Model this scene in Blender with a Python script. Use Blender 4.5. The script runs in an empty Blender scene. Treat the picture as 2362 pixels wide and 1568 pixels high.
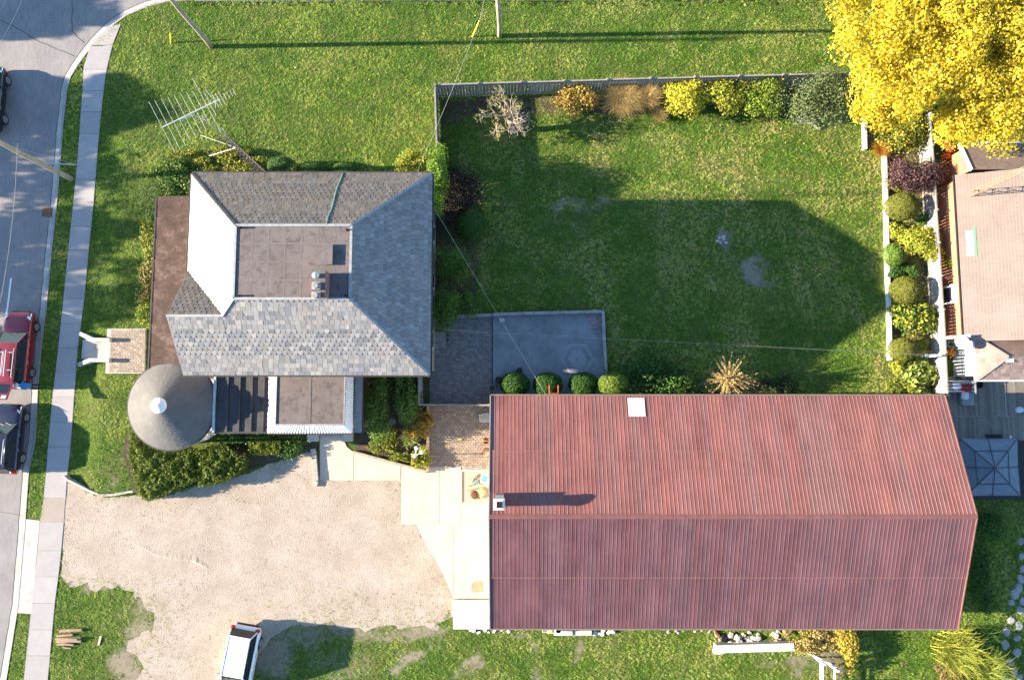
import bpy, bmesh, math, random
import numpy as np
from mathutils import Vector, Matrix, Quaternion

R = math.radians
random.seed(7)
rng = np.random.default_rng(7)
scene = bpy.context.scene
col = scene.collection

# ------------------------------------------------------------------ camera
FOC, CAMH, TILT = 1640.0, 46.0, R(5.26)      # focal length in units of a 2362-wide frame, drone height, tilt
CX, CY = 1181.0, 784.0
cam_d = bpy.data.cameras.new('camera'); cam = bpy.data.objects.new('camera', cam_d); col.objects.link(cam)
cam_d.sensor_fit = 'HORIZONTAL'; cam_d.sensor_width = 36.0; cam_d.lens = 36.0 * FOC / 2362.0
cam_d.clip_start = 0.5; cam_d.clip_end = 2000
cam.location = (0, 0, CAMH); cam.rotation_euler = (TILT, 0, 0)
scene.camera = cam

# ------------------------------------------------------------------ sky and sun
SUN_EL, SUN_PHI = R(16.5), R(0.9)
world = bpy.data.worlds.new('World'); scene.world = world; world.use_nodes = True
wn = world.node_tree.nodes; wl = world.node_tree.links; wn.clear()
sky = wn.new('ShaderNodeTexSky'); sky.sky_type = 'NISHITA'; sky.sun_disc = False
sky.sun_elevation = SUN_EL; sky.sun_rotation = R(270)
sky.air_density = 1.0; sky.dust_density = 0.1; sky.ozone_density = 3.0
bg = wn.new('ShaderNodeBackground'); bg.inputs['Strength'].default_value = 0.086
wo = wn.new('ShaderNodeOutputWorld')
wl.new(sky.outputs[0], bg.inputs[0]); wl.new(bg.outputs[0], wo.inputs[0])
sd = bpy.data.lights.new('sun', 'SUN'); sun = bpy.data.objects.new('sun', sd); col.objects.link(sun)
sd.energy = 5.0; sd.angle = R(0.53); sd.color = (1.0, 0.84, 0.65)
sdir = Vector((math.cos(SUN_EL) * math.cos(SUN_PHI), math.cos(SUN_EL) * math.sin(SUN_PHI), -math.sin(SUN_EL)))
sun.rotation_euler = sdir.to_track_quat('-Z', 'Y').to_euler(); sun.location = (-60, 0, 40)
scene.view_settings.view_transform = 'Standard'; scene.view_settings.look = 'None'
scene.view_settings.exposure = 2.3; scene.view_settings.gamma = 1.0
scene.view_settings.use_curve_mapping = False

# ------------------------------------------------------------------ where a point of the frame lies on the level z
ct, st = math.cos(TILT), math.sin(TILT)
def P(u, v, z=0.0):
    a = (u - CX) / FOC; b = -(v - CY) / FOC
    d = Vector((a, b * ct + st, b * st - ct))
    t = (z - CAMH) / d.z
    return Vector((d.x * t, d.y * t, z))
def PX(u, v, z=0): return P(u, v, z).x
def PY(u, v, z=0): return P(u, v, z).y
def W2(pts): return [tuple(P(u, v)[:2]) for u, v in pts]

def inpoly(x, y, poly):
    x = np.asarray(x, float); y = np.asarray(y, float); r = np.zeros(x.shape, bool)
    n = len(poly); j = n - 1
    for i in range(n):
        xi, yi = poly[i]; xj, yj = poly[j]
        if yi != yj:
            c = ((yi > y) != (yj > y)) & (x < (xj - xi) * (y - yi) / (yj - yi) + xi)
            r ^= c
        j = i
    return r
def sstep(a, b, x):
    t = np.clip((np.asarray(x, float) - a) / (b - a), 0, 1); return t * t * (3 - 2 * t)
_lat = np.random.default_rng(3).random((256, 256))
def vnoise(x, y, s, o=0):
    x = np.asarray(x, float) * s + 37.3 * o + 500; y = np.asarray(y, float) * s + 91.7 * o + 500
    xi = np.floor(x).astype(int); yi = np.floor(y).astype(int); fx = x - xi; fy = y - yi
    fx = fx * fx * (3 - 2 * fx); fy = fy * fy * (3 - 2 * fy)
    g = lambda a, b: _lat[a % 256, b % 256]
    return (g(xi, yi) * (1 - fx) + g(xi + 1, yi) * fx) * (1 - fy) + (g(xi, yi + 1) * (1 - fx) + g(xi + 1, yi + 1) * fx) * fy
def fbm(x, y, s, o=0): return 0.5 * vnoise(x, y, s, o) + 0.3 * vnoise(x, y, s * 2.1, o + 1) + 0.2 * vnoise(x, y, s * 4.3, o + 2)

# ------------------------------------------------------------------ terrain
KERB = [(5, 1600), (13, 1552), (38, 1396), (53, 1222), (62.5, 1089), (78, 1010), (83, 906), (91, 802), (103, 713), (115, 581),
        (128, 464), (134, 390), (142, 286), (151, 208), (159, 177), (182, 141), (216, 96), (250, 62), (289, 34), (338, 13), (390, 0), (450, -3)]
SWL = [(193, 150), (192, 198), (187, 260), (180, 359), (169, 474), (159, 568), (146, 698), (135, 802), (122, 914), (112, 1023), (107, 1089),
       (98, 1183), (92, 1206), (86, 1287), (78, 1357), (57, 1553), (48, 1640)]
SWR = [(279, 57), (260, 104), (245, 167), (236, 234), (224, 365), (217, 464), (206, 568), (194, 698), (180, 802), (172, 906), (164, 1023),
       (156, 1089), (147, 1209), (138, 1313), (130, 1357), (112, 1553), (104, 1640)]
EDGING = [(156, 1096), (165, 1105), (215, 1130), (240, 1140), (270, 1139), (315, 1131), (340, 1148), (440, 1118), (540, 1092), (640, 1058), (725, 1032)]
_swr = W2(SWR); _sy = np.array([p[1] for p in _swr])[::-1]; _sx = np.array([p[0] for p in _swr])[::-1]
_ed = W2(EDGING); _ex = np.array([p[0] for p in _ed]); _ey = np.array([p[1] for p in _ed])
TER = 0.42
def hfun(X, Y):
    X = np.asarray(X, float); Y = np.asarray(Y, float)
    d = X - np.interp(Y, _sy, _sx)
    h = TER * sstep(0.15, 2.2, d) * (1 - sstep(PY(250, 430), PY(250, 230), Y)) * (1 - sstep(PX(470, 800), PX(640, 800), X))
    return np.where(Y < np.interp(X, _ex, _ey), 0.0, h)
def H(x, y): return float(hfun(x, y))
def PG(u, v, dz=0.0):
    p = P(u, v, 0)
    for _ in range(4): p = P(u, v, H(p.x, p.y) + dz)
    return p

# ------------------------------------------------------------------ building helpers
def srgb(r, g, b, k=1.0):
    f = lambda c: (c / 12.92 if c <= 0.04045 else ((c + 0.055) / 1.055) ** 2.4)
    return (f(r / 255) * k, f(g / 255) * k, f(b / 255) * k)

class MB:
    def __init__(s): s.V = []; s.F = []; s.C = []; s.M = []; s.mi = 0; s.c = None
    def add(s, vs, fs):
        n = len(s.V); s.V += [tuple(v) for v in vs]; s.F += [tuple(n + i for i in f) for f in fs]
        s.M += [s.mi] * len(fs)
        s.C += [(s.c or (1, 1, 1))] * len(vs)
        return s
    def face(s, *vs): return s.add(vs, [tuple(range(len(vs)))])
    def box(s, x0, x1, y0, y1, z0, z1):
        return s.add([(x0, y0, z0), (x1, y0, z0), (x1, y1, z0), (x0, y1, z0), (x0, y0, z1), (x1, y0, z1), (x1, y1, z1), (x0, y1, z1)],
                     [(3, 2, 1, 0), (4, 5, 6, 7), (0, 1, 5, 4), (1, 2, 6, 5), (2, 3, 7, 6), (3, 0, 4, 7)])
    def obox(s, c, dx, dy, dz, yaw=0, pitch=0, roll=0):
        m = Matrix.Translation(c) @ Matrix.Rotation(yaw, 4, 'Z') @ Matrix.Rotation(pitch, 4, 'Y') @ Matrix.Rotation(roll, 4, 'X')
        vs = [m @ Vector((sx * dx / 2, sy * dy / 2, sz * dz / 2)) for sz in (-1, 1) for sx, sy in ((-1, -1), (1, -1), (1, 1), (-1, 1))]
        return s.add(vs, [(3, 2, 1, 0), (4, 5, 6, 7), (0, 1, 5, 4), (1, 2, 6, 5), (2, 3, 7, 6), (3, 0, 4, 7)])
    def prism(s, pts, z0, z1):
        n = len(pts); zz0 = z0 if hasattr(z0, '__len__') else [z0] * n; zz1 = z1 if hasattr(z1, '__len__') else [z1] * n
        a = sum(pts[i][0] * pts[(i + 1) % n][1] - pts[(i + 1) % n][0] * pts[i][1] for i in range(n))
        idx = list(range(n)) if a > 0 else list(range(n))[::-1]
        vs = [(pts[i][0], pts[i][1], zz0[i]) for i in idx] + [(pts[i][0], pts[i][1], zz1[i]) for i in idx]
        return s.add(vs, [tuple(range(n))[::-1], tuple(range(n, 2 * n))] + [(i, (i + 1) % n, n + (i + 1) % n, n + i) for i in range(n)])
    def beam(s, p, q, w, h, up=(0, 0, 1)):
        p = Vector(p); q = Vector(q); d = (q - p)
        if d.length < 1e-6: return s
        d.normalize(); u = Vector(up)
        if abs(d.dot(u)) > 0.98: u = Vector((1, 0, 0))
        r = d.cross(u).normalized(); t = r.cross(d)
        vs = []
        for b in (p, q):
            for sr, stt in ((-1, -1), (1, -1), (1, 1), (-1, 1)): vs.append(b + r * sr * w / 2 + t * stt * h / 2)
        return s.add(vs, [(0, 1, 2, 3), (7, 6, 5, 4), (4, 5, 1, 0), (5, 6, 2, 1), (6, 7, 3, 2), (7, 4, 0, 3)])
    def tube(s, pts, rad, n=6, caps=True):
        pts = [Vector(p) for p in pts]; m = len(pts)
        rad = list(rad) if hasattr(rad, '__len__') else [rad] * m
        vs = []; up = None
        for i in range(m):
            d = (pts[min(i + 1, m - 1)] - pts[max(i - 1, 0)]).normalized()
            if up is None: up = Vector((0, 0, 1)) if abs(d.z) < 0.9 else Vector((1, 0, 0))
            r = d.cross(up)
            if r.length < 1e-4: r = d.cross(Vector((0, 1, 0)))
            r.normalize(); t = r.cross(d); up = t
            for k in range(n):
                a = 2 * math.pi * k / n; vs.append(pts[i] + (r * math.cos(a) + t * math.sin(a)) * rad[i])
        fs = [(i * n + k, i * n + (k + 1) % n, (i + 1) * n + (k + 1) % n, (i + 1) * n + k) for i in range(m - 1) for k in range(n)]
        if caps: fs += [tuple(range(n))[::-1], tuple((m - 1) * n + k for k in range(n))]
        return s.add(vs, fs)
    def lathe(s, c, prof, n=20, axis='Z'):
        vs = []
        for r, z in prof:
            for k in range(n):
                a = 2 * math.pi * k / n
                o = (r * math.cos(a), r * math.sin(a), z)
                if axis == 'X': o = (z, o[0], o[1])
                if axis == 'Y': o = (o[0], z, o[1])
                vs.append((c[0] + o[0], c[1] + o[1], c[2] + o[2]))
        m = len(prof)
        fs = [(i * n + k, i * n + (k + 1) % n, (i + 1) * n + (k + 1) % n, (i + 1) * n + k) for i in range(m - 1) for k in range(n)]
        fs += [tuple(range(n))[::-1], tuple((m - 1) * n + k for k in range(n))]
        return s.add(vs, fs)
    def stone(s, c, rx, ry, rz, n=7, seed=None):
        rr = random.Random(seed)
        vs = []
        for lz, k in ((0.0, 0.82), (0.55, 1.0), (1.0, 0.62)):
            for i in range(n):
                a = 2 * math.pi * i / n; q = k * rr.uniform(0.82, 1.12)
                vs.append((c[0] + rx * q * math.cos(a), c[1] + ry * q * math.sin(a), c[2] + rz * (lz + rr.uniform(-0.07, 0.07))))
        fs = [(j * n + i, j * n + (i + 1) % n, (j + 1) * n + (i + 1) % n, (j + 1) * n + i) for j in (0, 1) for i in range(n)]
        fs += [tuple(range(n))[::-1], tuple(range(2 * n, 3 * n))]
        return s.add(vs, fs)
    def mesh(s, name, mats, smooth=False):
        me = bpy.data.meshes.new(name); me.from_pydata(s.V, [], s.F)
        for m in (mats if isinstance(mats, (list, tuple)) else [mats]): me.materials.append(m)
        me.polygons.foreach_set('material_index', s.M)
        if s.c is not None:
            at = me.color_attributes.new('col', 'FLOAT_COLOR', 'POINT')
            at.data.foreach_set('color', np.array([(c[0], c[1], c[2], 1) for c in s.C], np.float32).ravel())
        if smooth: me.polygons.foreach_set('use_smooth', [True] * len(me.polygons))
        me.update(); return me
    def build(s, name, mats, parent=None, smooth=False, bevel=0, kind=None):
        o = link(name, s.mesh(name, mats, smooth), parent)
        if bevel:
            b = o.modifiers.new('bevel', 'BEVEL'); b.width = bevel; b.segments = 2; b.limit_method = 'ANGLE'
        if kind: o['kind'] = kind
        return o

WLOC = {}
def link(name, me, parent=None, matrix=None):
    o = bpy.data.objects.new(name, me); col.objects.link(o)
    if parent is not None: setparent(o, parent)
    if matrix is not None: o.matrix_basis = matrix
    return o
def setparent(o, parent):
    o.parent = parent
    w = WLOC.get(parent.name)
    if w is not None: o.matrix_parent_inverse = Matrix.Translation(-w)
def tag(o, label, cat, group=None):
    o['label'] = label; o['category'] = cat
    if group: o['group'] = group
    return o
def thing(name, label, cat, loc=(0, 0, 0), group=None):
    o = bpy.data.objects.new(name, None); col.objects.link(o); o.location = loc; o.empty_display_size = 0.2
    WLOC[o.name] = Vector(loc)
    return tag(o, label, cat, group)
def struct(o): o['kind'] = 'structure'; return o

def fast_mesh(name, V, F, mat, C=None, smooth=False):
    V = np.asarray(V, np.float32).reshape(-1, 3); F = np.asarray(F, np.int32); k = F.shape[1]
    me = bpy.data.meshes.new(name)
    me.vertices.add(len(V)); me.vertices.foreach_set('co', V.ravel())
    me.loops.add(F.size); me.loops.foreach_set('vertex_index', F.ravel())
    me.polygons.add(len(F)); me.polygons.foreach_set('loop_start', np.arange(0, F.size, k, dtype=np.int32))
    me.polygons.foreach_set('loop_total', np.full(len(F), k, np.int32))
    if smooth: me.polygons.foreach_set('use_smooth', np.ones(len(F), bool))
    me.update(calc_edges=True)
    if C is not None:
        at = me.color_attributes.new('col', 'FLOAT_COLOR', 'POINT')
        c4 = np.ones((len(V), 4), np.float32); c4[:, :3] = C; at.data.foreach_set('color', c4.ravel())
    me.materials.append(mat); return me

# ------------------------------------------------------------------ materials
class NT:
    def __init__(s, name):
        s.m = bpy.data.materials.new(name); s.m.use_nodes = True; s.t = s.m.node_tree; s.t.nodes.clear()
        s.out = s.n('ShaderNodeOutputMaterial'); s.pos = s.n('ShaderNodeNewGeometry').outputs['Position']
    def n(s, t, **kw):
        x = s.t.nodes.new(t)
        for k, v in kw.items(): setattr(x, k, v)
        return x
    def l(s, a, b): s.t.links.new(a, b)
    def noise(s, scale, detail=4, rough=0.6, vec=None, dist=0.0):
        x = s.n('ShaderNodeTexNoise'); x.inputs['Scale'].default_value = scale; x.inputs['Detail'].default_value = detail
        x.inputs['Roughness'].default_value = rough; x.inputs['Distortion'].default_value = dist
        s.l(vec if vec is not None else s.pos, x.inputs['Vector']); return x.outputs['Fac']
    def voro(s, scale, feature='F1', out='Distance', vec=None):
        x = s.n('ShaderNodeTexVoronoi', feature=feature); x.inputs['Scale'].default_value = scale
        s.l(vec if vec is not None else s.pos, x.inputs['Vector']); return x.outputs[out]
    def ramp(s, fac, stops):
        x = s.n('ShaderNodeValToRGB'); e = x.color_ramp.elements
        while len(e) > 1: e.remove(e[-1])
        for i, (p, c) in enumerate(stops):
            k = e[0] if i == 0 else e.new(p)
            k.position = p; k.color = (c[0], c[1], c[2], 1) if hasattr(c, '__len__') else (c, c, c, 1)
        s.l(fac, x.inputs[0]); return x.outputs[0]
    def mix(s, fac, a, b, mode='MIX'):
        x = s.n('ShaderNodeMix', data_type='RGBA', blend_type=mode)
        for sock, val in ((x.inputs[0], fac), (x.inputs[6], a), (x.inputs[7], b)):
            if hasattr(val, 'is_output'): s.l(val, sock)
            elif hasattr(val, '__len__'): sock.default_value = (*val[:3], 1)
            else: sock.default_value = val
        return x.outputs[2]
    def math(s, op, a, b=0.0):
        x = s.n('ShaderNodeMath', operation=op)
        for sock, val in ((x.inputs[0], a), (x.inputs[1], b)):
            if hasattr(val, 'is_output'): s.l(val, sock)
            else: sock.default_value = val
        return x.outputs[0]
    def scaled(s, v):
        x = s.n('ShaderNodeVectorMath', operation='MULTIPLY'); s.l(s.pos, x.inputs[0]); x.inputs[1].default_value = v; return x.outputs[0]
    def attr(s, name='col', out='Color'):
        x = s.n('ShaderNodeAttribute'); x.attribute_name = name; return x.outputs[out]
    def bump(s, h, strength=0.4, dist=0.02):
        x = s.n('ShaderNodeBump'); x.inputs['Strength'].default_value = strength; x.inputs['Distance'].default_value = dist
        s.l(h, x.inputs['Height']); return x.outputs[0]
    def bsdf(s, color, rough=0.8, metal=0.0, normal=None, spec=0.3, trans=None, coat=0.0):
        b = s.n('ShaderNodeBsdfPrincipled')
        for nm, val in (('Base Color', color), ('Roughness', rough), ('Metallic', metal), ('Specular IOR Level', spec)):
            if hasattr(val, 'is_output'): s.l(val, b.inputs[nm])
            elif hasattr(val, '__len__'): b.inputs[nm].default_value = (*val[:3], 1)
            else: b.inputs[nm].default_value = val
        b.inputs['Coat Weight'].default_value = coat; b.inputs['Coat Roughness'].default_value = 0.05
        if normal is not None: s.l(normal, b.inputs['Normal'])
        if trans:
            t = s.n('ShaderNodeBsdfTranslucent'); s.l(color, t.inputs[0]) if hasattr(color, 'is_output') else None
            mx = s.n('ShaderNodeMixShader'); mx.inputs[0].default_value = trans
            s.l(b.outputs[0], mx.inputs[1]); s.l(t.outputs[0], mx.inputs[2]); s.l(mx.outputs[0], s.out.inputs[0])
        else: s.l(b.outputs[0], s.out.inputs[0])
        return s.m

def plain(name, c, rough=0.7, metal=0.0, var=0.18, scale=3.0, fine=40.0, bump=0.15, spec=0.3, dirt=None, dist=0.01):
    t = NT(name)
    a = t.noise(scale, 5, 0.65); b = t.noise(fine, 3, 0.6)
    f = t.math('ADD', t.math('MULTIPLY', a, 0.7), t.math('MULTIPLY', b, 0.3))
    lo = tuple(x * (1 - var * 2) for x in c); hi = tuple(min(1, x * (1 + var * 2)) for x in c)
    cc = t.ramp(f, [(0.25, lo), (0.75, hi)])
    if dirt: cc = t.mix(t.ramp(t.noise(scale * 0.6, 6, 0.7), [(0.5, 0.0), (0.68, 1.0)]), cc, dirt)
    return t.bsdf(cc, rough, metal, t.bump(b, bump, dist) if bump else None, spec)
def varmat(name, src, rough=0.75, var=0.25, scale=6, fine=60, bump=0.3, spec=0.3, metal=0):
    """colour comes from the piece itself (vertex or object colour), grain from noise"""
    t = NT(name)
    c = t.attr() if src == 'attr' else t.n('ShaderNodeObjectInfo').outputs['Color']
    a = t.noise(scale, 5, 0.65); b = t.noise(fine, 3, 0.6)
    f = t.math('ADD', t.math('MULTIPLY', a, 0.6), t.math('MULTIPLY', b, 0.4))
    g = t.ramp(f, [(0.25, 1 - var), (0.75, 1 + var)])
    cc = t.mix(1.0, c, g, 'MULTIPLY')
    return t.bsdf(cc, rough, metal, t.bump(b, bump, 0.008) if bump else None, spec)
def leafmat(name, trans=0.3, rough=0.55):
    t = NT(name); return t.bsdf(t.attr(), rough, 0, None, 0.25, trans)

M_leaf = leafmat('leaf'); M_grass = leafmat('grass_blade', 0.35, 0.6)
M_bark = plain('bark', (0.16, 0.12, 0.085), 0.9, scale=6, bump=0.5)
M_birch = plain('pale_bark', (0.42, 0.37, 0.30), 0.9, scale=9, bump=0.5)
M_twig = plain('twig', (0.20, 0.15, 0.09), 0.9)
M_conc = plain('concrete', (0.44, 0.42, 0.39), 0.9, var=0.12, scale=1.3, fine=70, dirt=(0.30, 0.28, 0.25))
M_concd = plain('old_concrete', (0.30, 0.29, 0.275), 0.9, var=0.2, scale=1.6, fine=60, dirt=(0.16, 0.15, 0.14))
M_concw = plain('pale_concrete', (0.60, 0.58, 0.54), 0.85, var=0.1, scale=2, fine=60, dirt=(0.42, 0.40, 0.37))
M_white = plain('white_paint', (0.74, 0.74, 0.73), 0.5, var=0.06, bump=0.03)
M_wood = varmat('weathered_wood', 'obj', 0.9, 0.3, 5, 80, 0.4)
M_woodg = plain('grey_wood', (0.27, 0.25, 0.22), 0.9, var=0.22, scale=4, fine=60, bump=0.3)
M_timber = plain('timber', (0.36, 0.29, 0.20), 0.9, var=0.2, scale=3, fine=50, bump=0.3)
M_pole = plain('pole_wood', (0.34, 0.30, 0.22), 0.9, var=0.25, scale=2, fine=30, bump=0.4)
M_metal = plain('galvanised', (0.55, 0.56, 0.56), 0.4, 0.85, var=0.12)
M_dark = plain('dark_metal', (0.03, 0.03, 0.03), 0.5, 0.3)
M_black = plain('black', (0.012, 0.012, 0.012), 0.6)
M_rust = plain('rusty_steel', (0.34, 0.16, 0.08), 0.7, 0.2, var=0.25)
M_wire = plain('wire', (0.35, 0.35, 0.34), 0.5, 0.3)
M_brick = plain('brickwork', (0.36, 0.15, 0.08), 0.9, var=0.25, scale=4)
M_siding = plain('white_siding', (0.72, 0.72, 0.70), 0.6, var=0.05)
M_glass = NT('glass'); M_glass = M_glass.bsdf((0.015, 0.02, 0.025), 0.06, 0, None, 0.6)
M_soil = plain('soil', (0.085, 0.062, 0.042), 0.95, var=0.35, scale=3, fine=30, bump=0.8, dist=0.04)
M_yellow = plain('yellow_plastic', (0.75, 0.55, 0.05), 0.5, var=0.05)
M_redp = plain('red_paint', (0.45, 0.07, 0.04), 0.5)

# ================================================================== ground
from mathutils.geometry import tessellate_polygon
def flat(name, pts, z, mat, parent=None, zf=None):
    tri = tessellate_polygon([[Vector((p[0], p[1], 0)) for p in pts]])
    vs = [(p[0], p[1], (zf(p[0], p[1]) if zf else 0) + z) for p in pts]
    me = bpy.data.meshes.new(name)
    fs = []
    for a, b, c in tri:
        n = (vs[b][0] - vs[a][0]) * (vs[c][1] - vs[a][1]) - (vs[b][1] - vs[a][1]) * (vs[c][0] - vs[a][0])
        fs.append((a, b, c) if n > 0 else (a, c, b))
    me.from_pydata(vs, [], fs); me.materials.append(mat); me.update()
    return link(name, me, parent)
def offset(pts, d):
    """shift a polyline sideways (positive = to its right)"""
    out = []
    for i, p in enumerate(pts):
        a = pts[max(i - 1, 0)]; b = pts[min(i + 1, len(pts) - 1)]
        t = Vector((b[0] - a[0], b[1] - a[1])).normalized(); out.append((p[0] + t.y * d, p[1] - t.x * d))
    return out
def densify(pts, step):
    out = []
    for i in range(len(pts) - 1):
        a = Vector(pts[i]); b = Vector(pts[i + 1]); n = max(1, int((b - a).length / step))
        out += [tuple(a.lerp(b, k / n)) for k in range(n)]
    return out + [tuple(pts[-1])]
def strip(name, pa, pb, za, zb, mat, parent=None):
    m = MB(); n = min(len(pa), len(pb))
    m.add([(p[0], p[1], za) for p in pa[:n]] + [(p[0], p[1], zb) for p in pb[:n]],
          [(i, i + 1, n + i + 1, n + i) for i in range(n - 1)])
    o = m.build(name, mat, parent)
    return o
def ribbon(name, pts, w, z, mat, parent=None):
    a = offset(pts, w / 2); b = offset(pts, -w / 2)
    m = MB(); n = len(a)
    m.add([(p[0], p[1], z) for p in a] + [(p[0], p[1], z) for p in b], [(i, i + 1, n + i + 1, n + i) for i in range(n - 1)])
    return m.build(name, mat, parent)

# lawn soil and thatch
t = NT('lawn_soil')
big = t.noise(0.35, 4, 0.6); mid = t.noise(2.6, 5, 0.65); fin = t.noise(26, 4, 0.7)
g = t.ramp(mid, [(0.3, (0.045, 0.090, 0.012)), (0.5, (0.065, 0.120, 0.016)), (0.72, (0.100, 0.140, 0.026))])
g = t.mix(t.ramp(big, [(0.45, 0.0), (0.7, 0.55)]), g, (0.14, 0.13, 0.05))
g = t.mix(1.0, g, t.ramp(fin, [(0.3, 0.55), (0.7, 1.35)]), 'MULTIPLY')
bare = t.attr('bare', 'Fac')
bn = t.math('ADD', bare, t.math('MULTIPLY', t.math('SUBTRACT', t.noise(3.4, 6, 0.75), 0.5), 2.0))
dirt = t.mix(t.noise(9, 4), (0.20, 0.165, 0.125), (0.31, 0.265, 0.21))
g = t.mix(t.ramp(bn, [(0.38, 0.0), (0.95, 0.9)]), g, dirt)
M_lawn = t.bsdf(g, 0.95, 0, t.bump(fin, 0.9, 0.05), 0.1)

BARE = [(1300, 478, 46, 22, .8), (1385, 474, 42, 20, .85), (1345, 492, 50, 12, .7), (1745, 615, 48, 62, 1.0), (1668, 556, 26, 22, .9), (1780, 640, 30, 26, .6), (1850, 560, 25, 30, .35),
        (1095, 1541, 34, 26, .95), (1205, 1500, 16, 26, .9), (1236, 1545, 26, 16, .9), (1334, 1500, 9, 60, .85), (925, 1522, 62, 34, .95),
        (1000, 1480, 40, 26, .6), (1070, 1560, 50, 16, .7), (780, 1530, 130, 60, .55), (700, 1470, 110, 45, .75), (880, 1462, 120, 22, .75), (1760, 1535, 40, 26, .6),
        (1830, 1520, 60, 60, .75), (1900, 1500, 60, 60, .9), (1180, 1468, 60, 14, .7), (1400, 1475, 130, 12, .5), (300, 1545, 60, 70, .95), (335, 1480, 70, 70, .95), (345, 1400, 60, 60, .9), (250, 1345, 130, 26, .9), (290, 1420, 60, 60, .5), (620, 1500, 90, 90, .9), (760, 1440, 180, 30, .9), (960, 1440, 100, 30, .9),
        (1390, 690, 330, 60, .12), (1480, 360, 70, 50, .32), (1800, 400, 110, 60, .3), (245, 960, 30, 60, .35), (262, 1090, 28, 34, .5), (205, 640, 14, 50, .3),
        (560, 385, 240, 16, .3), (1090, 240, 60, 40, .35), (1290, 520, 90, 20, .5), (1330, 545, 60, 16, .4), (1700, 590, 50, 60, .45)]
_bw = []
for u, v, ru, rv, s_ in BARE:
    p = P(u, v); q = P(u + ru, v + rv); _bw.append((p.x, p.y, abs(q.x - p.x), abs(q.y - p.y), s_))
def bareness(X, Y):
    b = np.zeros(np.shape(X)); X, Y = X + 2.4 * (fbm(X, Y, .55, 31) - .5) + .9 * (fbm(X, Y, 1.9, 33) - .5), Y + 2.4 * (fbm(X, Y, .55, 37) - .5) + .9 * (fbm(X, Y, 1.9, 39) - .5)
    for x, y, rx, ry, s_ in _bw:
        d = np.sqrt(((X - x) / rx) ** 2 + ((Y - y) / ry) ** 2); b = np.maximum(b, s_ * (1 - sstep(0.2, 1.3, d)))
    return b

GX0, GX1 = PX(-20, 784), PX(2700, 784); GY0, GY1 = PY(1181, 1760), PY(1181, -2)
xs = np.arange(PX(40, 1500), GX1, 0.3); ys = np.arange(GY0, GY1, 0.3)
XX, YY = np.meshgrid(xs, ys, indexing='ij'); HH = hfun(XX, YY)
kerb_w = W2(KERB)
road_poly = kerb_w + W2([(2900, -12), (2900, -420), (-420, -420), (-420, 1900), (-40, 1900)])
inside = ~inpoly(XX, YY, offset(kerb_w, 0.5) + W2([(2900, 3), (2900, -420), (-420, -420), (-420, 1900), (-40, 1900)]))
swc = np.array([((a[0] + b[0]) / 2, (a[1] + b[1]) / 2) for a, b in zip(W2(SWL), W2(SWR))])
sw_mid = np.interp(YY, swc[::-1, 1], swc[::-1, 0])
inside &= (XX > sw_mid) | (YY > swc[0, 1])
nx, ny = XX.shape; idx = np.arange(nx * ny).reshape(nx, ny)
cell = inside[:-1, :-1] & inside[1:, :-1] & inside[1:, 1:] & inside[:-1, 1:]
Fq = np.stack([idx[:-1, :-1], idx[1:, :-1], idx[1:, 1:], idx[:-1, 1:]], -1)[cell]
Vq = np.stack([XX, YY, HH], -1).reshape(-1, 3)
used = np.unique(Fq); remap = np.zeros(nx * ny, int); remap[used] = np.arange(len(used))
me = fast_mesh('lawn', Vq[used], remap[Fq], M_lawn, smooth=True)
at = me.attributes.new('bare', 'FLOAT', 'POINT'); at.data.foreach_set('value', bareness(Vq[used][:, 0], Vq[used][:, 1]).astype(np.float32))
struct(link('lawn', me))
# everything beyond the lot
m = MB(); m.face((-400, -400, -0.35), (400, -400, -0.35), (400, 400, -0.35), (-400, 400, -0.35)); struct(m.build('ground', M_lawn))
# verge between kerb and sidewalk, and the rounded street corner
kr = offset(kerb_w, 0.15)
n0 = 17
kv = densify(kr, 0.6)
sl = W2(SWL); slx = lambda y: np.interp(y, [p[1] for p in sl][::-1], [p[0] for p in sl][::-1])
va = [p for p in kv if sl[-1][1] <= p[1] <= PY(170, 150)]
vb = [(float(slx(p[1])) + 0.1, p[1]) for p in va]
struct(strip('verge', va, vb, 0.0, 0.0, M_lawn))
ca = [p for p in kv if p[1] > PY(200, 160)]; cb = offset(ca, 1.3)
struct(strip('corner_verge', ca, cb, 0.005, 0.005, M_lawn))

# road
t = NT('asphalt')
a1 = t.noise(0.5, 5, 0.65); a2 = t.noise(18, 5, 0.8); a3 = t.noise(6, 5, 0.7, vec=t.scaled((1, 0.25, 1)))
c = t.ramp(a1, [(0.3, (0.205, 0.195, 0.190)), (0.7, (0.27, 0.255, 0.245))])
c = t.mix(1.0, c, t.ramp(a2, [(0.3, 0.82), (0.7, 1.18)]), 'MULTIPLY'); c = t.mix(1.0, c, t.ramp(a3, [(0.3, 0.88), (0.7, 1.1)]), 'MULTIPLY')
M_asph = t.bsdf(c, 0.9, 0, t.bump(a2, 0.3, 0.01), 0.2)
M_crack = plain('crack', (0.06, 0.055, 0.05), 0.95)
road = struct(flat('road', road_poly, -0.12, M_asph))
gut = strip('gutter', kerb_w[:-1], offset(kerb_w, -0.37)[:-1], -0.114, -0.114, M_conc, road)
kk = densify(kerb_w, 0.5); gl = [(x + random.uniform(-.02, .02), y) for x, y in densify(offset(kerb_w, -0.37), 0.3)]
ribbon('gutter_joint', gl, 0.035, -0.109, M_crack, road)
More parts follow.
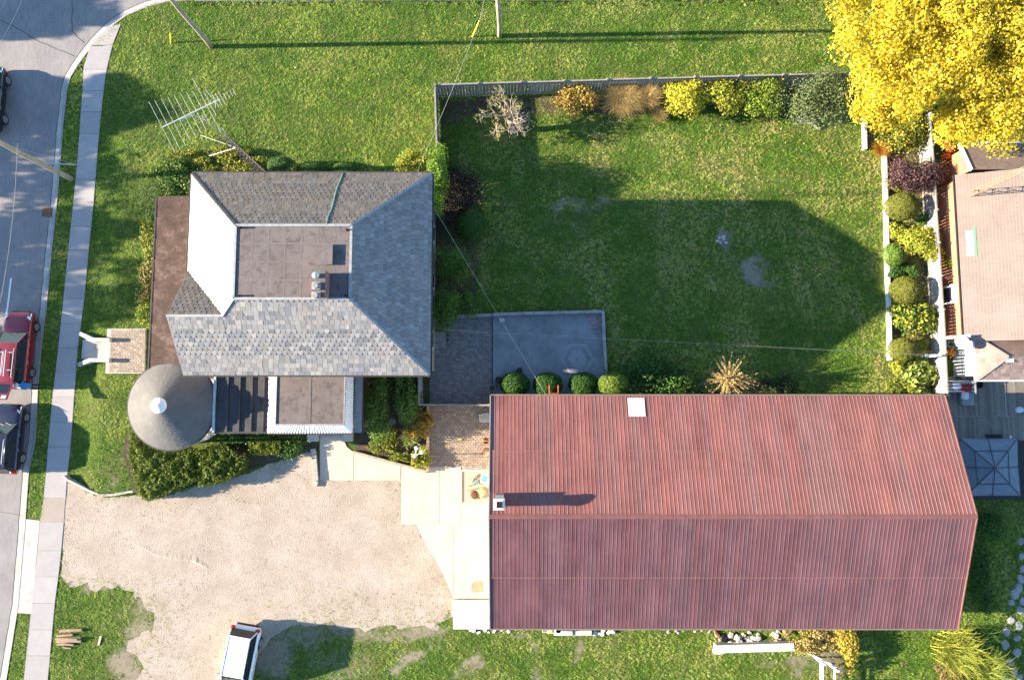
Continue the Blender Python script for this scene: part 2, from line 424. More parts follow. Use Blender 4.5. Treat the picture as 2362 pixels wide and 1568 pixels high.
for line, w in (([(164, -8), (163, 70), (176, 84), (193, 97)], .035), ([(0, 44), (50, 72), (91, 96), (130, 112), (169, 128)], .04), ([(-20, 1180), (20, 1184), (52, 1190)], .02)):
    pts = [(x + random.uniform(-.03, .03), y + random.uniform(-.03, .03)) for x, y in densify(W2(line), 0.4)]
    ribbon('crack', pts, w, -0.112, M_crack, road)
ribbon('lane_marking', densify(W2([(22.5, 640), (17, 690), (11, 730)]), .5), 0.12, -0.112, M_white, road)
m = MB(); ko = offset(kerb_w, 0.13); n = len(kerb_w)
m.add([(p[0], p[1], -0.25) for p in kerb_w] + [(p[0], p[1], 0.015) for p in kerb_w] + [(p[0], p[1], 0.03) for p in ko] + [(p[0], p[1], -0.25) for p in ko],
      [f for i in range(n - 1) for f in ((i, n + i, n + i + 1, i + 1), (n + i, 2 * n + i, 2 * n + i + 1, n + i + 1), (2 * n + i, 3 * n + i, 3 * n + i + 1, 2 * n + i + 1))])
M_kerb = plain('kerb_concrete', (.30, .285, .265), .9, var=.2, scale=2, fine=20)
struct(m.build('kerb', M_kerb))
m = MB(); k2 = W2([(450, -3), (900, -6), (1500, -8), (2900, -12)]); k3 = offset(k2, 0.16)
m.prism(k2 + k3[::-1], -0.25, 0.03); struct(m.build('kerb', M_concw))
# storm drain
g0 = P(109, 489.5, -0.12); dr = thing('storm_drain', 'dark iron storm drain grate in the road gutter', 'drain', g0)
yaw = math.atan2(P(115, 581).y - P(128, 464).y, P(115, 581).x - P(128, 464).x) + math.pi / 2
m = MB(); m.obox(g0 + Vector((0, 0, 0.010)), 0.66, 0.62, 0.012, yaw); m.build('frame', M_dark, dr)
for k in range(7):
    m = MB(); q = g0 + Matrix.Rotation(yaw, 3, 'Z') @ Vector((0, -0.26 + k * 0.087, 0.024)); m.obox(q, 0.58, 0.045, 0.016, yaw); m.build('bar', M_rust, dr)

# sidewalk slabs
M_slab = varmat('sidewalk_slab', 'obj', 0.9, 0.14, 1.5, 80, 0.25)
sidewalk = struct(strip('sidewalk', W2(SWL), W2(SWR), 0.008, 0.008, M_concd))
sv_l = lambda v: np.interp(v, [p[1] for p in SWL], [p[0] for p in SWL]); sv_r = lambda v: np.interp(v, [p[1] for p in SWR], [p[0] for p in SWR])
joints = [107, 161, 210, 259, 309, 361, 414, 467, 522, 576, 632, 689, 746, 802, 859, 915, 974, 1030, 1089, 1148, 1203, 1269, 1329, 1390, 1451, 1511, 1572, 1640]
for a, b in zip(joints[:-1], joints[1:]):
    la = sv_l(a) if a > 150 else 208 - (a - 107) * 0.3
    m = MB(); m.prism(W2([(la, a + .5), (sv_r(a), a + .5), (sv_r(b), b - .5), (sv_l(b), b - .5)]), -0.02, 0.035 if a != 1148 else 0.026)
    o = m.build('slab', M_slab, sidewalk); k = random.uniform(.92, 1.08)
    o.color = (0.335 * k, 0.32 * k, 0.31 * k, 1) if a != 1148 else (0.30, 0.26, 0.22, 1)
m = MB(); m.prism(W2([(279, 57), (260, 104), (208, 106), (216, 97), (250, 63)]), -0.02, 0.034); o = m.build('slab', M_slab, sidewalk); o.color = (0.33, .31, .29, 1)
m = MB(); m.prism(W2([(57.5, 1196), (92, 1200), (78, 1357), (72, 1415), (40, 1413)]), -0.1, 0.02); struct(m.build('driveway_apron', M_conc))

# gravel drive
t = NT('gravel')
b1 = t.noise(0.6, 5, 0.65); b2 = t.noise(7, 5, 0.7); b3 = t.noise(16, 5, 0.8); b4 = t.voro(24)
c = t.ramp(b1, [(0.3, (0.33, 0.275, 0.22)), (0.55, (0.40, 0.345, 0.285)), (0.75, (0.43, 0.39, 0.34))])
c = t.mix(t.ramp(b2, [(0.56, 0.0), (0.72, 0.75)]), c, (0.29, 0.215, 0.145))
c = t.mix(t.ramp(t.noise(2.1, 6, 0.75), [(0.52, 0.0), (0.75, 0.6)]), c, (0.33, 0.25, 0.185))
c = t.mix(1.0, c, t.ramp(b3, [(0.28, 0.60), (0.5, 1.0), (0.75, 1.18)]), 'MULTIPLY')
M_grav = t.bsdf(c, 0.95, 0, t.bump(b4, 0.6, 0.03), 0.15)
GRAV = [(150, 1112), (165, 1112), (215, 1137), (240, 1147), (270, 1147), (318, 1140), (345, 1156), (440, 1126), (540, 1100), (640, 1066), (722, 1040),
        (732, 1098), (936, 1098), (936, 1202), (970, 1202), (996, 1258), (1021, 1298), (1044, 1338), (1046, 1385), (1020, 1436), (930, 1446), (760, 1436), (660, 1450),
        (590, 1510), (560, 1660), (300, 1660), (325, 1560), (292, 1500), (335, 1462), (360, 1420), (330, 1368), (250, 1342), (140, 1340), (146, 1209)]
gp = densify(W2(GRAV + [GRAV[0]]), 0.3)[:-1]
gp = [(x + random.uniform(-.1, .1) + (1.9 * float(fbm(x, y, .8, 51) - .5) if y < PY(500, 1335) else 0), y + random.uniform(-.1, .1) + (1.9 * float(fbm(x, y, .8, 57) - .5) if y < PY(500, 1335) else 0)) for x, y in gp]
struct(flat('driveway', gp, 0.012, M_grav))
gravw = W2(GRAV)
# loose stones on the drive
N = 9000
X = rng.uniform(PX(140, 1200), PX(1045, 1200), N); Y = rng.uniform(PY(500, 1600), PY(500, 1040), N)
ok = inpoly(X, Y, gravw)
rut = np.exp(-((Y - np.interp(X, [PX(260, 1235), PX(480, 1310)], [PY(260, 1240), PY(480, 1312)])) / 0.35) ** 2) * ((X > PX(250, 1250)) & (X < PX(490, 1300)))
keep = ok & (rng.random(N) < 0.25 + 0.9 * rut); X = X[keep]; Y = Y[keep]; n = len(X)
oct_ = np.array([(1, 0, 0), (0, 1, 0), (-1, 0, 0), (0, -1, 0), (0, 0, 1)], float); ft = np.array([(0, 1, 4), (1, 2, 4), (2, 3, 4), (3, 0, 4)])
sz = rng.uniform(.012, .035, n); ang = rng.uniform(0, 6.28, n)
ox = oct_[:, 0] * np.cos(ang)[:, None] - oct_[:, 1] * np.sin(ang)[:, None] * .8; oy = oct_[:, 0] * np.sin(ang)[:, None] + oct_[:, 1] * np.cos(ang)[:, None] * .8
V = np.stack([X[:, None] + ox * sz[:, None], Y[:, None] + oy * sz[:, None], 0.012 + oct_[:, 2][None] * sz[:, None] * .9], -1)
Cc = np.repeat((rng.uniform(.22, .5, n))[:, None] * np.array([[1, .93, .84]]), 5, 0)
M_pebble = varmat('pebble', 'attr')
o = link('loose_gravel', fast_mesh('loose_gravel', V.reshape(-1, 3), (np.arange(n)[:, None, None] * 5 + ft[None]).reshape(-1, 3), M_pebble, Cc)); o['kind'] = 'stuff'
# ridge left by a tyre
rp = densify(W2([(395, 1288), (440, 1291), (470, 1304), (480, 1310)]), .25)
rp = densify(W2([(285, 1243), (330, 1262), (360, 1280), (395, 1288), (440, 1291), (470, 1304), (482, 1311)]), .12)
m = MB(); na_ = len(rp); vs_ = []
for i, p in enumerate(rp):
    f_ = min(1, i / 14, (na_ - 1 - i) / 5); hz = (.015 + .07 * max(0, (i / na_ - .45))) * f_ * random.uniform(.75, 1.2); w_ = .16 * random.uniform(.75, 1.25)
    vs_ += [(p[0] + .04, p[1] + w_ * 2.2, .006), (p[0], p[1] + w_ * .3, .012 + hz), (p[0], p[1] - w_ * .15, .012 + hz * .85), (p[0] - .03, p[1] - w_ * .6, .006)]
m.add(vs_, [(4 * i + k, 4 * i + 4 + k, 4 * i + 5 + k, 4 * i + 1 + k) for i in range(na_ - 1) for k in range(3)])
o = m.build('dirt_ridge', M_grav); o['kind'] = 'structure'

# concrete apron in front of the barn
t = NT('apron_concrete')
b1 = t.noise(0.8, 5, 0.65); b3 = t.noise(60, 3, 0.7)
c = t.ramp(b1, [(0.3, (0.46, 0.405, 0.315)), (0.7, (0.55, 0.49, 0.39))]); c = t.mix(1.0, c, t.ramp(b3, [(0.3, 0.92), (0.7, 1.07)]), 'MULTIPLY')
M_apron = t.bsdf(c, 0.9, 0, t.bump(b3, 0.15, 0.01), 0.2)
apron = struct(flat('apron', W2([(740, 1002), (787, 1002), (800, 1030), (817, 1043), (925, 1074), (1129, 1078), (1130, 1379), (1047, 1379), (1030, 1340), (1010, 1300), (985, 1260), (960, 1206), (928, 1206), (928, 1106), (740, 1106)]), 0.018, M_concd))
for q in ([(738, 1002), (789, 1002), (800, 1030), (815, 1042), (815, 1107), (738, 1107)], [(816, 1042.5), (924, 1074), (924, 1107), (816, 1107)],
          [(925.5, 1074), (1014, 1076), (1014, 1107), (925.5, 1107)], [(1015, 1076), (1062.5, 1077), (1062.5, 1107), (1015, 1107)],
          [(925.5, 1108), (1014, 1108), (1014, 1208), (925.5, 1208)], [(1015, 1108), (1062.5, 1108), (1062.5, 1208), (1015, 1208)], [(1063.5, 1161), (1130, 1161), (1130, 1208), (1063.5, 1208)],
          [(960, 1209), (1045, 1209), (1045, 1378), (1030, 1340), (1010, 1300), (985, 1260)], [(1046, 1209), (1131, 1209), (1131, 1379), (1046, 1379)]):
    flat('slab', W2(q), 0.042, M_apron, apron)
b = P(1100, 1352, 0.05); mp = tag(MB().prism(W2([(1092, 1341), (1099, 1338), (1114, 1339), (1114.5, 1365), (1087, 1365), (1087, 1346)]), 0.043, 0.055).build('floor_plate', plain('tan_plate', (0.40, 0.26, 0.17), .8)), 'flat tan plate with one cut corner lying on the apron', 'plate')

# pavers -------------------------------------------------------------
def pavers(parent, quad, nu, nv, zt, palette, name='paver', limit=300, bond=True, cutout=None, gap=0.012):
    A, B, C_, D = [Vector(p) for p in W2(quad)]
    pieces = []
    for j in range(nv):
        off = 0.5 if (bond and j % 2) else 0.0
        for i in range(nu + 1):
            u0 = max(0, (i - off) / nu); u1 = min(1, (i + 1 - off) / nu)
            if u1 - u0 < 0.2 / nu: continue
            v0, v1 = j / nv, (j + 1) / nv
            f = lambda a, b: A.lerp(B, a).lerp(D.lerp(C_, a), b)
            q = [f(u0, v0), f(u1, v0), f(u1, v1), f(u0, v1)]; c = sum(q, Vector((0, 0))) / 4
            if cutout and cutout(c): continue
            q = [c + (p - c) * (1 - gap / max(.08, (p - c).length)) for p in q]
            pieces.append((q, c))
    rest = MB(); rest.c = (1, 1, 1); random.shuffle(pieces)
    shared = {}
    for k, (q, c) in enumerate(pieces):
        pc = random.choice(palette); kk = random.uniform(.85, 1.15); pc = tuple(x * kk for x in pc); z = zt + random.uniform(-.004, .004)
        if k < limit:
            key = (round((q[1] - q[0]).length, 2), round((q[3] - q[0]).length, 2))
            if key not in shared:
                mm = MB(); mm.prism([tuple(p - c) for p in q], -.05, 0.0); shared[key] = mm.mesh(name, M_pav_o)
            o = link(name, shared[key], parent, Matrix.Translation((c.x, c.y, z))); o.color = (*pc, 1)
        else:
            rest.c = pc; rest.prism([tuple(p) for p in q], zt - .05, z)
    if rest.F: o = rest.build('pavers', M_pav_a, parent); o['kind'] = 'stuff'
M_pav_o = varmat('paver_a', 'obj', 0.9, 0.2, 3, 60, .3); M_pav_a = varmat('paver_b', 'attr', 0.9, 0.2, 3, 60, .3)
tan = [(0.28, 0.225, 0.175), (0.30, 0.245, 0.19), (0.26, 0.21, 0.165), (0.32, 0.265, 0.205)]
walk = struct(flat('walkway', W2([(990, 935), (1130, 935), (1130, 1080), (990, 1080)]), 0.008, M_soil))
pavers(walk, [(992, 936), (1129, 936), (1129, 1078), (992, 1078)], 17, 25, 0.05, tan)
patio_d = struct(flat('brick_patio', W2([(990, 726), (1136, 724), (1136, 932), (990, 932)]), 0.008, M_soil))
pavers(patio_d, [(991, 733), (1135, 731), (1135, 931), (991, 931)], 18, 36, 0.05, [(0.20, 0.185, 0.18), (0.23, 0.21, 0.20), (0.18, 0.17, 0.165)], cutout=lambda c: c.x < PX(1031, 790) and PY(1000, 797) < c.y < PY(1000, 762))
m = MB(); m.prism(W2([(988, 764), (1029, 765), (1029, 803), (988, 803)]), -.1, 0.10); m.prism(W2([(988, 804), (1029, 804), (1029, 815), (988, 815)]), -.1, 0.04); struct(m.build('door_step', M_concd))

# raised patio behind the house
pat = struct(MB().prism(W2([(1137, 727), (1390, 722), (1398, 912), (1137, 912)]), -0.1, 0.12).build('patio', plain('patio_concrete', (0.21, 0.222, 0.228), .9, var=.2, scale=1.1, fine=16, dirt=(0.15, .16, .165))))
ring = []
c0 = P(1331.6, 827, .12)
M_stain = NT('pale_stain'); nz = M_stain.noise(8, 5, .7); M_stain = M_stain.bsdf(M_stain.mix(M_stain.ramp(nz, [(.35, 0.), (.65, 1.)]), (0.21, .222, .228), (0.29, .305, .315)), .9)
def hexpts(r): return [(c0.x + r * math.cos(R(60 * k)), c0.y + r * math.sin(R(60 * k))) for k in range(6)]
m = MB(); a, b = hexpts(1.10), hexpts(0.92)
m.add([(x, y, .124) for x, y in a] + [(x, y, .124) for x, y in b], [(k, (k + 1) % 6, 6 + (k + 1) % 6, 6 + k) for k in range(6)])
a, b = hexpts(0.62), hexpts(0.1)
m.add([(x, y, .124) for x, y in a] + [(x, y, .124) for x, y in b], [(k, (k + 1) % 6, 6 + (k + 1) % 6, 6 + k) for k in range(6)])
m.build('stain', M_stain, pat)
pavers(pat, [(1356, 723.5), (1385, 723), (1388, 758), (1357, 758)], 5, 6, 0.175, [(0.30, 0.21, 0.20), (0.25, 0.22, 0.23), (0.33, .24, .21), (.24, .24, .26)], bond=False)
pw = thing('patio_wall', 'low grey concrete kerb wall round the raised patio', 'wall', P(1395, 720))
for k, (a, b) in enumerate((((1054, 729), (1136, 726)), ((1137.5, 725), (1230, 722)), ((1231, 722), (1310, 720)), ((1311, 720), (1388, 718)), ((1391, 716), (1394.5, 786)), ((1394.5, 787), (1398.5, 856)), ((1398.5, 857), (1402, 910)))):
    h = 0.45 if k > 0 else 0.3
    m = MB(); p, q = P(*a, h), P(*b, h); m.beam((p.x, p.y, h / 2 - .05), (q.x, q.y, h / 2 - .05), 0.19, h + .1); m.build('block', M_concd, pw)

# brick landing and front steps
land = struct(MB().prism(W2([(257, 760), (346, 760), (344, 862), (253, 862)]), -.1, .50).build('landing', M_conc))
pavers(land, [(266, 762), (345, 762), (343, 860), (262, 860)], 11, 20, .535, tan + [(0.36, .30, .24)], bond=True)
fs = thing('front_steps', 'grey concrete front steps with flared side walls rising from the sidewalk', 'steps', P(215, 806))
for a, b, z in ((191, 199, .16), (199.3, 232.5, .30), (232.8, 242, .38), (242.3, 262, .46)):
    MB().prism([tuple(P(a + 3, 784)[:2]), tuple(P(b + 3, 784)[:2]), tuple(P(b, 828)[:2]), tuple(P(a, 828)[:2])], -.1, z).build('step', M_conc, fs)
for sgn, pts in ((1, [(183, 769, .30), (212, 783, .88), (252, 784, .88)]), (-1, [(179, 841, .30), (208, 830, .88), (251, 831, .88)])):
    m = MB(); w = .12
    pp = [P(*p) for p in pts]
    for p, q in zip(pp[:-1], pp[1:]):
        d = (q - p); d.z = 0; d.normalize(); nrm = Vector((-d.y, d.x, 0)) * w
        m.add([tuple((x + s_ * nrm)[:2]) + (zz,) for x, zl in ((p, p.z), (q, q.z)) for s_, zz in ((-1, -.1), (1, -.1), (1, zl), (-1, zl))],
              [(0, 1, 2, 3), (7, 6, 5, 4), (0, 4, 5, 1), (1, 5, 6, 2), (2, 6, 7, 3), (3, 7, 4, 0)])
    m.build('side_wall', M_conc, fs)

# edging of the front lawn and other low walls
def lowwall(name, label, pts, w, h, mat, seg=1.2, zb=-.1, piece='block', group=None, jit=0.0):
    pp = densify(W2(pts), seg); t_ = thing(name, label, 'wall', (pp[0][0], pp[0][1], 0), group)
    for p, q in zip(pp[:-1], pp[1:]):
        d = Vector((q[0] - p[0], q[1] - p[1])); e = d.normalized() * .008; hh = h + random.uniform(-jit, jit)
        MB().beam((p[0] + e.x, p[1] + e.y, (hh + zb) / 2), (q[0] - e.x, q[1] - e.y, (hh + zb) / 2), w, hh - zb).build(piece, mat, t_, bevel=.012)
    return t_
lowwall('lawn_edging', 'curved low concrete edging holding the front lawn above the gravel drive', EDGING[:6], .14, TER + .03, M_conc)
lowwall('timber_edging', 'weathered timber edging slanting between garden bed and concrete path', [(815, 1041), (870, 1056), (985, 1087)], .16, .22, M_timber, 2.2, piece='timber')
lowwall('timber_wall', 'straight timber wall between garden bed and brick walkway', [(988, 936), (988, 1086)], .17, .34, M_timber, 2.4, piece='timber')
lowwall('bed_edging', 'white concrete edging beside the fallen apple leaves under the yellow tree', [(1990, 246), (1992, 348)], .2, .32, M_concw, 1.0, group=None)
lowwall('bed_edging', 'long white concrete edging between lawn and topiary bed', [(2036, 348), (2040, 470), (2043, 620), (2047, 720), (2049, 832)], .2, .34, M_concw, 1.1)
lowwall('path_kerb', 'rough pale kerb of worn concrete blocks beside the side door path', [(723, 1034), (727, 1056), (729, 1085), (731, 1108), (727, 1120)], .3, .2, plain('worn_kerb', (.36, .33, .29), .9, var=.2, scale=4, bump=.5), .7, jit=.05)
flat_bed = [struct(flat('planting_bed', W2(q_), .012, M_soil)) for q_ in ([(1004, 400), (1060, 395), (1105, 470), (1112, 560), (1100, 640), (1095, 722), (1004, 726)], [(2040, 345), (2120, 330), (2150, 560), (2168, 910), (2060, 910), (2052, 830)], [(1020, 232), (1100, 236), (1100, 226), (1960, 200), (1965, 228), (1540, 262), (1290, 262), (1100, 262), (1022, 300)], [(1150, 862), (1400, 866), (1420, 870), (1760, 880), (1820, 912), (1140, 914)], [(1996, 240), (2130, 240), (2128, 342), (1996, 342)])]
garden = struct(flat('garden_bed', W2([(818, 868), (985, 868), (985, 1084), (820, 1040)]), 0.02, M_soil))
bed2 = struct(flat('planting_bed', W2([(300, 1000), (500, 1000), (735, 1000), (735, 1035), (640, 1060), (540, 1094), (440, 1120), (345, 1150), (315, 1130), (292, 1040)]), 0.02, M_soil, zf=lambda x, y: H(x, y + .3)))
for k, (u, v) in enumerate(((905.6, 972, ), (902, 1002), (893, 1026))):
    tag(MB().stone((P(u, v).x, P(u, v).y, .0), .26, .24, .06, 6, 40 + k).build('stepping_stone', M_concd), ['grey stepping stone in the garden bed, nearest the house', 'middle grey stepping stone of the garden bed', 'grey stepping stone in the garden bed, nearest the concrete path'][k], 'stone', 'stepping stones in the garden bed')

# ================================================================== the house
def clip_poly(poly, conv):
    out = list(poly); n = len(conv)
    ar = sum(conv[i][0] * conv[(i + 1) % n][1] - conv[(i + 1) % n][0] * conv[i][1] for i in range(n))
    cv = conv if ar > 0 else conv[::-1]
    for i in range(n):
        a, b = cv[i], cv[(i + 1) % n]; inp = out; out = []
        if not inp: return []
        side = lambda p: (b[0] - a[0]) * (p[1] - a[1]) - (b[1] - a[1]) * (p[0] - a[0])
        for k in range(len(inp)):
            p, q = inp[k - 1], inp[k]; sp, sq = side(p), side(q)
            if (sp >= 0) != (sq >= 0):
                t_ = sp / (sp - sq); out.append((p[0] + t_ * (q[0] - p[0]), p[1] + t_ * (q[1] - p[1])))
            if sq >= 0: out.append(q)
    return out
M_slate_o = varmat('slate_a', 'obj', 0.62, 0.22, 5, 50, .3, .4); M_slate_a = varmat('slate_b', 'attr', 0.62, 0.22, 5, 50, .3, .4)
SLATES = []       # (priority, matrix, kind, colour) of whole ones
SLW, SLH = .29, .27
def slate_slope(rest, poly, palette, cw=SLW, ch=SLH, bands=((5, 0), (6, 1), (6, 0), (3, 1)), whole=True, lift=0.02):
    """cover a planar slope (first edge = eave) with courses of slates; cut ones go to rest"""
    p0, p1 = poly[0], poly[1]; eu = (p1 - p0).normalized()
    nrm = (p1 - p0).cross(poly[2] - p0).normalized()
    if nrm.z < 0: nrm = -nrm
    ev = nrm.cross(eu).normalized()
    if ev.z < 0: ev = -ev; eu = -eu
    base = p0 + nrm * lift
    P2 = [((p - p0).dot(eu), (p - p0).dot(ev)) for p in poly]
    umin = min(p[0] for p in P2); umax = max(p[0] for p in P2); vmax = max(p[1] for p in P2)
    kinds = [k for n, k in bands for _ in range(n)]; row = 0; v = -0.03
    while v < vmax:
        kind = kinds[row % len(kinds)]; u = umin - (cw / 2 if row % 2 else 0)
        while u < umax:
            w = cw * (random.uniform(.85, 1.15) if kind == 0 else 1.0); x0, x1 = u + .007, u + w - .007
            h = ch * 1.25; j = random.uniform(-.008, .008) if kind == 0 else 0
            if kind == 0: sh = [(x0, v + j), (x1, v + j), (x1, v + h), (x0, v + h)]
            else: sh = [(x0 + w * .24, v), (x1 - w * .24, v), (x1, v + ch * .42), (x1, v + h), (x0, v + h), (x0, v + ch * .42)]
            cl = clip_poly(sh, P2)
            if len(cl) >= 3:
                ar = abs(sum(cl[i - 1][0] * cl[i][1] - cl[i][0] * cl[i - 1][1] for i in range(len(cl)))) / 2
                full = w * h * (1 if kind == 0 else .93)
                if ar > .12 * full:
                    pc = random.choice(palette); k = random.uniform(.82, 1.18); pc = tuple(c * k for c in pc)
                    tl = random.uniform(.022, .042)
                    cu, cvv = (x0 + x1) / 2, v
                    mat = Matrix((( *eu, 0), (*ev, 0), (*nrm, 0), (0, 0, 0, 1))).transposed()
                    o3 = base + eu * cu + ev * cvv; mat.translation = o3
                    if whole and kind == 1 and ar > .985 * full * .96 and len(cl) == 6: SLATES.append((o3.z, mat, kind, pc, tl))
                    elif whole and kind == 0 and len(cl) == 4 and ar > .93 * full: SLATES.append((o3.z, mat, kind, pc, tl, w))
                    else: emit_slate(rest, cl, base, eu, ev, nrm, v, h, pc, tl)
            u += w
        v += ch; row += 1
def emit_slate(rest, cl, base, eu, ev, nrm, v, h, pc, tl):
    rest.c = pc; n = len(cl)
    top = [base + eu * a + ev * b + nrm * (tl * (1 - (b - v) / h)) for a, b in cl]; bot = [base + eu * a + ev * b - nrm * .004 for a, b in cl]
    rest.add(top + bot, [tuple(range(n))] + [(i, n + i, n + (i + 1) % n, (i + 1) % n) for i in range(n)])
def slate_proto(kind, w=SLW, ch=SLH, tl=.026):
    h = ch * 1.25; x0, x1 = -w / 2 + .007, w / 2 - .007
    cl = [(x0, 0), (x1, 0), (x1, h), (x0, h)] if kind == 0 else [(x0 + w * .24, 0), (x1 - w * .24, 0), (x1, ch * .42), (x1, h), (x0, h), (x0, ch * .42)]
    m = MB(); n = len(cl)
    m.add([(a, b, tl * (1 - b / h)) for a, b in cl] + [(a, b, -.004) for a, b in cl], [tuple(range(n))] + [(i, n + i, n + (i + 1) % n, (i + 1) % n) for i in range(n)])
    return m.mesh('slate', M_slate_o)
def finish_slates(parent, rest, limit=300):
    SLATES.sort(key=lambda s_: -s_[0]); protos = {0: slate_proto(0), 1: slate_proto(1)}
    for i, s_ in enumerate(SLATES):
        if i < limit:
            mt = s_[1] @ Matrix.Diagonal((s_[5] / SLW if len(s_) > 5 else 1, 1, s_[4] / .026, 1)); o = link('slate', protos[s_[2]], parent, mt); o.color = (*s_[3], 1)
        else:
            mt = s_[1]; eu, ev, nrm = [Vector(mt.col[k][:3]) for k in range(3)]; b = mt.translation; w = s_[5] if len(s_) > 5 else SLW; ch = SLH; h = ch * 1.25
            x0, x1 = -w / 2 + .007, w / 2 - .007
            cl = [(x0, 0), (x1, 0), (x1, h), (x0, h)] if s_[2] == 0 else [(x0 + w * .24, 0), (x1 - w * .24, 0), (x1, ch * .42), (x1, h), (x0, h), (x0, ch * .42)]
            emit_slate(rest, cl, b, eu, ev, nrm, 0, h, s_[3], s_[4])
    o = rest.build('slates', M_slate_a, parent); o['kind'] = 'stuff'
    SLATES.clear()

ZE, ZT = 6.8, 9.6
avg = lambda *a: sum(a) / len(a)
xW = avg(PX(443.7, 397, ZE), PX(434, 625, ZE)); xE = avg(PX(998, 403.5, ZE), PX(990, 867, ZE))
yN = avg(PY(443.7, 397, ZE), PY(998, 403.5, ZE)); yS = avg(PY(990, 867, ZE), PY(424, 861, ZE))
fW = avg(PX(543.8, 518, ZT), PX(539.4, 689, ZT)); fE = avg(PX(811, 522, ZT), PX(807, 689, ZT))
fN = avg(PY(543.8, 518, ZT), PY(811, 522, ZT)); fS = avg(PY(539.4, 689, ZT), PY(807, 689, ZT))
zR = 9.0; gy = yS + (zR - ZE) / (ZT - ZE) * (fS - yS); gyN = PY(434, 627, ZE); gX = avg(PX(424, 861, ZE), PX(384.7, 722, zR))
gX = min(gX, xW - .02)
xR = xW + (zR - ZE) / (ZT - ZE) * (fW - xW)
house = thing('house', 'two-storey house with hexagonal slate hip roof and flat top', 'house', ((xW + xE) / 2, (yN + yS) / 2, 0))
V_ = Vector
OV = 0.5
M_hwall = plain('yellow_brick', (0.40, 0.32, 0.22), .9, var=.2, scale=3)
m = MB(); m.box(xW + OV, xE - OV, yS + OV, yN - OV, -.3, ZE - .12); m.box(gX + OV, xW + OV + .02, yS + OV + .01, gyN - OV, -.3, ZE - .12)
m.prism([(gX + OV + .01, yS + OV)] * 1 + [(gX + OV + .01, gyN - OV), (gX + OV + .03, gyN - OV), (gX + OV + .03, yS + OV)], ZE - .12, ZE - .02)
hw = m.build('wall', M_hwall, house)
for sx, y in ((xE - OV, yN - 2.2), (xE - OV, yN - 5.2), (xE - OV, yS + 2.4)):
    for z in (1.1, 4.0):
        w_ = MB().box(sx, sx + .05, y - .55, y + .55, z, z + 1.6).build('window', M_white, house); MB().box(sx + .05, sx + .06, y - .45, y + .45, z + .1, z + 1.5).build('pane', M_glass, w_)
nw, ne, se, sw_ = V_((xW, yN, ZE)), V_((xE, yN, ZE)), V_((xE, yS, ZE)), V_((gX, yS, ZE))
tnw, tne, tse, tsw = V_((fW, fN, ZT)), V_((fE, fN, ZT)), V_((fE, fS, ZT)), V_((fW, fS, ZT))
vl, rr_, rl, gn = V_((xW, gyN, ZE)), V_((xR, gy, zR)), V_((gX, gy, zR)), V_((gX, gyN, ZE))
M_deck = plain('roof_deck', (0.10, 0.10, 0.10), .9)
m = MB()
for f in ((nw, ne, tne, tnw), (ne, se, tse, tne), (sw_, se, tse, tsw, rr_, rl), (nw, vl, rr_, tsw, tnw), (gn, vl, rr_, rl), (tnw, tne, tse, tsw)): m.face(*f)
d = V_((0, 0, -.14))
m.face(nw + d, ne + d, se + d, sw_ + d, gn + d, vl + d)
for a, b in ((nw, ne), (ne, se), (se, sw_), (sw_, rl), (rl, gn), (gn, vl), (vl, nw)): m.face(a, b, b + d, a + d)
roof = m.build('roof', M_deck, house)
m = MB(); m.face(gn + d * 2, sw_ + d * 2, rl + d * 2); m2 = MB(); m2.add([(gX + OV - .05, gyN - .4, ZE - .1), (gX + OV - .05, yS + .4, ZE - .1), (gX + OV - .05, gy, zR - .25)], [(0, 1, 2)]); m2.build('gable_wall', M_siding, house)
rest = MB(); rest.c = (1, 1, 1)
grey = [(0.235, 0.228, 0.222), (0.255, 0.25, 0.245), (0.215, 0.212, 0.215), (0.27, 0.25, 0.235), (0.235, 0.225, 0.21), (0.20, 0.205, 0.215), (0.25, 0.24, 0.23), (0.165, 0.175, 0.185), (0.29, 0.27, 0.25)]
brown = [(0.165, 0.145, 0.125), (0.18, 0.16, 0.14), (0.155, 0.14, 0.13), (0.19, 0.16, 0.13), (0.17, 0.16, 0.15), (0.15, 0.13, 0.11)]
blue = [(0.215, 0.22, 0.225), (0.235, 0.24, 0.245), (0.20, 0.205, 0.21), (0.22, 0.21, 0.205), (0.25, .25, .25)]  # cooler palette puts the east slope's sky-lit shade into the slates
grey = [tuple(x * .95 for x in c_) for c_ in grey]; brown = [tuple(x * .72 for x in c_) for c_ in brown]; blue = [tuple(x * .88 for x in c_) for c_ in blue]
spl = V_((xR, yS, ZE))
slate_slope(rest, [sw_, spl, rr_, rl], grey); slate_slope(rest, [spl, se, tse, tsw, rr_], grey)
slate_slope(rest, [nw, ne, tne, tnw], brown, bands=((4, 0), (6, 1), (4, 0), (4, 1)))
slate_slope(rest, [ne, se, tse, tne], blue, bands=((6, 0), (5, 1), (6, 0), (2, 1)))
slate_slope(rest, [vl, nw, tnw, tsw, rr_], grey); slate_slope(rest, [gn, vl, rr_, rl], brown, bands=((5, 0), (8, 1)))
finish_slates(roof, rest)
M_lead = plain('lead', (0.30, 0.31, 0.32), .6, .2, var=.2, scale=5); M_copper = plain('verdigris', (0.16, 0.25, 0.20), .7, .2, var=.3, scale=5)
up = V_((0, 0, .05))
for a, b, mt in ((nw, tnw, M_dark), (ne, tne, M_lead), (se, tse, M_lead), (tsw, rr_, M_lead), (rl, rr_, M_lead), (vl, rr_, M_dark), (tnw, tne, M_lead), (tne, tse, M_lead), (tse, tsw, M_lead), (tsw, tnw, M_lead)):
    MB().beam(a + up, b + up, .13, .045).build('ridge_cap', mt, roof)
vz = lambda k: nw.lerp(ne, .61 + k * .02 - .06 * k) .lerp(tnw.lerp(tne, .83), 0)
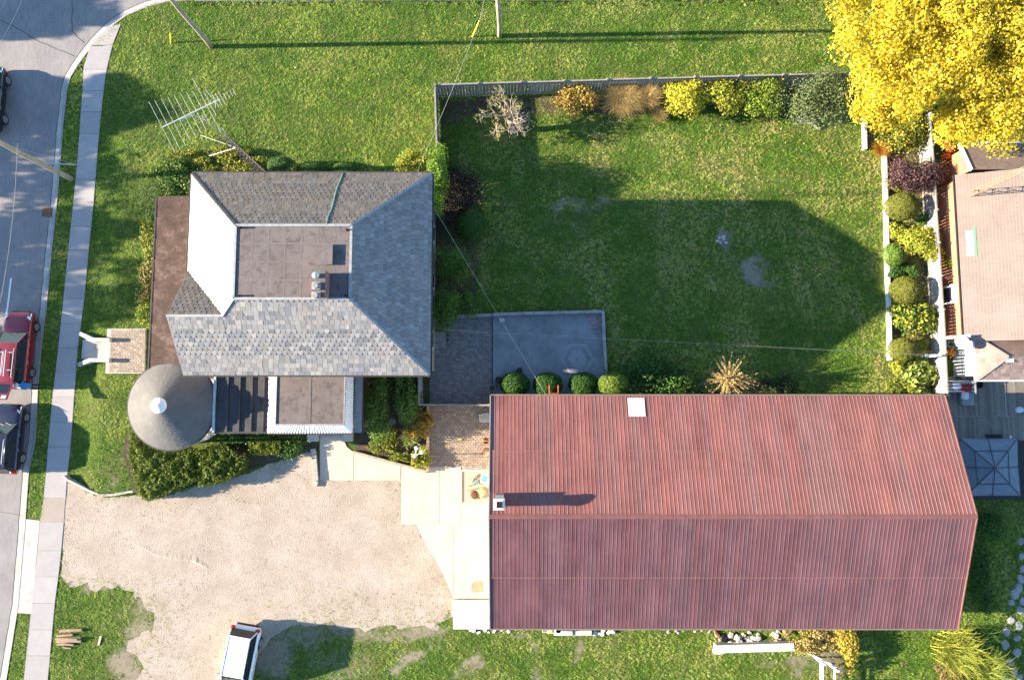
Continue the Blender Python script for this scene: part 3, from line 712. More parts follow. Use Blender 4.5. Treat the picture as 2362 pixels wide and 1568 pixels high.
pts = [nw.lerp(ne, .628 - .0 * k).lerp(tnw.lerp(tne, .775), k / 7) + V_((random.uniform(-.05, .05), 0, .055)) for k in range(8)]
MB().tube(pts, .045, 6).build('downpipe', M_copper, roof)
gm = plain('gutter_brown', (0.05, 0.045, 0.04), .5)
for a, b in ((nw, ne), (ne, se), (se, sw_), (vl, nw)):
    dd = (b - a).normalized(); out = V_((dd.y, -dd.x, 0));
    if out.dot(a - V_(((xW + xE) / 2, (yN + yS) / 2, ZE))) < 0: out = -out
    MB().beam(a + out * .06 + V_((0, 0, -.03)), b + out * .06 + V_((0, 0, -.03)), .11, .10).build('roof_gutter', gm, house)
# flat top
t = NT('membrane'); a1 = t.noise(0.7, 5, .7); a2 = t.noise(2.2, 6, .75); a3 = t.noise(40, 3)
c = t.ramp(a1, [(.3, (0.115, .096, .09)), (.7, (0.165, .142, .136))]); c = t.mix(t.ramp(a2, [(.50, 0.), (.62, .75)]), c, (0.075, .06, .056)); c = t.mix(1., c, t.ramp(a3, [(.3, .92), (.7, 1.08)]), 'MULTIPLY')
M_memb = t.bsdf(c, .8, 0, t.bump(a3, .2, .01), .3)
top = MB().box(fW + .07, fE - .07, fS + .07, fN - .07, ZT - .1, ZT + .02).build('flat_roof', M_memb, house)
M_seam = plain('membrane_seam', (0.142, .121, .115), .8)
for k in range(1, 7):
    x = fW + (fE - fW) * k / 7; MB().box(x - .05, x + .05, fS + .08, fN - .08, ZT + .018, ZT + .023).build('seam', M_seam, top)
for k in (1, 2, 3):
    y = fS + (fN - fS) * k / 4; MB().box(fW + .08, fE - .08, y - .04, y + .04, ZT + .0185, ZT + .0265).build('seam', M_seam, top)
hx0, hx1 = PX(734, 590, ZT), PX(768, 590, ZT); hy0, hy1 = PY(750, 609, ZT + .2), PY(750, 564, ZT + .2)
ht = MB().box(hx0, hx1, hy0, hy1, ZT, ZT + .17).build('hatch', M_memb, house); MB().box(hx0 - .03, hx1 + .03, hy0 - .03, hy1 + .03, ZT + .17, ZT + .21).build('lid', M_seam, ht)
ZC = 10.55
cx0, cx1 = PX(722, 650, ZC), PX(749, 650, ZC); cy0, cy1 = PY(735, 684, ZC), PY(735, 623, ZC)
M_cap2 = None
M_chim = plain('chimney_brick', (0.25, .10, .08), .9, var=.25, scale=8)
ch = MB().box(cx0, cx1, cy0, cy1, ZT - .2, ZC).build('chimney', M_chim, house)
MB().box(cx0 - .05, cx1 + .05, cy0 - .05, cy1 + .05, ZC, ZC + .09).build('cap', plain('chimney_cap', (0.13, .12, .105), .9), ch)
for k in range(8):
    z = ZT + .1 + k * .11; MB().box(cx0 - .006, cx1 + .006, cy0 - .006, cy1 + .006, z, z + .015).build('mortar_joint', M_concd, ch)
bx = (cx0 + cx1) / 2 - .08
MB().lathe((bx, cy1 - .32, ZC + .09), [(.12, 0), (.12, .16), (.19, .18), (.19, .24), (.14, .32), (.05, .36)], 16).build('chimney_pot', M_metal, ch, smooth=True)
for k in (0, 1):
    y = cy1 - .85 - .5 * k; MB().prism([(bx - .2, y - .2), (bx + .2, y - .2), (bx + .2, y + .2), (bx - .2, y + .2)], ZC + .09, ZC + .30).lathe((bx, y, ZC + .3), [(.16, 0), (.14, .12)], 12).build('flue', M_concd, ch)
for u, v in ((553, 525), (550, 682), (800, 530), (798, 682)):
    p = P(u, v, ZT + .1); MB().lathe((p.x, p.y, ZT + .02), [(.07, 0), (.05, .06), (.05, .22)], 8).build('vent', M_dark, house)

# front porch roof (brown felt) and its round corner
ZP = 3.3
M_felt = NT('brown_felt'); a1 = M_felt.noise(1.1, 6, .75); a2 = M_felt.noise(5, 6, .75, vec=M_felt.scaled((.5, 1, 1))); a3 = M_felt.noise(50, 3)
c = M_felt.ramp(a1, [(.3, (0.030, .021, .017)), (.52, (0.072, .046, .036)), (.72, (0.17, .12, .10))]); c = M_felt.mix(1., c, M_felt.ramp(a2, [(.3, .7), (.7, 1.25)]), 'MULTIPLY')
M_felt = M_felt.bsdf(c, .85, 0, M_felt.bump(a3, .2, .01), .25)
px0 = avg(PX(363, 455, ZP), PX(344, 840, ZP)); pyN = PY(363, 455, ZP); pyS = PY(345, 850, ZP)
porch = thing('front_porch', 'brown felt porch roof on posts along the street front of the house', 'porch', (px0 + .5, (pyN + pyS) / 2, 0))
yy = list(np.linspace(pyN, pyS, 9))
for k, (a, b) in enumerate(zip(yy[:-1], yy[1:])):
    MB().add([(px0, b + .004, ZP), (xW + OV, b + .004, ZP + .35), (xW + OV, a - .004, ZP + .36), (px0, a - .004, ZP + .012)], [(0, 1, 2, 3)]).build('roof_sheet', M_felt, porch)
    MB().beam((px0, a, ZP + .02), (xW + OV, a, ZP + .37), .05, .02).build('lap', M_felt, porch)
m = MB().add([(px0, pyS, ZP - .2), (xW + OV, pyS, ZP - .2), (xW + OV, pyN, ZP - .2), (px0, pyN, ZP - .2), (px0, pyS, ZP - .006), (xW + OV, pyS, ZP + .34), (xW + OV, pyN, ZP + .34), (px0, pyN, ZP - .006)],
             [(3, 2, 1, 0), (4, 5, 6, 7), (0, 1, 5, 4), (1, 2, 6, 5), (2, 3, 7, 6), (3, 0, 4, 7)]); m.build('roof_frame', M_white, porch)
MB().beam((px0 - .05, pyN, ZP - .02), (px0 - .05, pyS, ZP - .02), .09, .1).build('gutter', gm, porch)
for k in range(4):
    y = pyN - .3 + (pyS - pyN + .6) * k / 3; MB().box(px0 + .2, px0 + .42, y - .11, y + .11, .3, ZP - .2).build('post', M_white, porch)
MB().box(px0 + .1, xW + OV, pyS, pyN - .05, -.2, .5).build('floor', M_conc, porch)

tc = (P(294, 930, ZP) + P(496, 940, ZP) + P(398, 1038, ZP) + P(400, 833, ZP)) / 4
tr = avg(abs(PX(496, 940, ZP) - PX(294, 930, ZP)), abs(PY(398, 1038, ZP) - PY(400, 833, ZP))) / 2
ZA = 5.05
tur = thing('round_porch', 'round corner porch under a grey cone roof with white cap', 'porch', (tc.x, tc.y, 0))
M_cone = NT('cone_felt'); a1 = M_cone.noise(1.4, 5, .7); a2 = M_cone.noise(45, 3); a3 = M_cone.voro(7, out='Color')
c = M_cone.ramp(a1, [(.3, (0.105, .104, .10)), (.7, (0.145, .143, .137))]); c = M_cone.mix(1., c, M_cone.ramp(a2, [(.3, .86), (.7, 1.12)]), 'MULTIPLY'); M_cone = M_cone.bsdf(c, .85, 0, M_cone.bump(a2, .35, .012), .25)
rows = 15; m = MB(); N_ = 72
for k in range(rows):
    r0 = tr * (1 - k / rows); r1 = tr * (1 - (k + 1.15) / rows); r1 = max(r1, .02)
    z0 = ZP + (ZA - ZP) * k / rows + .016; z1 = ZP + (ZA - ZP) * (tr - r1) / tr + .002
    vs = []
    for i in range(N_):
        a = 2 * math.pi * i / N_; j = random.uniform(-.006, .006)
        vs += [(tc.x + r0 * math.cos(a), tc.y + r0 * math.sin(a), z0 - .02), (tc.x + r0 * math.cos(a), tc.y + r0 * math.sin(a), z0 + j), (tc.x + r1 * math.cos(a), tc.y + r1 * math.sin(a), z1)]
    m.add(vs, [f for i in range(N_) for f in ((3 * i, 3 * ((i + 1) % N_), 3 * ((i + 1) % N_) + 1, 3 * i + 1), (3 * i + 1, 3 * ((i + 1) % N_) + 1, 3 * ((i + 1) % N_) + 2, 3 * i + 2))])
m.build('cone_roof', M_cone, tur)
MB().lathe((tc.x, tc.y, ZP - .2), [(tr - .1, 0), (tr + .06, .06), (tr + .08, .2), (tr - .02, .205)], 64).build('eave_ring', gm, tur)
MB().lathe((tc.x, tc.y, ZA - .14), [(.46, 0), (.44, .05), (.30, .14), (.12, .2), (.02, .24)], 28).build('cap', M_white, tur, smooth=True)
MB().lathe((tc.x, tc.y, -.2), [(tr - .25, 0), (tr - .25, .8)], 40).build('floor', M_conc, tur)
for k in range(7):
    a = R(95 + k * 34); MB().lathe((tc.x + (tr - .4) * math.cos(a), tc.y + (tr - .4) * math.sin(a), .6), [(.14, 0), (.11, .2), (.10, ZP - .9), (.15, ZP - .8)], 12).build('column', M_white, tur)

# flat side porch, white-fascia box, grey strip
ZS = 3.25
M_tar = plain('tar_roof', (0.055, .055, .058), .75, var=.3, scale=2, fine=50)
sx0, sx1 = PX(497, 900, ZS), PX(620, 900, ZS); syS = PY(560, 996, ZS); syN = yS + OV
side = thing('side_porch', 'dark tar side porch roof with raised battens next to the cone', 'porch', ((sx0 + sx1) / 2, (syN + syS) / 2, 0))
MB().box(sx0, sx1, syS, syN, ZS - .2, ZS).build('roof', M_tar, side)
for u in (525, 552.5, 580.5, 608):
    x = PX(u, 930, ZS); MB().box(x - .05, x + .05, syS + .02, syN, ZS, ZS + .09).build('batten', M_tar, side)
MB().box(sx0 - .06, sx0 + .06, syS - .03, syN, ZS - .15, ZS + .16).build('flashing', plain('blue_grey_metal', (0.38, .47, .50), .5, .3), side)
MB().box(sx0, sx1, syS - .1, syS - .005, ZS - .12, ZS - .01).build('gutter', gm, side)
MB().box(sx0 + .2, sx1, syS + .25, syN, -.2, ZS - .2).build('wall', M_hwall, side)
ZB = 4.0
bx0, bx1 = PX(619, 930, ZS), PX(814, 930, ZS); byS = PY(700, 998, ZS); ix0, ix1 = PX(636, 920, ZB), PX(796, 920, ZB); iyS = PY(700, 980, ZB)
sun_ = thing('sunroom', 'flat brown roofed entrance wing with white ribbed metal skirt', 'porch', ((bx0 + bx1) / 2, (byS + syN) / 2, 0))
MB().box(bx0 + .25, bx1 - .25, byS + .25, syN, -.2, ZS).build('wall', M_siding, sun_)
MB().box(ix0, ix1, iyS, syN, ZS, ZB).build('roof', M_memb, sun_)
for a in (ix0, ix1 - .06): MB().box(a, a + .06, iyS, syN - .01, ZB, ZB + .05).build('trim', M_lead, sun_)
MB().box(ix0 + .065, ix1 - .065, iyS, iyS + .06, ZB, ZB + .05).build('trim', M_lead, sun_)
xm = (ix0 + ix1) / 2; MB().box(xm - .04, xm + .04, iyS + .07, syN - .01, ZB + .001, ZB + .012).build('seam', M_seam, sun_)
def skirt(a0, a1, b0, b1, n):
    """ribbed panels from the top edge a0-a1 down to the lower edge b0-b1"""
    for k in range(n):
        q = [V_(a0).lerp(V_(a1), k / n), V_(a0).lerp(V_(a1), (k + .94) / n), V_(b0).lerp(V_(b1), (k + .94) / n), V_(b0).lerp(V_(b1), k / n)]
        nn = (q[1] - q[0]).cross(q[3] - q[0]).normalized(); nn = nn if nn.z > 0 else -nn
        mid = (q[0] + q[1]) / 2 + nn * .035; mid2 = (q[2] + q[3]) / 2 + nn * .035
        m = MB(); m.add([q[0], mid, q[1], q[3], mid2, q[2]], [(0, 1, 4, 3), (1, 2, 5, 4)]); m.build('skirt_panel', M_white, sun_)
skirt((ix0, syN, ZB), (ix0, iyS, ZB), (bx0, syN, ZS), (bx0, byS, ZS), 12)
skirt((ix0, iyS, ZB), (ix1, iyS, ZB), (bx0, byS, ZS), (bx1, byS, ZS), 30)
skirt((ix1, iyS, ZB), (ix1, syN, ZB), (bx1, byS, ZS), (bx1, syN, ZS), 22)
MB().box(bx0 - .02, bx1 + .02, byS - .1, byS - .01, ZS - .14, ZS - .01).build('gutter', gm, sun_)
gx1 = PX(836, 930, 3.0); MB().box(bx1 + .02, gx1, byS, syN, 2.85, 3.0).build('side_roof', plain('grey_felt', (0.30, .29, .275), .85), sun_)
MB().box(bx1 + .1, gx1 - .2, byS + .3, syN, -.2, 2.85).build('side_wall', M_hwall, sun_)
MB().box(gx1, gx1 + .07, byS - .05, syN, 2.9, 3.02).build('gutter', gm, sun_)
for u0, u1 in ((709, 731), (790, 811)):
    a, b = P(u0, 999, .6), P(u1, 1018, .6); MB().box(a.x, b.x, b.y, a.y + .3, -.1, .6).build('pier', M_conc, sun_, bevel=.04)
a, b = P(733, 990, .3), P(788, 1006, .3); MB().box(a.x, b.x, b.y, a.y, 0.0, .17).build('door_step', M_concd, sun_)

# ================================================================== red barn
ZG = 3.0
gx0_ = avg(PX(1128, 915, ZG), PX(1135, 1447, ZG)); gx1_ = avg(PX(2172, 910, ZG), PX(2215, 1450, ZG)); gyN_ = avg(PY(1128, 915, ZG), PY(2172, 910, ZG)); gyS_ = avg(PY(1135, 1447, ZG), PY(2215, 1450, ZG))
ZRG = ZG
while PX(2252, 1190, ZRG) > gx1_ and ZRG < 6.5: ZRG += .02
gyR = PY(1700, 1191, ZRG)
barn = thing('barn', 'long low outbuilding with a ribbed red metal roof', 'barn', ((gx0_ + gx1_) / 2, (gyN_ + gyS_) / 2, 0))
MB().box(gx0_ + .12, gx1_ - .3, gyS_ + .3, gyN_ - .3, -.3, ZG - .06).build('wall', plain('barn_siding', (0.40, .36, .30), .85), barn)
m = MB()
for x in (gx0_ + .12, gx1_ - .3): m.face((x, gyS_ + .3, ZG - .06), (x, gyN_ - .3, ZG - .06), (x, gyR, ZRG - .15))
m.build('gable_wall', plain('barn_gable', (0.40, .36, .30), .85), barn)
rf = MB(); e = .05
rf.add([(gx0_, gyS_, ZG - e), (gx1_, gyS_, ZG - e), (gx1_, gyR, ZRG - e), (gx0_, gyR, ZRG - e), (gx0_, gyN_, ZG - e), (gx1_, gyN_, ZG - e)], [(0, 1, 2, 3), (3, 2, 5, 4)])
broof = rf.build('roof', M_woodg, barn)
t = NT('red_metal'); c0_ = t.n('ShaderNodeObjectInfo').outputs['Color']
a1 = t.noise(.9, 5, .7, vec=t.scaled((1, .35, 1))); a2 = t.noise(30, 4, .7, vec=t.scaled((1, .3, 1)))
c = t.mix(1., c0_, t.ramp(a1, [(.3, .75), (.7, 1.25)]), 'MULTIPLY'); c = t.mix(1., c, t.ramp(a2, [(.3, .85), (.7, 1.15)]), 'MULTIPLY')
M_red = t.bsdf(c, t.ramp(a1, [(.3, .42), (.7, .6)]), .0, t.bump(a2, .08, .01), .45)
NP = 59; wp = (gx1_ - gx0_) / NP
def panel_mesh(ya, za, yb, zb):
    m = MB(); sl_ = V_((0, yb - ya, zb - za)).normalized(); nn = sl_.cross(V_((-1, 0, 0))); nn = nn if nn.z > 0 else -nn
    prof = []
    for r_ in (0, 1):
        b0 = r_ * wp / 2
        prof += [(b0, 0), (b0 + .010, .013), (b0 + .026, .013), (b0 + .036, 0)]
    prof += [(wp - .004, 0)]
    A, B = V_((0, ya, za)), V_((0, yb, zb)); n = len(prof)
    vs = [A + V_((x, 0, 0)) + nn * h for x, h in prof] + [B + V_((x, 0, 0)) + nn * h for x, h in prof]
    m.add(vs, [(i, i + 1, n + i + 1, n + i) for i in range(n - 1)] + [tuple(range(n))])
    return m.mesh('roof_panel', M_red)
fN_, fS_ = PY(1700, 1039, 4.0), PY(1700, 1331, 4.0)
zN_ = ZG + (gyN_ - fN_) / (gyN_ - gyR) * (ZRG - ZG); zS_ = ZG + (fS_ - gyS_) / (gyR - gyS_) * (ZRG - ZG)
L4 = .012
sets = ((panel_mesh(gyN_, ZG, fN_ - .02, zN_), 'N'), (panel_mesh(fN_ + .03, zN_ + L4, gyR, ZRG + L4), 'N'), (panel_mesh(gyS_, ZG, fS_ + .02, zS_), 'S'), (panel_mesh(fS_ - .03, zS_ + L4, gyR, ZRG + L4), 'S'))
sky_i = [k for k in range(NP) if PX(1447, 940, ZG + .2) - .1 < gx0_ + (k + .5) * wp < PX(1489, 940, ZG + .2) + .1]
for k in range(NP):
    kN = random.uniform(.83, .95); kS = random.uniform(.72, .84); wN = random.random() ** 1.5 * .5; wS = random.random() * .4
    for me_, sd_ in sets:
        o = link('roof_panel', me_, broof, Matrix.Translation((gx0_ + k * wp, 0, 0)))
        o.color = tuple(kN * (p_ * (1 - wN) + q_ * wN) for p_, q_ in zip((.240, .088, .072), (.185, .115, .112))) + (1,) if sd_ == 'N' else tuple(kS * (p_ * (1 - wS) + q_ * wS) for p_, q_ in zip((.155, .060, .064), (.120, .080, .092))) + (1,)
MB().beam((gx0_, gyR - .06, ZRG + .035), (gx1_, gyR - .06, ZRG + .035), .13, .02, up=(0, -.35, 1)).beam((gx0_, gyR + .06, ZRG + .035), (gx1_, gyR + .06, ZRG + .035), .13, .02, up=(0, .35, 1)).build('ridge_cap', plain('ridge_red', (0.17, .075, .065), .55), broof)
for y, z in ((fN_, zN_ + .03), (fS_, zS_ + .03)): MB().beam((gx0_, y, z), (gx1_, y, z), .03, .012).build('lap_strip', plain('lap_pink', (.22, .12, .10), .6), broof)
sk0, sk1 = PX(1449, 940, ZG + .2), PX(1487, 940, ZG + .2); ya, yb = PY(1468, 918, ZG + .1), PY(1468, 960, ZG + .4)
zf = lambda y: ZG + (gyN_ - y) / (gyN_ - gyR) * (ZRG - ZG)
skm = MB(); skm.beam(((sk0 + sk1) / 2, ya, zf(ya) + .03), ((sk0 + sk1) / 2, yb, zf(yb) + .03), sk1 - sk0, .02, up=(0, .35, 1)); sky_l = skm.build('skylight', plain('skylight_plastic', (0.72, .74, .75), .35, var=.05), broof)
for k in range(5):
    x = sk0 + (sk1 - sk0) * (k + .3) / 5; MB().beam((x, ya, zf(ya) + .045), (x, yb, zf(yb) + .045), .03, .014, up=(0, .35, 1)).build('rib', M_white, sky_l)
for y, z in ((gyN_ + .05, ZG - .03), (gyS_ - .05, ZG - .03)): MB().beam((gx0_, y, z), (gx1_, y, z), .09, .09).build('gutter', plain('barn_gutter', (0.17, .13, .10), .7), barn)
for x in (gx0_ - .03, gx1_ + .03):
    for ya_, yb_ in ((gyN_, gyR), (gyS_, gyR)): MB().beam((x, ya_, ZG - .02), (x, yb_, ZRG - .02), .06, .16).build('barge_board', M_woodg if x < 0 else plain('dull_red_trim', (.16, .085, .07), .7), barn)
ZCB = zf(PY(1150, 1162, 5.2)) + 1.3
a, b = P(1140.5, 1151, ZCB), P(1163, 1174.5, ZCB)
bc = MB().box(a.x, b.x, b.y, a.y, ZG + .4, ZCB).build('chimney', M_concd, barn)
cxm, cym = (a.x + b.x) / 2, (a.y + b.y) / 2
m = MB(); w1, w2, zc_ = (b.x - a.x) / 2 + .05, .17, ZCB + .002
m.add([(cxm + s_ * w1, cym + q * w1, zc_) for s_, q in ((-1, -1), (1, -1), (1, 1), (-1, 1))] + [(cxm + s_ * w2, cym + q * w2, zc_ + .16) for s_, q in ((-1, -1), (1, -1), (1, 1), (-1, 1))],
      [(0, 1, 5, 4), (1, 2, 6, 5), (2, 3, 7, 6), (3, 0, 4, 7)]); m.build('cap', M_concw, bc)
MB().box(cxm - .16, cxm + .16, cym - .16, cym + .16, ZCB + .01, ZCB + .15).build('flue', M_black, bc)
a, b = P(1143, 1141.5, ZCB - .5), P(1162, 1150.5, ZCB - .5); MB().box(a.x, b.x, b.y + .01, a.y, ZG + .5, ZCB - .45).build('stack', M_metal, bc)
p = P(1278, 906, 2.6); br = MB(); q = V_((p.x, gyN_ - .3, 2.4))
br.tube([q, q + V_((0, .45, 0))], .05).tube([q + V_((-.27, .95, 0)), q + V_((-.27, .45, 0)), q + V_((.27, .45, 0)), q + V_((.27, .95, 0))], .04); br.build('wall_bracket', M_redp, barn)
pa = struct(MB().prism(W2([(1046, 1381), (1136, 1381), (1136, 1447), (1046, 1447)]), -.1, .30).build('loading_pad', M_concw))

# ================================================================== fences
M_cap = plain('fence_cap', (0.25, .23, .20), .9, var=.2, scale=4)
def fence(name, label, pts, h, mat_c, bw=.165, gap=.006, side=-1, posts_extra=.12, jitter=.015, step=2.72):
    """pts: ground points (world 2d); boards on the side given"""
    t_ = thing(name, label, 'fence', (pts[0][0], pts[0][1], 0))
    bm_ = {}
    for i in range(len(pts) - 1):
        a, b = V_((*pts[i], 0)), V_((*pts[i + 1], 0)); L = (b - a).length; d = (b - a).normalized(); nrm = V_((d.y, -d.x, 0)) * (-side); yaw = math.atan2(d.y, d.x)
        ns = max(1, round(L / step))
        for k in range(ns + (1 if i == len(pts) - 2 else 0)):
            q = a + d * (L * k / ns); MB().obox((q.x, q.y, (h + posts_extra) / 2 - .05), .11, .11, h + posts_extra + .1, yaw).build('post', M_woodg, t_)
        for k in range(ns):
            hh = h + random.uniform(-jitter, jitter) * 2; p, q = a + d * (L * k / ns + .06), a + d * (L * (k + 1) / ns - .06)
            for z in (.35, hh - .25): MB().beam(p - nrm * .0 + V_((0, 0, z)), q + V_((0, 0, z)), .045, .09).build('rail', M_woodg, t_)
            MB().beam(p + V_((0, 0, hh + .012)), q + V_((0, 0, hh + .012)), .09, .03).build('cap_rail', M_cap, t_)
            nb = max(1, int((q - p).length / bw)); wv = (q - p).length / nb
            key = (round(wv, 3))
            if key not in bm_: bm_[key] = MB().box(-wv / 2 + gap, wv / 2 - gap, -.011, .011, 0, 1).mesh('board', M_wood)
            for j in range(nb):
                c = p + d * (wv * (j + .5)) + nrm * (.036 + .016 * (j % 2) + random.uniform(0, .005))
                o = link('board', bm_[key], t_, Matrix.Translation((c.x, c.y, .05)) @ Matrix.Rotation(yaw, 4, 'Z') @ Matrix.Diagonal((1, 1, hh - .06, 1)))
                kk = random.uniform(.75, 1.2); o.color = (mat_c[0] * kk, mat_c[1] * kk, mat_c[2] * kk, 1)
    return t_
HF = 1.95
def ft(u, v, h=HF): return tuple(P(u, v, h)[:2])
fence('fence', 'long grey board fence with cap rail between the lots at the back', [ft(1003, 196), ft(1500, 181), ft(2010, 168)], HF, (0.27, .26, .245), gap=.016, bw=.19, side=1)
fence('fence', 'short grey board fence running down from the corner to the purple shrub', [ft(1003, 199), ft(1006, 300), ft(1009, 392)], HF, (0.26, .24, .21), gap=-.002, side=-1, step=2.4)
fence('fence', 'pale board fence behind the topiary bed beside the brick neighbour house', [ft(2146, 262, 1.6), ft(2166, 560, 1.6), ft(2176, 714, 1.6), ft(2186, 912, 1.6)], 1.6, (0.40, .38, .35), bw=.2, gap=.009, side=1, step=2.4)
fence('fence', 'short weathered fence and gate between brick patio and walkway', [ft(966, 870, 1.7), ft(966, 932, 1.7)], 1.7, (0.25, .24, .22), side=1, step=2.0)
fence('gate', 'pale topped board gate across the walkway at the barn corner', [ft(968, 933, 1.7), ft(1127, 934, 1.7)], 1.7, (0.30, .28, .26), side=-1, step=1.5)['category'] = 'gate'

# ================================================================== neighbour's house
t = NT('beige_shingle'); a1 = t.noise(.8, 5, .65); a2 = t.noise(45, 3, .7); a3 = t.noise(3, 4, .7, vec=t.scaled((.3, 3.5, 1)))
c = t.ramp(a1, [(.3, (0.205, .168, .148)), (.7, (0.245, .207, .185))]); c = t.mix(1., c, t.ramp(a2, [(.3, .85), (.7, 1.15)]), 'MULTIPLY'); c = t.mix(1., c, t.ramp(a3, [(.3, .93), (.7, 1.07)]), 'MULTIPLY')
M_shing = t.bsdf(c, .95, 0, t.bump(a2, .3, .012), .15)
nb = thing('neighbour_house', 'brick neighbour house with pale beige shingle roof and white fascia', 'house', P(2330, 600))
ZN = 2.7
e0, e1 = P(2206, 404, ZN), P(2222, 787, ZN); ex = (e0.x + e1.x) / 2
r0, r1 = V_((ex + 6.0, e0.y + .15, ZN + 1.75)), V_((ex + 6.0, e1.y, ZN + 1.75))
a_, b_ = V_((ex, e0.y, ZN)), V_((ex, e1.y, ZN))
rows = 34
rfm = MB()
rfm.face(b_, r1, r0, a_); rfm.face(r0, r1, r1 + V_((6, 0, -1.75)), r0 + V_((6, 0, -1.75)))
for q, w in ((a_, b_),): rfm.face(q, w, w - V_((0, 0, .16)), q - V_((0, 0, .16)))
rfm.face(a_ - V_((0, 0, .16)), a_, r0, r0 - V_((0, 0, .16))); rfm.face(b_ - V_((0, 0, .16)), b_, r1, r1 - V_((0, 0, .16)))
nroof = rfm.build('roof', M_shing, nb)
for k in range(rows):
    f0, f1 = k / rows, (k + 1.08) / rows
    p, q, r_, s_ = b_.lerp(r1, f0), b_.lerp(r1, min(1, f1)), a_.lerp(r0, min(1, f1)), a_.lerp(r0, f0)
    z1_, z2_ = V_((0, 0, .022)), V_((0, 0, .008))
    MB().add([p + z1_, q + z2_, r_ + z2_, s_ + z1_, p, s_], [(0, 1, 2, 3), (4, 0, 3, 5)]).build('shingle_course', M_shing, nroof)
MB().box(ex + .35, ex + 11.6, e1.y + .15, e0.y - .15, -.3, ZN - .1).build('wall', M_brick, nb)
mm = MB()
for y in (e1.y + .15, e0.y - .15): mm.face((ex + .35, y, ZN - .12), (ex + 11.6, y, ZN - .12), (ex + 6, y, ZN + 1.5))
mm.build('gable_wall', M_brick, nb)
for k in range(30):
    z = .1 + k * .085; MB().box(ex + .343, ex + .352, e1.y + .16, e0.y - .16, z, z + .014).build('mortar_joint', M_timber, nb)
MB().beam(a_ + V_((-.05, 0, -.06)), b_ + V_((-.05, 0, -.06)), .1, .12).build('gutter', M_dark, nb)
w_ = P(2200, 680, 1.2); wi = MB().box(ex + .05, ex + .36, PY(2200, 701, 1.2), PY(2200, 659, 1.2), .7, 1.75).build('window', M_white, nb)
MB().box(ex + .035, ex + .05, PY(2200, 696, 1.2), PY(2200, 664, 1.2), .82, 1.62).build('pane', M_glass, wi)
p0_, p1_ = PY(2250, 586, 3.3), PY(2250, 529, 3.3); xa, xb = PX(2239, 557, 3.25) , PX(2256, 557, 3.35)
zr_ = lambda x: ZN + (x - ex) / 6.0 * 1.75
pt = MB(); pt.add([(xa, p0_, zr_(xa) + .04), (xb, p0_, zr_(xb) + .04), (xb, p1_, zr_(xb) + .04), (xa, p1_, zr_(xa) + .04)], [(0, 1, 2, 3)]); pt = pt.build('roof_patch', M_white, nb)
xc = PX(2262, 557, 3.4); MB().add([(xb, p0_, zr_(xb) + .042), (xc, p0_ - .1, zr_(xc) + .042), (xc, p1_ + .3, zr_(xc) + .042), (xb, p1_ + .2, zr_(xb) + .042)], [(0, 1, 2, 3)]).build('edge_tape', plain('green_tape', (0.12, .45, .16), .6), pt)
# wing behind, in the shade of the tree
ZW = 2.6; q0, q1 = P(2214, 352, ZW), P(2222, 400, ZW)
wx = (q0.x + q1.x) / 2
M_bshing = plain('brown_shingle', (0.17, .125, .10), .95, var=.2, scale=3, fine=50, bump=.3)
wg = MB(); yT = P(2300, 330, ZW).y; yB = e0.y + .05
wg.add([(wx, yT, ZW), (wx + 11, yT, ZW), (wx + 11, yB, ZW + 1.0), (wx, yB, ZW + 1.0), (wx, yT, ZW - .15), (wx, yB, ZW - .15), (wx + 11, yT, ZW - .15)], [(1, 0, 3, 2), (0, 4, 5, 3), (0, 1, 6, 4)]); wg.build('wing_roof', M_bshing, nb)  # wing shingles darker than the main roof: north slope's shade is in the colour
MB().beam((wx - .04, yT, ZW - .06), (wx - .04, yB, ZW + .94), .07, .24).build('fascia', M_white, nb)
MB().box(wx + .3, wx + 11, yB, yT - .3, -.3, ZW - .1).build('wing_wall', M_brick, nb)
MB().beam((wx, yT + .05, ZW - .05), (wx + 11, yT + .05, ZW - .05), .1, .1).build('gutter', M_white, nb)
# rear addition with small hip roof
ZA2 = 2.7
h0, h1 = P(2250, 797, ZA2), P(2250, 876, ZA2); hx = (h0.x + h1.x) / 2
add = thing('rear_addition', 'white sided rear addition with small hipped brown shingle roof', 'house', (hx + 1.5, (h0.y + h1.y) / 2, 0))
MB().box(hx + .3, hx + 6, h1.y + .3, h0.y + .6, -.3, ZA2 - .08).build('wall', M_siding, add)
rd = (h0.y + .6 - h1.y) * .5
A0, A1, A2, A3 = V_((hx, h1.y, ZA2)), V_((hx + 7, h1.y, ZA2)), V_((hx + 7, h0.y + .6, ZA2)), V_((hx, h0.y + .6, ZA2))
T0 = V_((hx + rd * 1.05, (h1.y + h0.y + .6) / 2, ZA2 + .85)); T1 = T0 + V_((5, 0, 0))
hr = MB(); hr.face(A0, A1, T1, T0); hr.face(A2, A3, T0, T1); hr.face(A3, A0, T0); hr.face(A0, A3, A2, A1); hr = hr.build('roof', M_bshing, add)
rest = MB(); rest.c = (1, 1, 1); bs = [(0.22, .165, .14), (0.25, .19, .16), (0.20, .15, .13), (0.27, .205, .175)]
slate_slope(rest, [A0, A1, T1, T0], bs, cw=.3, bands=((9, 0),), lift=.012); slate_slope(rest, [A3, A0, T0], bs, cw=.3, bands=((9, 0),), lift=.012)
finish_slates(hr, rest, 160)
for o in hr.children: o.name = o.name.replace('slate', 'shingle')
for p, q in ((A0, A1), (A3, A0)): MB().beam(p + V_((-.05, -.05, -.02)), q + V_((-.05, -.05, -.02)), .09, .1).build('gutter', M_white, add)
for p in (A0, A3): MB().beam(p + V_((0, 0, .05)), T0 + V_((0, 0, .05)), .16, .03).build('hip_cap', M_shing, add)
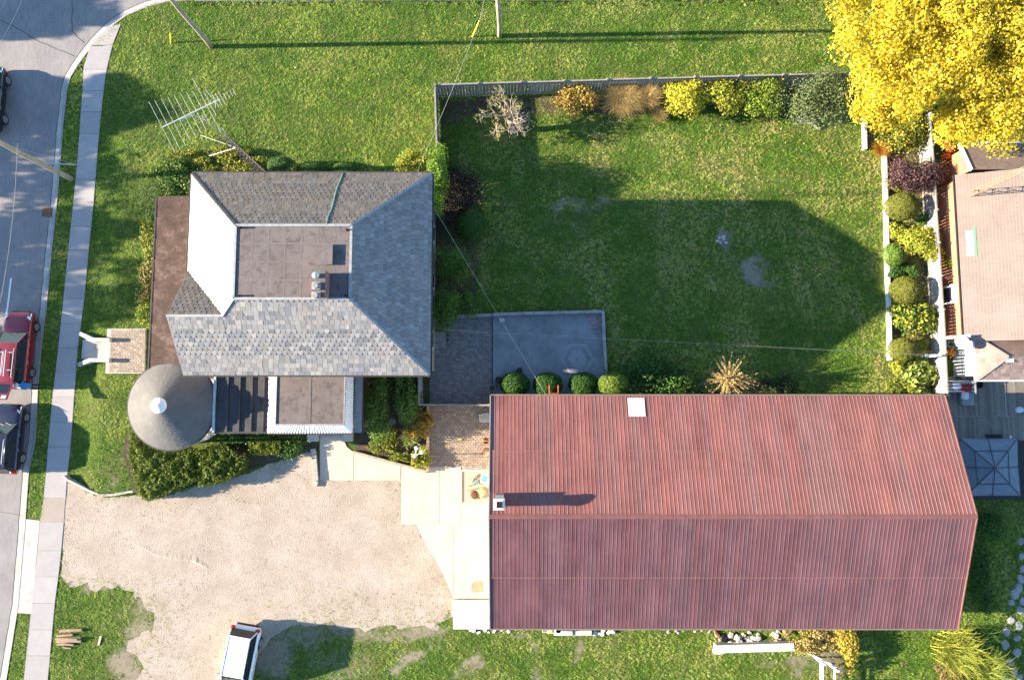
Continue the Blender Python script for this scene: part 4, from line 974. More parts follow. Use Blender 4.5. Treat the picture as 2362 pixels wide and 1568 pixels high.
p = P(2327, 828, ZA2 + .7); MB().box(p.x - .22, p.x + .22, p.y - .18, p.y + .18, ZA2 + .3, ZA2 + .82).build('roof_vent', M_white, add)

# deck
dk = struct(MB().prism(W2([(2192, 880), (2420, 880), (2420, 1150), (2210, 1150)]), -.1, .26).build('deck', M_dark))
dxa, dxb = PX(2188, 920, .3), PX(2385, 920, .3); y0d, y1d, y2d = PY(2280, 960, .3), PY(2280, 868, .3), PY(2280, 1015, .3)
nbd = int((dxb - dxa) / .145)
bmA = MB().box(-.068, .068, y0d + .01, y1d, -.03, 0).mesh('deck_board', M_wood); bmB = MB().box(-.068, .068, y2d, y0d - .03, -.03, 0).mesh('deck_board', M_wood)
for k in range(nbd):
    for me_, z in ((bmA, .34), (bmB, .30)):
        o = link('deck_board', me_, dk, Matrix.Translation((dxa + k * .145, 0, z))); kk = random.uniform(.75, 1.2); o.color = (.19 * kk, .175 * kk, .15 * kk, 1)
MB().beam((dxa, y0d - .01, .33), (dxb, y0d - .01, .33), .04, .05).build('deck_edge', M_woodg, dk)
MB().beam((PX(2318, 900, .35), y0d, .35), (PX(2318, 900, .35), y1d, .35), .12, .03).build('joint_board', M_woodg, dk)
# gazebo
gc = [P(2214, 1011, 2.3), P(2347, 1011, 2.3), P(2354, 1143, 2.3), P(2226, 1144, 2.3)]; ap = P(2295, 1079, 3.0)
gz = thing('gazebo', 'blue grey fabric gazebo canopy standing on the deck', 'gazebo', (ap.x, ap.y, 0))
M_canvas = plain('blue_canvas', (0.15, .19, .23), .85, var=.15, scale=2); M_canvasd = plain('canvas_seam', (0.06, .075, .10), .8)
for k in range(4):
    a, b = gc[k], gc[(k + 1) % 4]; mid = (a + b) / 2; mid.z -= .05
    cp = MB(); cp.face(a, mid, ap); cp.face(mid, b, ap); cp.face(a, a - V_((0, 0, .22)), b - V_((0, 0, .22)), b); cp = cp.build('canopy_panel', M_canvas, gz)
    MB().tube([a + V_((0, 0, .02)), ap + V_((0, 0, .02))], .035, 5).tube([mid + V_((0, 0, .02)), ap + V_((0, 0, .02))], .025, 5).build('seam', M_canvasd, cp)
    i0, i1 = a.lerp(ap, .42) + V_((0, 0, .015)), b.lerp(ap, .42) + V_((0, 0, .015)); MB().tube([i0, i1], .022, 4).build('seam', M_canvasd, cp)
    qq = a.lerp(ap, .05); MB().tube([(qq.x, qq.y, .2), (qq.x, qq.y, 2.2)], .045, 8).build('post', M_dark, gz)

# ================================================================== poles, wires, masts
def pole(u, v, h, r, label, lean=(0, 0)):
    p = P(u, v); t_ = thing('utility_pole', label, 'pole', p)
    n = 8; pts = [(p.x + lean[0] * k / n + .03 * math.sin(k * 1.3), p.y + lean[1] * k / n, -.2 + (h + .2) * k / n) for k in range(n + 1)]
    MB().tube(pts, [r * (1 - .35 * k / n) for k in range(n + 1)], 12).build('shaft', M_pole, t_, smooth=True)
    return t_, V_((p.x + lean[0], p.y + lean[1], h))
pl1, top1 = pole(487, 108, 10.6, .165, 'tall pale wooden utility pole on the lawn by the street corner')
pl2, top2 = pole(1152, 84, 10.4, .16, 'wooden utility pole behind the back fence with yellow guy guard')
pl3, top3 = pole(166, 414, 10.8, .17, 'green grey wooden utility pole between road and sidewalk')
for t_, tp in ((pl1, top1), (pl2, top2), (pl3, top3)):
    MB().beam(tp + V_((-1.1, 0, -.5)), tp + V_((1.1, 0, -.5)), .09, .11).build('crossarm', M_woodg, t_)
    for k in (-1, 0, 1): MB().lathe((tp.x + k * .95, tp.y, tp.z - .44), [(.05, 0), (.07, .06), (.04, .14)], 8).build('insulator', M_siding, t_)
MB().tube([P(166, 414, 3.2) if False else (pl3.location.x, pl3.location.y, 3.3), P(176, 380, 2.2)], .035, 6).build('guy_strut', plain('blue_steel', (.30, .45, .52), .4, .4), pl3)
MB().tube([(pl3.location.x, pl3.location.y, 6.5), P(176, 380, 2.2), P(216, 404, .1)], .012, 4).build('guy_wire', M_wire, pl3)
for k, (u, v, a, b, lab) in enumerate(((393, 101, 0, .35, 'yellow plastic guy wire guard beside the corner pole'), (1088, 86, .55, .55, 'yellow plastic guy wire guard left of the back pole'))):
    p = P(u, v); q = p + V_((a, b, 1.7)) * .55
    if k == 0: q = P(393, 76, 1.0)
    else: q = P(1106, 48, 1.6)
    g_ = thing('guy_guard', lab, 'guard', p); MB().tube([p - V_((0, 0, .1)), q], .045, 8).build('sleeve', M_yellow, g_)
    tp = (top1, top2)[k]; MB().tube([q, tp + V_((0, 0, -1))], .008, 4).build('guy_wire', M_wire, g_)
def wire(name, label, a, b, sag=.25, r=.011, n=12):
    a, b = V_(a), V_(b); m = MB(); m.tube([a.lerp(b, k / n) - V_((0, 0, sag * 4 * (k / n) * (1 - k / n))) for k in range(n + 1)], r, 4)
    return tag(m.build(name, M_wire), label, 'wire')
far1 = P(70, -60, 9.6)
wire('power_line', 'overhead power line along the left edge of the road', top3 + V_((-.9, 0, -.4)), P(24, -20, 9.8))
wire('power_line', 'second overhead power line crossing the shaded road', top3 + V_((.3, 0, -.4)), P(60, -20, 8.8))
wire('power_line', 'thin line hanging over the road above the red car', P(40, 330, 8.0), P(0, 700, 8.0))
wire('service_line', 'service line from the back pole over the lawn to the house corner', P(1117, 20, 8.5), P(960, 400, 6.7), .3, .007)
wire('service_line', 'slack cable from the house eave over the patio to the barn', P(1000, 478, 6.6), P(1258, 908, 3.2), .25, .009)
wire('clothesline', 'upper strand of the clothesline over the dark lawn', P(1020, 760, 2.4), P(2146, 818, 2.2), .12, .004)
wire('clothesline', 'lower strand of the clothesline over the dark lawn', P(1020, 761, 2.3), P(2146, 820, 2.1), .16, .004)
p = P(2152, 819, 2.0); cl_ = thing('clothesline_bracket', 'white clothesline pulley bracket on the fence post', 'bracket', (p.x, p.y, 0))
MB().box(p.x - .45, p.x + .5, p.y - .05, p.y + .05, 1.95, 2.05).build('arm', M_white, cl_); MB().box(p.x + .38, p.x + .5, p.y - .06, p.y + .06, -.1, 1.95).build('post', M_white, cl_); MB().lathe((p.x - .42, p.y, 2.05), [(.09, 0), (.09, .05)], 14).build('pulley', M_metal, cl_)

def lattice(t_, p, h, w, matl, seg=.42, twist=0):
    n = int(h / seg); f = [V_((w * math.cos(R(90 + 120 * k + twist)), w * math.sin(R(90 + 120 * k + twist)), 0)) for k in range(3)]
    tap = lambda z: 1 - .35 * z / h
    for k in range(3): MB().tube([p + f[k], p + f[k] * tap(h) + V_((0, 0, h))], .02, 5).build('leg', matl, t_)
    m = MB()
    for i in range(n):
        z0, z1 = i * seg, (i + 1) * seg
        for k in range(3):
            a = p + f[k] * tap(z0) + V_((0, 0, z0)); b = p + f[(k + 1) % 3] * tap(z1) + V_((0, 0, z1)); c_ = p + f[(k + 1) % 3] * tap(z0) + V_((0, 0, z0))
            m.tube([a, b], .014, 4, False).tube([a, c_], .014, 4, False)
    m.build('bracing', matl, t_)
tb = P(598, 391, 6.8); tb.z = 0
ant = thing('antenna_mast', 'tall lattice mast carrying a large television antenna beside the house', 'antenna', tb)
lattice(ant, tb, 12.0, .30, plain('mast_steel', (.17, .125, .10), .7, .2))
MB().tube([tb + V_((0, 0, 11.5)), tb + V_((0, 0, 14.2))], .03, 6).build('pipe', M_metal, ant)
ZAN = 14.0
M_alu = plain('aluminium', (.72, .71, .68), .35, .6, var=.08)
b0, b1 = P(374, 294, ZAN), P(497, 234, ZAN); bd = (b1 - b0).normalized(); pr = V_((P(406, 354, ZAN) - P(344, 234, ZAN)))
MB().tube([b0, b1 + bd * .25], .028, 6).build('boom', M_alu, ant); MB().tube([tb + V_((0, 0, 13.6)), b0.lerp(b1, .55) - V_((0, 0, .25)), b0.lerp(b1, .25)], .018, 5).build('brace', M_alu, ant)
pd = pr.normalized(); L0 = pr.length / 2
for k, (f, l_) in enumerate(((0, 1), (.10, .95), (.21, .9), (.32, .86), (.43, .82), (.54, .78), (.64, .72), (.74, .66), (.84, 1.05), (.9, .45))):
    c_ = b0.lerp(b1, f); MB().tube([c_ - pd * L0 * l_, c_ + pd * L0 * l_], .009, 5).build('element', M_alu, ant)
for k in range(7):
    c_ = b1 + bd * (.02 + .16 * k) + V_((0, 0, .02)); l_ = .34 if k < 3 else .16; MB().tube([c_ - pd * l_, c_ + pd * l_], .009, 5).build('element', M_alu, ant)
for s_ in (-1, 1):
    MB().tube([b1, b1 - bd * .1 + pd * s_ * .5 + V_((0, 0, .35))], .015, 5).build('element', M_alu, ant)
tp = tb + V_((0, 0, 10.2))
for q in (P(462, 312, 10.0), P(512, 296, 10.6), P(482, 360, 9.6)): MB().tube([tp, q], .009, 5).build('lower_element', M_alu, ant)
nbp = P(2176, 478); na = thing('antenna_tower', 'orange rusty lattice tower leaning over the beige neighbour roof', 'antenna', nbp)
lattice(na, nbp, 9.5, .24, plain('orange_steel', (.42, .22, .13), .6, .2), .45, 20)

# ================================================================== vehicles
M_tyre = plain('tyre', (.018, .018, .018), .85); M_rim = plain('alloy', (.55, .56, .57), .3, .8, var=.06); M_carglass = NT('car_glass').bsdf((.012, .018, .022), .04, 0, None, .7)
M_lamp = plain('lamp_lens', (.75, .76, .78), .12, .2, var=.05, bump=0); M_tail = plain('tail_lens', (.42, .015, .012), .2, var=.05, bump=0); M_trim = plain('black_trim', (.02, .02, .02), .5)
def paint(name, c, rough=.28, metal=.25):
    t = NT(name); return t.bsdf(c, rough, metal, None, .5, None, .8)
def car(name, label, cat, center, heading, L, Wd, Ht, paint_m, style='suv', hatch=False, rails=True, rack=False, roofc=None, belt=.98, group=None):
    """x = forward"""
    t_ = thing(name, label, cat, center, group); t_.rotation_euler = (0, 0, heading); hw = Wd / 2
    def bp(m, nm, mt, par=None, smooth=False, bevel=0):
        o = m.build(nm, mt, None, smooth, bevel); o.parent = par or t_; return o
    # lower body: superellipse sections
    st = [(-L / 2, .78, .45, .80), (-L / 2 + .06, .90, .36, .90), (-L / 2 + .25, .97, .28, belt), (-L * .3, 1.0, .24, belt + .02), (0, 1.0, .23, belt + .02), (L * .2, 1.0, .24, belt), (L * .30, .99, .25, belt - .03), (L * .42, .96, .27, belt - .15), (L / 2 - .16, .88, .30, belt - .24), (L / 2 - .05, .76, .36, belt - .34), (L / 2, .60, .42, belt - .46)]
    K = 28; m = MB(); vs = []
    for x, w, z0, z1 in st:
        a_, b_, zc = hw * w, (z1 - z0) / 2, (z0 + z1) / 2
        for k in range(K):
            th = 2 * math.pi * k / K; c_, s_ = math.cos(th), math.sin(th); e_ = .42
            vs.append((x, a_ * math.copysign(abs(c_) ** e_, c_), zc + b_ * math.copysign(abs(s_) ** e_, s_)))
    m.add(vs, [(i * K + k, (i + 1) * K + k, (i + 1) * K + (k + 1) % K, i * K + (k + 1) % K) for i in range(len(st) - 1) for k in range(K)] + [tuple(range(K)), tuple((len(st) - 1) * K + k for k in range(K))[::-1]])
    body = bp(m, 'body', paint_m, smooth=True)
    # cabin
    xfb, xft = L * .22, L * .06; xrb, xrt = (-L / 2 + .12, -L / 2 + .42) if style != 'sedan' else (-L * .36, -L * .18)
    wb, wt, zr = hw * .95, hw * .70, Ht
    A = [V_((xfb, s_ * wb * .92, belt - .05)) for s_ in (1, -1)]; B = [V_((xft, s_ * wt, zr - .06)) for s_ in (1, -1)]; C_ = [V_((xrt, s_ * wt * .97, zr - .07)) for s_ in (1, -1)]; D_ = [V_((xrb, s_ * wb * .93, belt - .02)) for s_ in (1, -1)]
    bp(MB().face(A[0], B[0], B[1], A[1]), 'windscreen', M_carglass)
    if not hatch: bp(MB().face(D_[0], D_[1], C_[1], C_[0]), 'rear_window', M_carglass)
    for i in (0, 1):
        bp(MB().face(A[i], B[i], C_[i], D_[i]), 'side_window', M_carglass)
        for f in (0.0, .36, .68, 1.0):
            lo, hi = A[i].lerp(D_[i], f), B[i].lerp(C_[i], f); bp(MB().beam(lo, hi, .09, .035, up=(0, 1, 0)), 'pillar', paint_m if f in (0., 1.) else M_trim)
    # roof panel: crowned grid
    m = MB(); nx_, ny_ = 7, 7; vs = []
    for i in range(nx_):
        for j in range(ny_):
            a, b = i / (nx_ - 1), j / (ny_ - 1) * 2 - 1; x = xrt - .10 + (xft + .06 - xrt + .10) * a; w = (wt + .05) * (1 - .03 * (1 - a))
            vs.append((x, w * b, zr - .055 + .055 * (1 - b * b) ** .6 * (1 - (2 * a - 1) ** 4 * .8)))
    m.add(vs, [(i * ny_ + j, (i + 1) * ny_ + j, (i + 1) * ny_ + j + 1, i * ny_ + j + 1) for i in range(nx_ - 1) for j in range(ny_ - 1)])
    bp(m, 'roof', roofc or paint_m, smooth=True)
    for i in (0, 1):
        bp(MB().tube([B[i] + V_((.05, 0, .0)), B[i].lerp(C_[i], .5) + V_((0, 0, .02)), C_[i]], .05, 6), 'roof_edge', roofc or paint_m, smooth=True)
        s_ = (1, -1)[i]
        if rails: bp(MB().tube([(xft - .25, s_ * wt * .86, zr - .01), (xft - .35, s_ * wt * .86, zr + .05), (xrt + .3, s_ * wt * .84, zr + .05), (xrt + .2, s_ * wt * .84, zr - .02)], .024, 6), 'roof_rail', M_rim)
        bp(MB().obox((xfb - .28, s_ * (hw + .09), belt + .02), .16, .2, .13), 'mirror', paint_m, bevel=.03)
        for dx in (L * .08, -L * .14): bp(MB().beam((dx, s_ * hw * 1.0, belt - .16), (dx - .2, s_ * hw * 1.0, belt - .16), .03, .035), 'door_handle', M_rim)
        for dx in (L * .2, -L * .02, -L * .22): bp(MB().box(dx - .006, dx + .006, min(s_ * hw * 1.0, s_ * (hw + .004)), max(s_ * hw * 1.0, s_ * (hw + .004)), .34, belt - .08), 'door_gap', M_trim)
        bp(MB().add([(L / 2 - .12, s_ * hw * .60, belt - .31), (L / 2 - .16, s_ * hw * .86, belt - .28), (L / 2 - .62, s_ * hw * .94, belt - .075), (L / 2 - .45, s_ * hw * .70, belt - .085)], [(0, 1, 2, 3)]), 'headlight', M_lamp)
        bp(MB().obox((-L / 2 + .1, s_ * hw * .84, belt - .1), .2, .22, .3), 'tail_light', M_tail, bevel=.04)
        for x in (L * .305, -L * .29):
            y = s_ * (hw - .10)
            wh = bp(MB().lathe((x, y, .35), [(.20, -.11), (.33, -.11), (.35, -.07), (.35, .07), (.33, .11), (.20, .11)], 24, 'Y'), 'wheel', M_tyre, smooth=False)
            rm = MB(); yo = y + s_ * .112
            for k in range(5):
                a = 2 * math.pi * k / 5; rm.beam((x, yo, .35), (x + .22 * math.cos(a), yo, .35 + .22 * math.sin(a)), .07, .02, up=(0, 1, 0))
            rm.lathe((x, yo, .35), [(.20, -.01), (.23, -.01), (.23, .012), (.20, .012)], 20, 'Y'); bp(rm, 'rim', M_rim, wh)
            ac = MB(); ac.tube([(x + .42 * math.cos(R(a)), s_ * (hw - .01), .35 + .40 * math.sin(R(a))) for a in range(0, 181, 20)], .03, 5); bp(ac, 'wheel_arch', M_trim)
    bp(MB().obox((L / 2 - .03, 0, .58), .05, hw * 1.0, .16), 'grille', M_trim); bp(MB().obox((-L / 2 - .02, 0, .48), .1, hw * 1.55, .16), 'rear_bumper', M_trim, bevel=.03)
    bp(MB().beam((L / 2 - .1, -hw * .1, belt - .26), (L * .26, -hw * .12, belt - .02), .008, .004), 'hood_line', M_trim)
    bp(MB().beam((xfb + .04, hw * .5, belt + .0), (xfb - .14, -hw * .1, belt + .2), .02, .015).beam((xfb + .04, -hw * .05, belt), (xfb - .12, -hw * .6, belt + .17), .02, .015), 'wiper', M_trim)
    if rack:
        for x in (xft - .55, xrt + .7): bp(MB().beam((x, -wt * .84, zr + .09), (x, wt * .84, zr + .09), .05, .03), 'cross_bar', M_rim)
        bp(MB().beam((xft - .4, -.14, zr + .13), (xrt + .3, -.14, zr + .13), .05, .04).beam((xft - .5, .05, zr + .13), (xrt + .35, .05, zr + .13), .04, .04).beam((xft - .5, -.02, zr + .13), (xrt + .5, -.02, zr + .13), .03, .03), 'ski_rack', M_rim)
    if hatch:
        hp0, hp1 = V_((xrt - .05, 0, zr - .01)), V_((xrt - 1.15, 0, zr + .42)); g_ = V_((xrt - .62, 0, zr + .225))
        hd = (hp1 - hp0); ang = math.atan2(hd.z, -hd.x)
        mid = hp0.lerp(hp1, .5)
        hl = bp(MB().beam(hp0, hp1, Wd * .78, .06), 'open_tailgate', paint_m, bevel=.02)
        bp(MB().beam(hp0.lerp(hp1, .1) + V_((-.015, 0, .038)), hp0.lerp(hp1, .62) + V_((-.015, 0, .038)), Wd * .66, .01), 'tailgate_glass', M_carglass, hl)
        for s_ in (-1, 1): bp(MB().beam(hp0.lerp(hp1, .74) + V_((-.015, s_ * hw * .5, .04)), hp0.lerp(hp1, .92) + V_((-.015, s_ * hw * .5, .04)), .3, .012), 'tailgate_lamp', M_lamp, hl)
        bp(MB().box(xrb + .02, xrb + .9, -hw * .75, hw * .75, .55, .60), 'boot_floor', M_trim)
    return t_
def carpose(wf, wr, Wd):
    """ground centre and heading from the visible right-hand wheels (front, rear)"""
    a, b = P(*wf, .3), P(*wr, .3); d = (a - b); d.z = 0; d.normalize(); left = V_((-d.y, d.x, 0))
    c_ = (a + b) / 2 + left * (Wd / 2 - .02); return V_((c_.x, c_.y, -.11)), math.atan2(d.y, d.x)
c_, hd = carpose((83, 752), (72, 864), 1.86)
car('parked_car', 'dark red crossover with roof rack and raised tailgate parked on the road', 'car', c_, hd, 4.95, 1.86, 1.70, paint('dark_red_paint', (.20, .012, .022)), hatch=True, rack=True, belt=1.02)
c_, hd = carpose((59.5, 962), (50, 1060), 1.84)
car('parked_car', 'dark blue black crossover with silver roof rails behind the red car', 'car', c_, hd, 4.35, 1.84, 1.68, paint('midnight_paint', (.010, .013, .035)), rack=False, belt=1.0)
c_, hd = carpose((16, 190), (10, 272), 1.84)
car('parked_car', 'black car at the upper left edge of the road', 'car', c_, hd, 4.5, 1.84, 1.5, paint('black_paint', (.008, .009, .010)), style='suv', rails=False)
a, b = P(606, 1462, .3), P(588, 1552, .3); d_ = (b - a); d_.z = 0; d_.normalize(); lf = V_((-d_.y, d_.x, 0))
Lw = 4.7; rear = a - d_ * .45; c_ = rear + d_ * (Lw / 2) - lf * .93 * 1.0
car('parked_van', 'white minivan parked at the edge of the gravel drive', 'van', (c_.x, c_.y, .01), math.atan2(d_.y, d_.x), Lw, 1.84, 1.78, paint('white_car_paint', (.72, .73, .74), .3, .0), rails=False, belt=1.02)

# person leaning towards the open tailgate
pp = P(91, 892, 0.0); pr_ = thing('person', 'person in blue jacket and cap bending at the rear of the red car', 'person', pp)
def skin_body():
    bm = [(-.28, .02, .92, .15), (-.18, 0, .95, .16)]
    J = {'pel': (0, 0, .86, .155), 'sp': (-.16, 0, 1.02, .16), 'ch': (-.33, 0, 1.14, .175), 'nk': (-.46, 0, 1.22, .07), 'hd': (-.53, 0, 1.27, .105), 'ht': (-.64, 0, 1.33, .085),
         'lh': (0, .10, .82, .10), 'lk': (.03, .12, .46, .075), 'la': (.05, .12, .08, .05), 'lt': (-.12, .13, .04, .04), 'rh': (0, -.10, .82, .10), 'rk': (.0, -.12, .46, .075), 'ra': (.10, -.12, .08, .05), 'rt': (-.06, -.13, .04, .04),
         'ls': (-.36, .19, 1.13, .075), 'le': (-.50, .24, .90, .052), 'lw': (-.70, .20, .84, .04), 'lm': (-.78, .19, .84, .035), 'rs': (-.36, -.19, 1.13, .075), 're': (-.50, -.24, .90, .052), 'rw': (-.70, -.2, .84, .04), 'rm': (-.78, -.19, .84, .035)}
    for s_, q in (('l', 1), ('r', -1)):
        for f, (dy, ln) in enumerate(((-.035, .07), (-.012, .085), (.012, .08), (.034, .06))): J[s_ + 'f%d' % f] = (-.79 - ln, q * (.19 + dy), .82, .011)
        J[s_ + 'th'] = (-.76, q * .13, .83, .012)
    E = [('pel', 'sp'), ('sp', 'ch'), ('ch', 'nk'), ('nk', 'hd'), ('hd', 'ht')]
    for s_ in 'lr':
        E += [('pel', s_ + 'h'), (s_ + 'h', s_ + 'k'), (s_ + 'k', s_ + 'a'), (s_ + 'a', s_ + 't'), ('ch', s_ + 's'), (s_ + 's', s_ + 'e'), (s_ + 'e', s_ + 'w'), (s_ + 'w', s_ + 'm'), (s_ + 'w', s_ + 'th')] + [(s_ + 'm', s_ + 'f%d' % f) for f in range(4)]
    names = list(J); me = bpy.data.meshes.new('body'); me.from_pydata([J[k][:3] for k in names], [(names.index(a), names.index(b)) for a, b in E], [])
    o = bpy.data.objects.new('tmp', me); col.objects.link(o)
    sk = o.modifiers.new('s', 'SKIN'); o.modifiers.new('ss', 'SUBSURF').levels = 2
    for i, k in enumerate(names): me.skin_vertices[0].data[i].radius = (J[k][3], J[k][3]); me.skin_vertices[0].data[i].use_root = (k == 'pel')
    dg = bpy.context.evaluated_depsgraph_get(); dg.update(); nm = bpy.data.meshes.new_from_object(o.evaluated_get(dg)); bpy.data.objects.remove(o)
    return nm
try:
    nm = skin_body(); nm.name = 'body'; nm.materials.clear()
    for mt in (plain('blue_jacket', (.03, .17, .42), .8), plain('dark_trousers', (.02, .022, .03), .85), plain('skin', (.45, .27, .19), .6), plain('shoe', (.03, .03, .03), .7)): nm.materials.append(mt)
    for pgn in nm.polygons:
        c = pgn.center; pgn.material_index = 3 if c.z < .12 else (1 if c.z < .88 and c.x > -.3 else (2 if (c.x < -.68 and c.z < 1.0) or (c.x < -.47 and c.z > 1.16) else 0)); pgn.use_smooth = True
    o = bpy.data.objects.new('body', nm); col.objects.link(o); o.parent = pr_
    o = MB().lathe((-.58, 0, 1.33), [(.125, -.03), (.13, .02), (.10, .075), (.04, .10)], 14).add([(-.7, -.09, 1.31), (-.84, -.06, 1.27), (-.84, .06, 1.27), (-.7, .09, 1.31)], [(0, 1, 2, 3)]).build('cap', plain('pale_blue_cap', (.32, .45, .58), .8)); o.parent = pr_
    pr_.rotation_euler = (0, 0, R(-8))
except Exception as ex_: print('person', ex_)

# ================================================================== things lying about
# firewood
M_log = varmat('log', 'obj', .9, .3, 8, 60, .5)
logs = [((138, 1455), (189, 1452), .10, 'longest split log lying a little above the firewood heap'), ((131, 1466), (168, 1463), .075, 'upper pale log of the firewood heap on the grass'), ((128, 1473), (186, 1471), .085, 'pale middle log of the firewood heap'), ((130, 1479), (187, 1478), .085, 'log under the pale one in the firewood heap'), ((133, 1485), (170, 1486), .08, 'bark covered lower log of the firewood heap'), ((145, 1491), (164, 1494), .06, 'short lowest log of the firewood heap'), ((140, 1476), (178, 1474), .08, 'log lying on top of the firewood heap')]
for k, (a, b, r_, lab) in enumerate(logs):
    z = r_ if k < 6 else .22; a, b = P(*a, z), P(*b, z); m = MB(); mid = a.lerp(b, .5) + V_((0, random.uniform(-.03, .03), 0)); m.tube([a, mid, b], [r_, r_ * 1.1, r_ * .9], 8)
    o = tag(m.build('firewood_log', M_log), lab, 'log', 'split firewood on the grass'); kk = random.uniform(.8, 1.15); o.color = (.36 * kk, .26 * kk, .17 * kk, 1)
a, b = P(227, 1487, .05), P(233, 1466, .05); o = tag(MB().beam(a, b, .11, .05).build('stick', M_log), 'pale board lying on the grass right of the firewood', 'board'); o.color = (.6, .5, .38, 1)
# raised pad with garden clutter at the barn
pd_ = struct(MB().prism(W2([(1064, 1085), (1128, 1084), (1128, 1159), (1064, 1159)]), -.1, .22).build('planter_pad', plain('tan_concrete', (.42, .35, .26), .9, var=.15)))
for a, b in (((1063, 1085), (1128, 1084)), ((1063, 1086), (1063, 1158)), ((1063, 1159.5), (1128, 1159.5))):
    MB().beam(P(*a, .2), P(*b, .2), .12, .14).build('edge', M_apron, pd_)
def chair(p, yaw, label, mat, cloth=None):
    t_ = thing('garden_chair', label, 'chair', p); rm = Matrix.Translation(p) @ Matrix.Rotation(yaw, 4, 'Z')
    def T(x, y, z): return rm @ V_((x, y, z))
    for x in (-.23, .23):
        for y in (-.22, .22): MB().tube([T(x, y, 0), T(x * .95, y * .95, .42)], .02, 6).build('leg', mat, t_)
        MB().beam(T(x * 1.1, -.22, .62), T(x * 1.1, .24, .62), .05, .03).build('armrest', mat, t_)
        for y in (-.2, .22): MB().tube([T(x * 1.08, y, .4), T(x * 1.1, y, .62)], .018, 5).build('arm_support', mat, t_)
    for k in range(6): MB().beam(T(-.24, -.21 + k * .08, .43), T(.24, -.21 + k * .08, .43), .055, .02).build('seat_slat', mat, t_)
    for k in range(6): MB().beam(T(-.2 + k * .08, .23, .45), T(-.2 + k * .08, .36, .92), .05, .02).build('back_slat', mat, t_)
    MB().beam(T(-.24, .36, .93), T(.24, .36, .93), .03, .06).build('top_rail', mat, t_)
    if cloth: MB().obox(T(0, -.02, .47), .4, .36, .05, yaw).build('cushion', cloth, t_, bevel=.02)
    return t_
chair(P(1119, 1102, .22), R(-100), 'white plastic garden chair with teal cushion on the raised pad', M_white, plain('teal_cloth', (.10, .33, .30), .8))
chair(P(1121, 963, .06), R(95), 'pale grey folding chair at the barn wall on the walkway', plain('pale_grey', (.5, .53, .56), .5))
def small(name, label, cat, mb, mat, group=None, **k): return tag(mb.build(name, mat, None, **k), label, cat, group)
p = P(1098.5, 1110, .25); small('spray_bottle', 'teal plastic bottle lying among sticks on the raised pad', 'bottle', MB().tube([p + V_((-.05, .12, .06)), p + V_((0, 0, .06)), p + V_((.07, -.14, .06)), p + V_((.09, -.2, .06))], [.055, .06, .06, .02], 10), plain('teal_plastic', (.04, .30, .30), .4))
for k, (a, b) in enumerate((((1084, 1108), (1103, 1094)), ((1086, 1112), (1098, 1093)), ((1081, 1104), (1100, 1101)), ((1070, 1132), (1112, 1122)), ((1078, 1122), (1094, 1112)))):
    small('stick', ['stick crossing the others towards the white chair on the raised pad', 'steepest grey stick on the raised pad', 'short level stick on the raised pad', 'long dark stick lying across the raised pad', 'pale stick beside the teal bottle on the raised pad'][k], 'stick', MB().tube([P(*a, .26), P((a[0] + b[0]) / 2, (a[1] + b[1]) / 2 + 1, .29), P(*b, .27)], .022, 6), M_timber if k % 2 else M_woodg)
p = P(1093, 1141, .25); small('bark_chunk', 'dark brown chunk of bark on the raised pad', 'bark', MB().stone((p.x, p.y, .2), .24, .30, .22, 8, 5), plain('dark_bark', (.12, .06, .035), .9, bump=.6))
p = P(1110, 1136, .25); small('straw_heap', 'tan heap of dry straw next to the bark chunk', 'straw', MB().stone((p.x, p.y, .2), .32, .34, .16, 9, 6), plain('straw', (.52, .38, .18), .9, bump=.8))
p = P(1121.6, 1043.5, .5); bt = thing('barrel', 'round brown wooden barrel against the barn wall', 'barrel', (p.x, p.y, .05)); MB().lathe((p.x, p.y, .05), [(.24, 0), (.3, .3), (.29, .5), (.25, .62)], 18).build('staves', plain('barrel_wood', (.24, .14, .08), .8), bt); MB().lathe((p.x, p.y, .3), [(.295, 0), (.305, .02), (.305, .05), (.295, .07)], 18).build('hoop', M_dark, bt); MB().lathe((p.x, p.y, .665), [(.24, 0), (.24, .03)], 18).build('lid', plain('barrel_lid', (.34, .24, .16), .8), bt)
p = P(1121, 1016, .2); bs_ = thing('wicker_basket', 'small brown basket of leaves between chair and barrel', 'basket', (p.x, p.y, .05)); MB().lathe((p.x, p.y, .05), [(.18, 0), (.23, .28), (.21, .29), (.16, .05)], 14).build('weave', M_rust, bs_); MB().tube([(p.x - .21, p.y, .33), (p.x - .1, p.y, .52), (p.x + .1, p.y, .52), (p.x + .21, p.y, .33)], .018, 5).build('handle', M_timber, bs_)
p = P(1063, 1013.7, .05); small('yellow_leaf', 'single large yellow leaf on the brick walkway', 'leaf', MB().add([(p.x - .1, p.y, .062), (p.x - .03, p.y - .1, .065), (p.x + .08, p.y - .05, .062), (p.x + .06, p.y + .06, .07), (p.x - .04, p.y + .09, .064)], [(0, 1, 2, 3, 4)]), M_yellow)
# globe lamp post
p = P(964, 1048, 0); lp = thing('lamp_post', 'garden lamp post with three white globes in the flower bed', 'lamp', p)
MB().tube([p, p + V_((0, 0, 1.75))], .035, 8).build('post', M_white, lp)
for k, (u, v) in enumerate(((960.5, 1033.5), (972.6, 1042.5), (956, 1051))):
    q = P(u, v, 1.85); MB().tube([p + V_((0, 0, 1.6)), (q.x, q.y, 1.6), (q.x, q.y, 1.75)], .022, 6).build('arm', M_white, lp); MB().lathe((q.x, q.y, 1.85), [(.02, -.13), (.09, -.1), (.13, 0), (.09, .1), (.02, .13)], 18).build('globe', plain('globe_glass', (.75, .76, .78), .3, var=.02), lp, smooth=True)
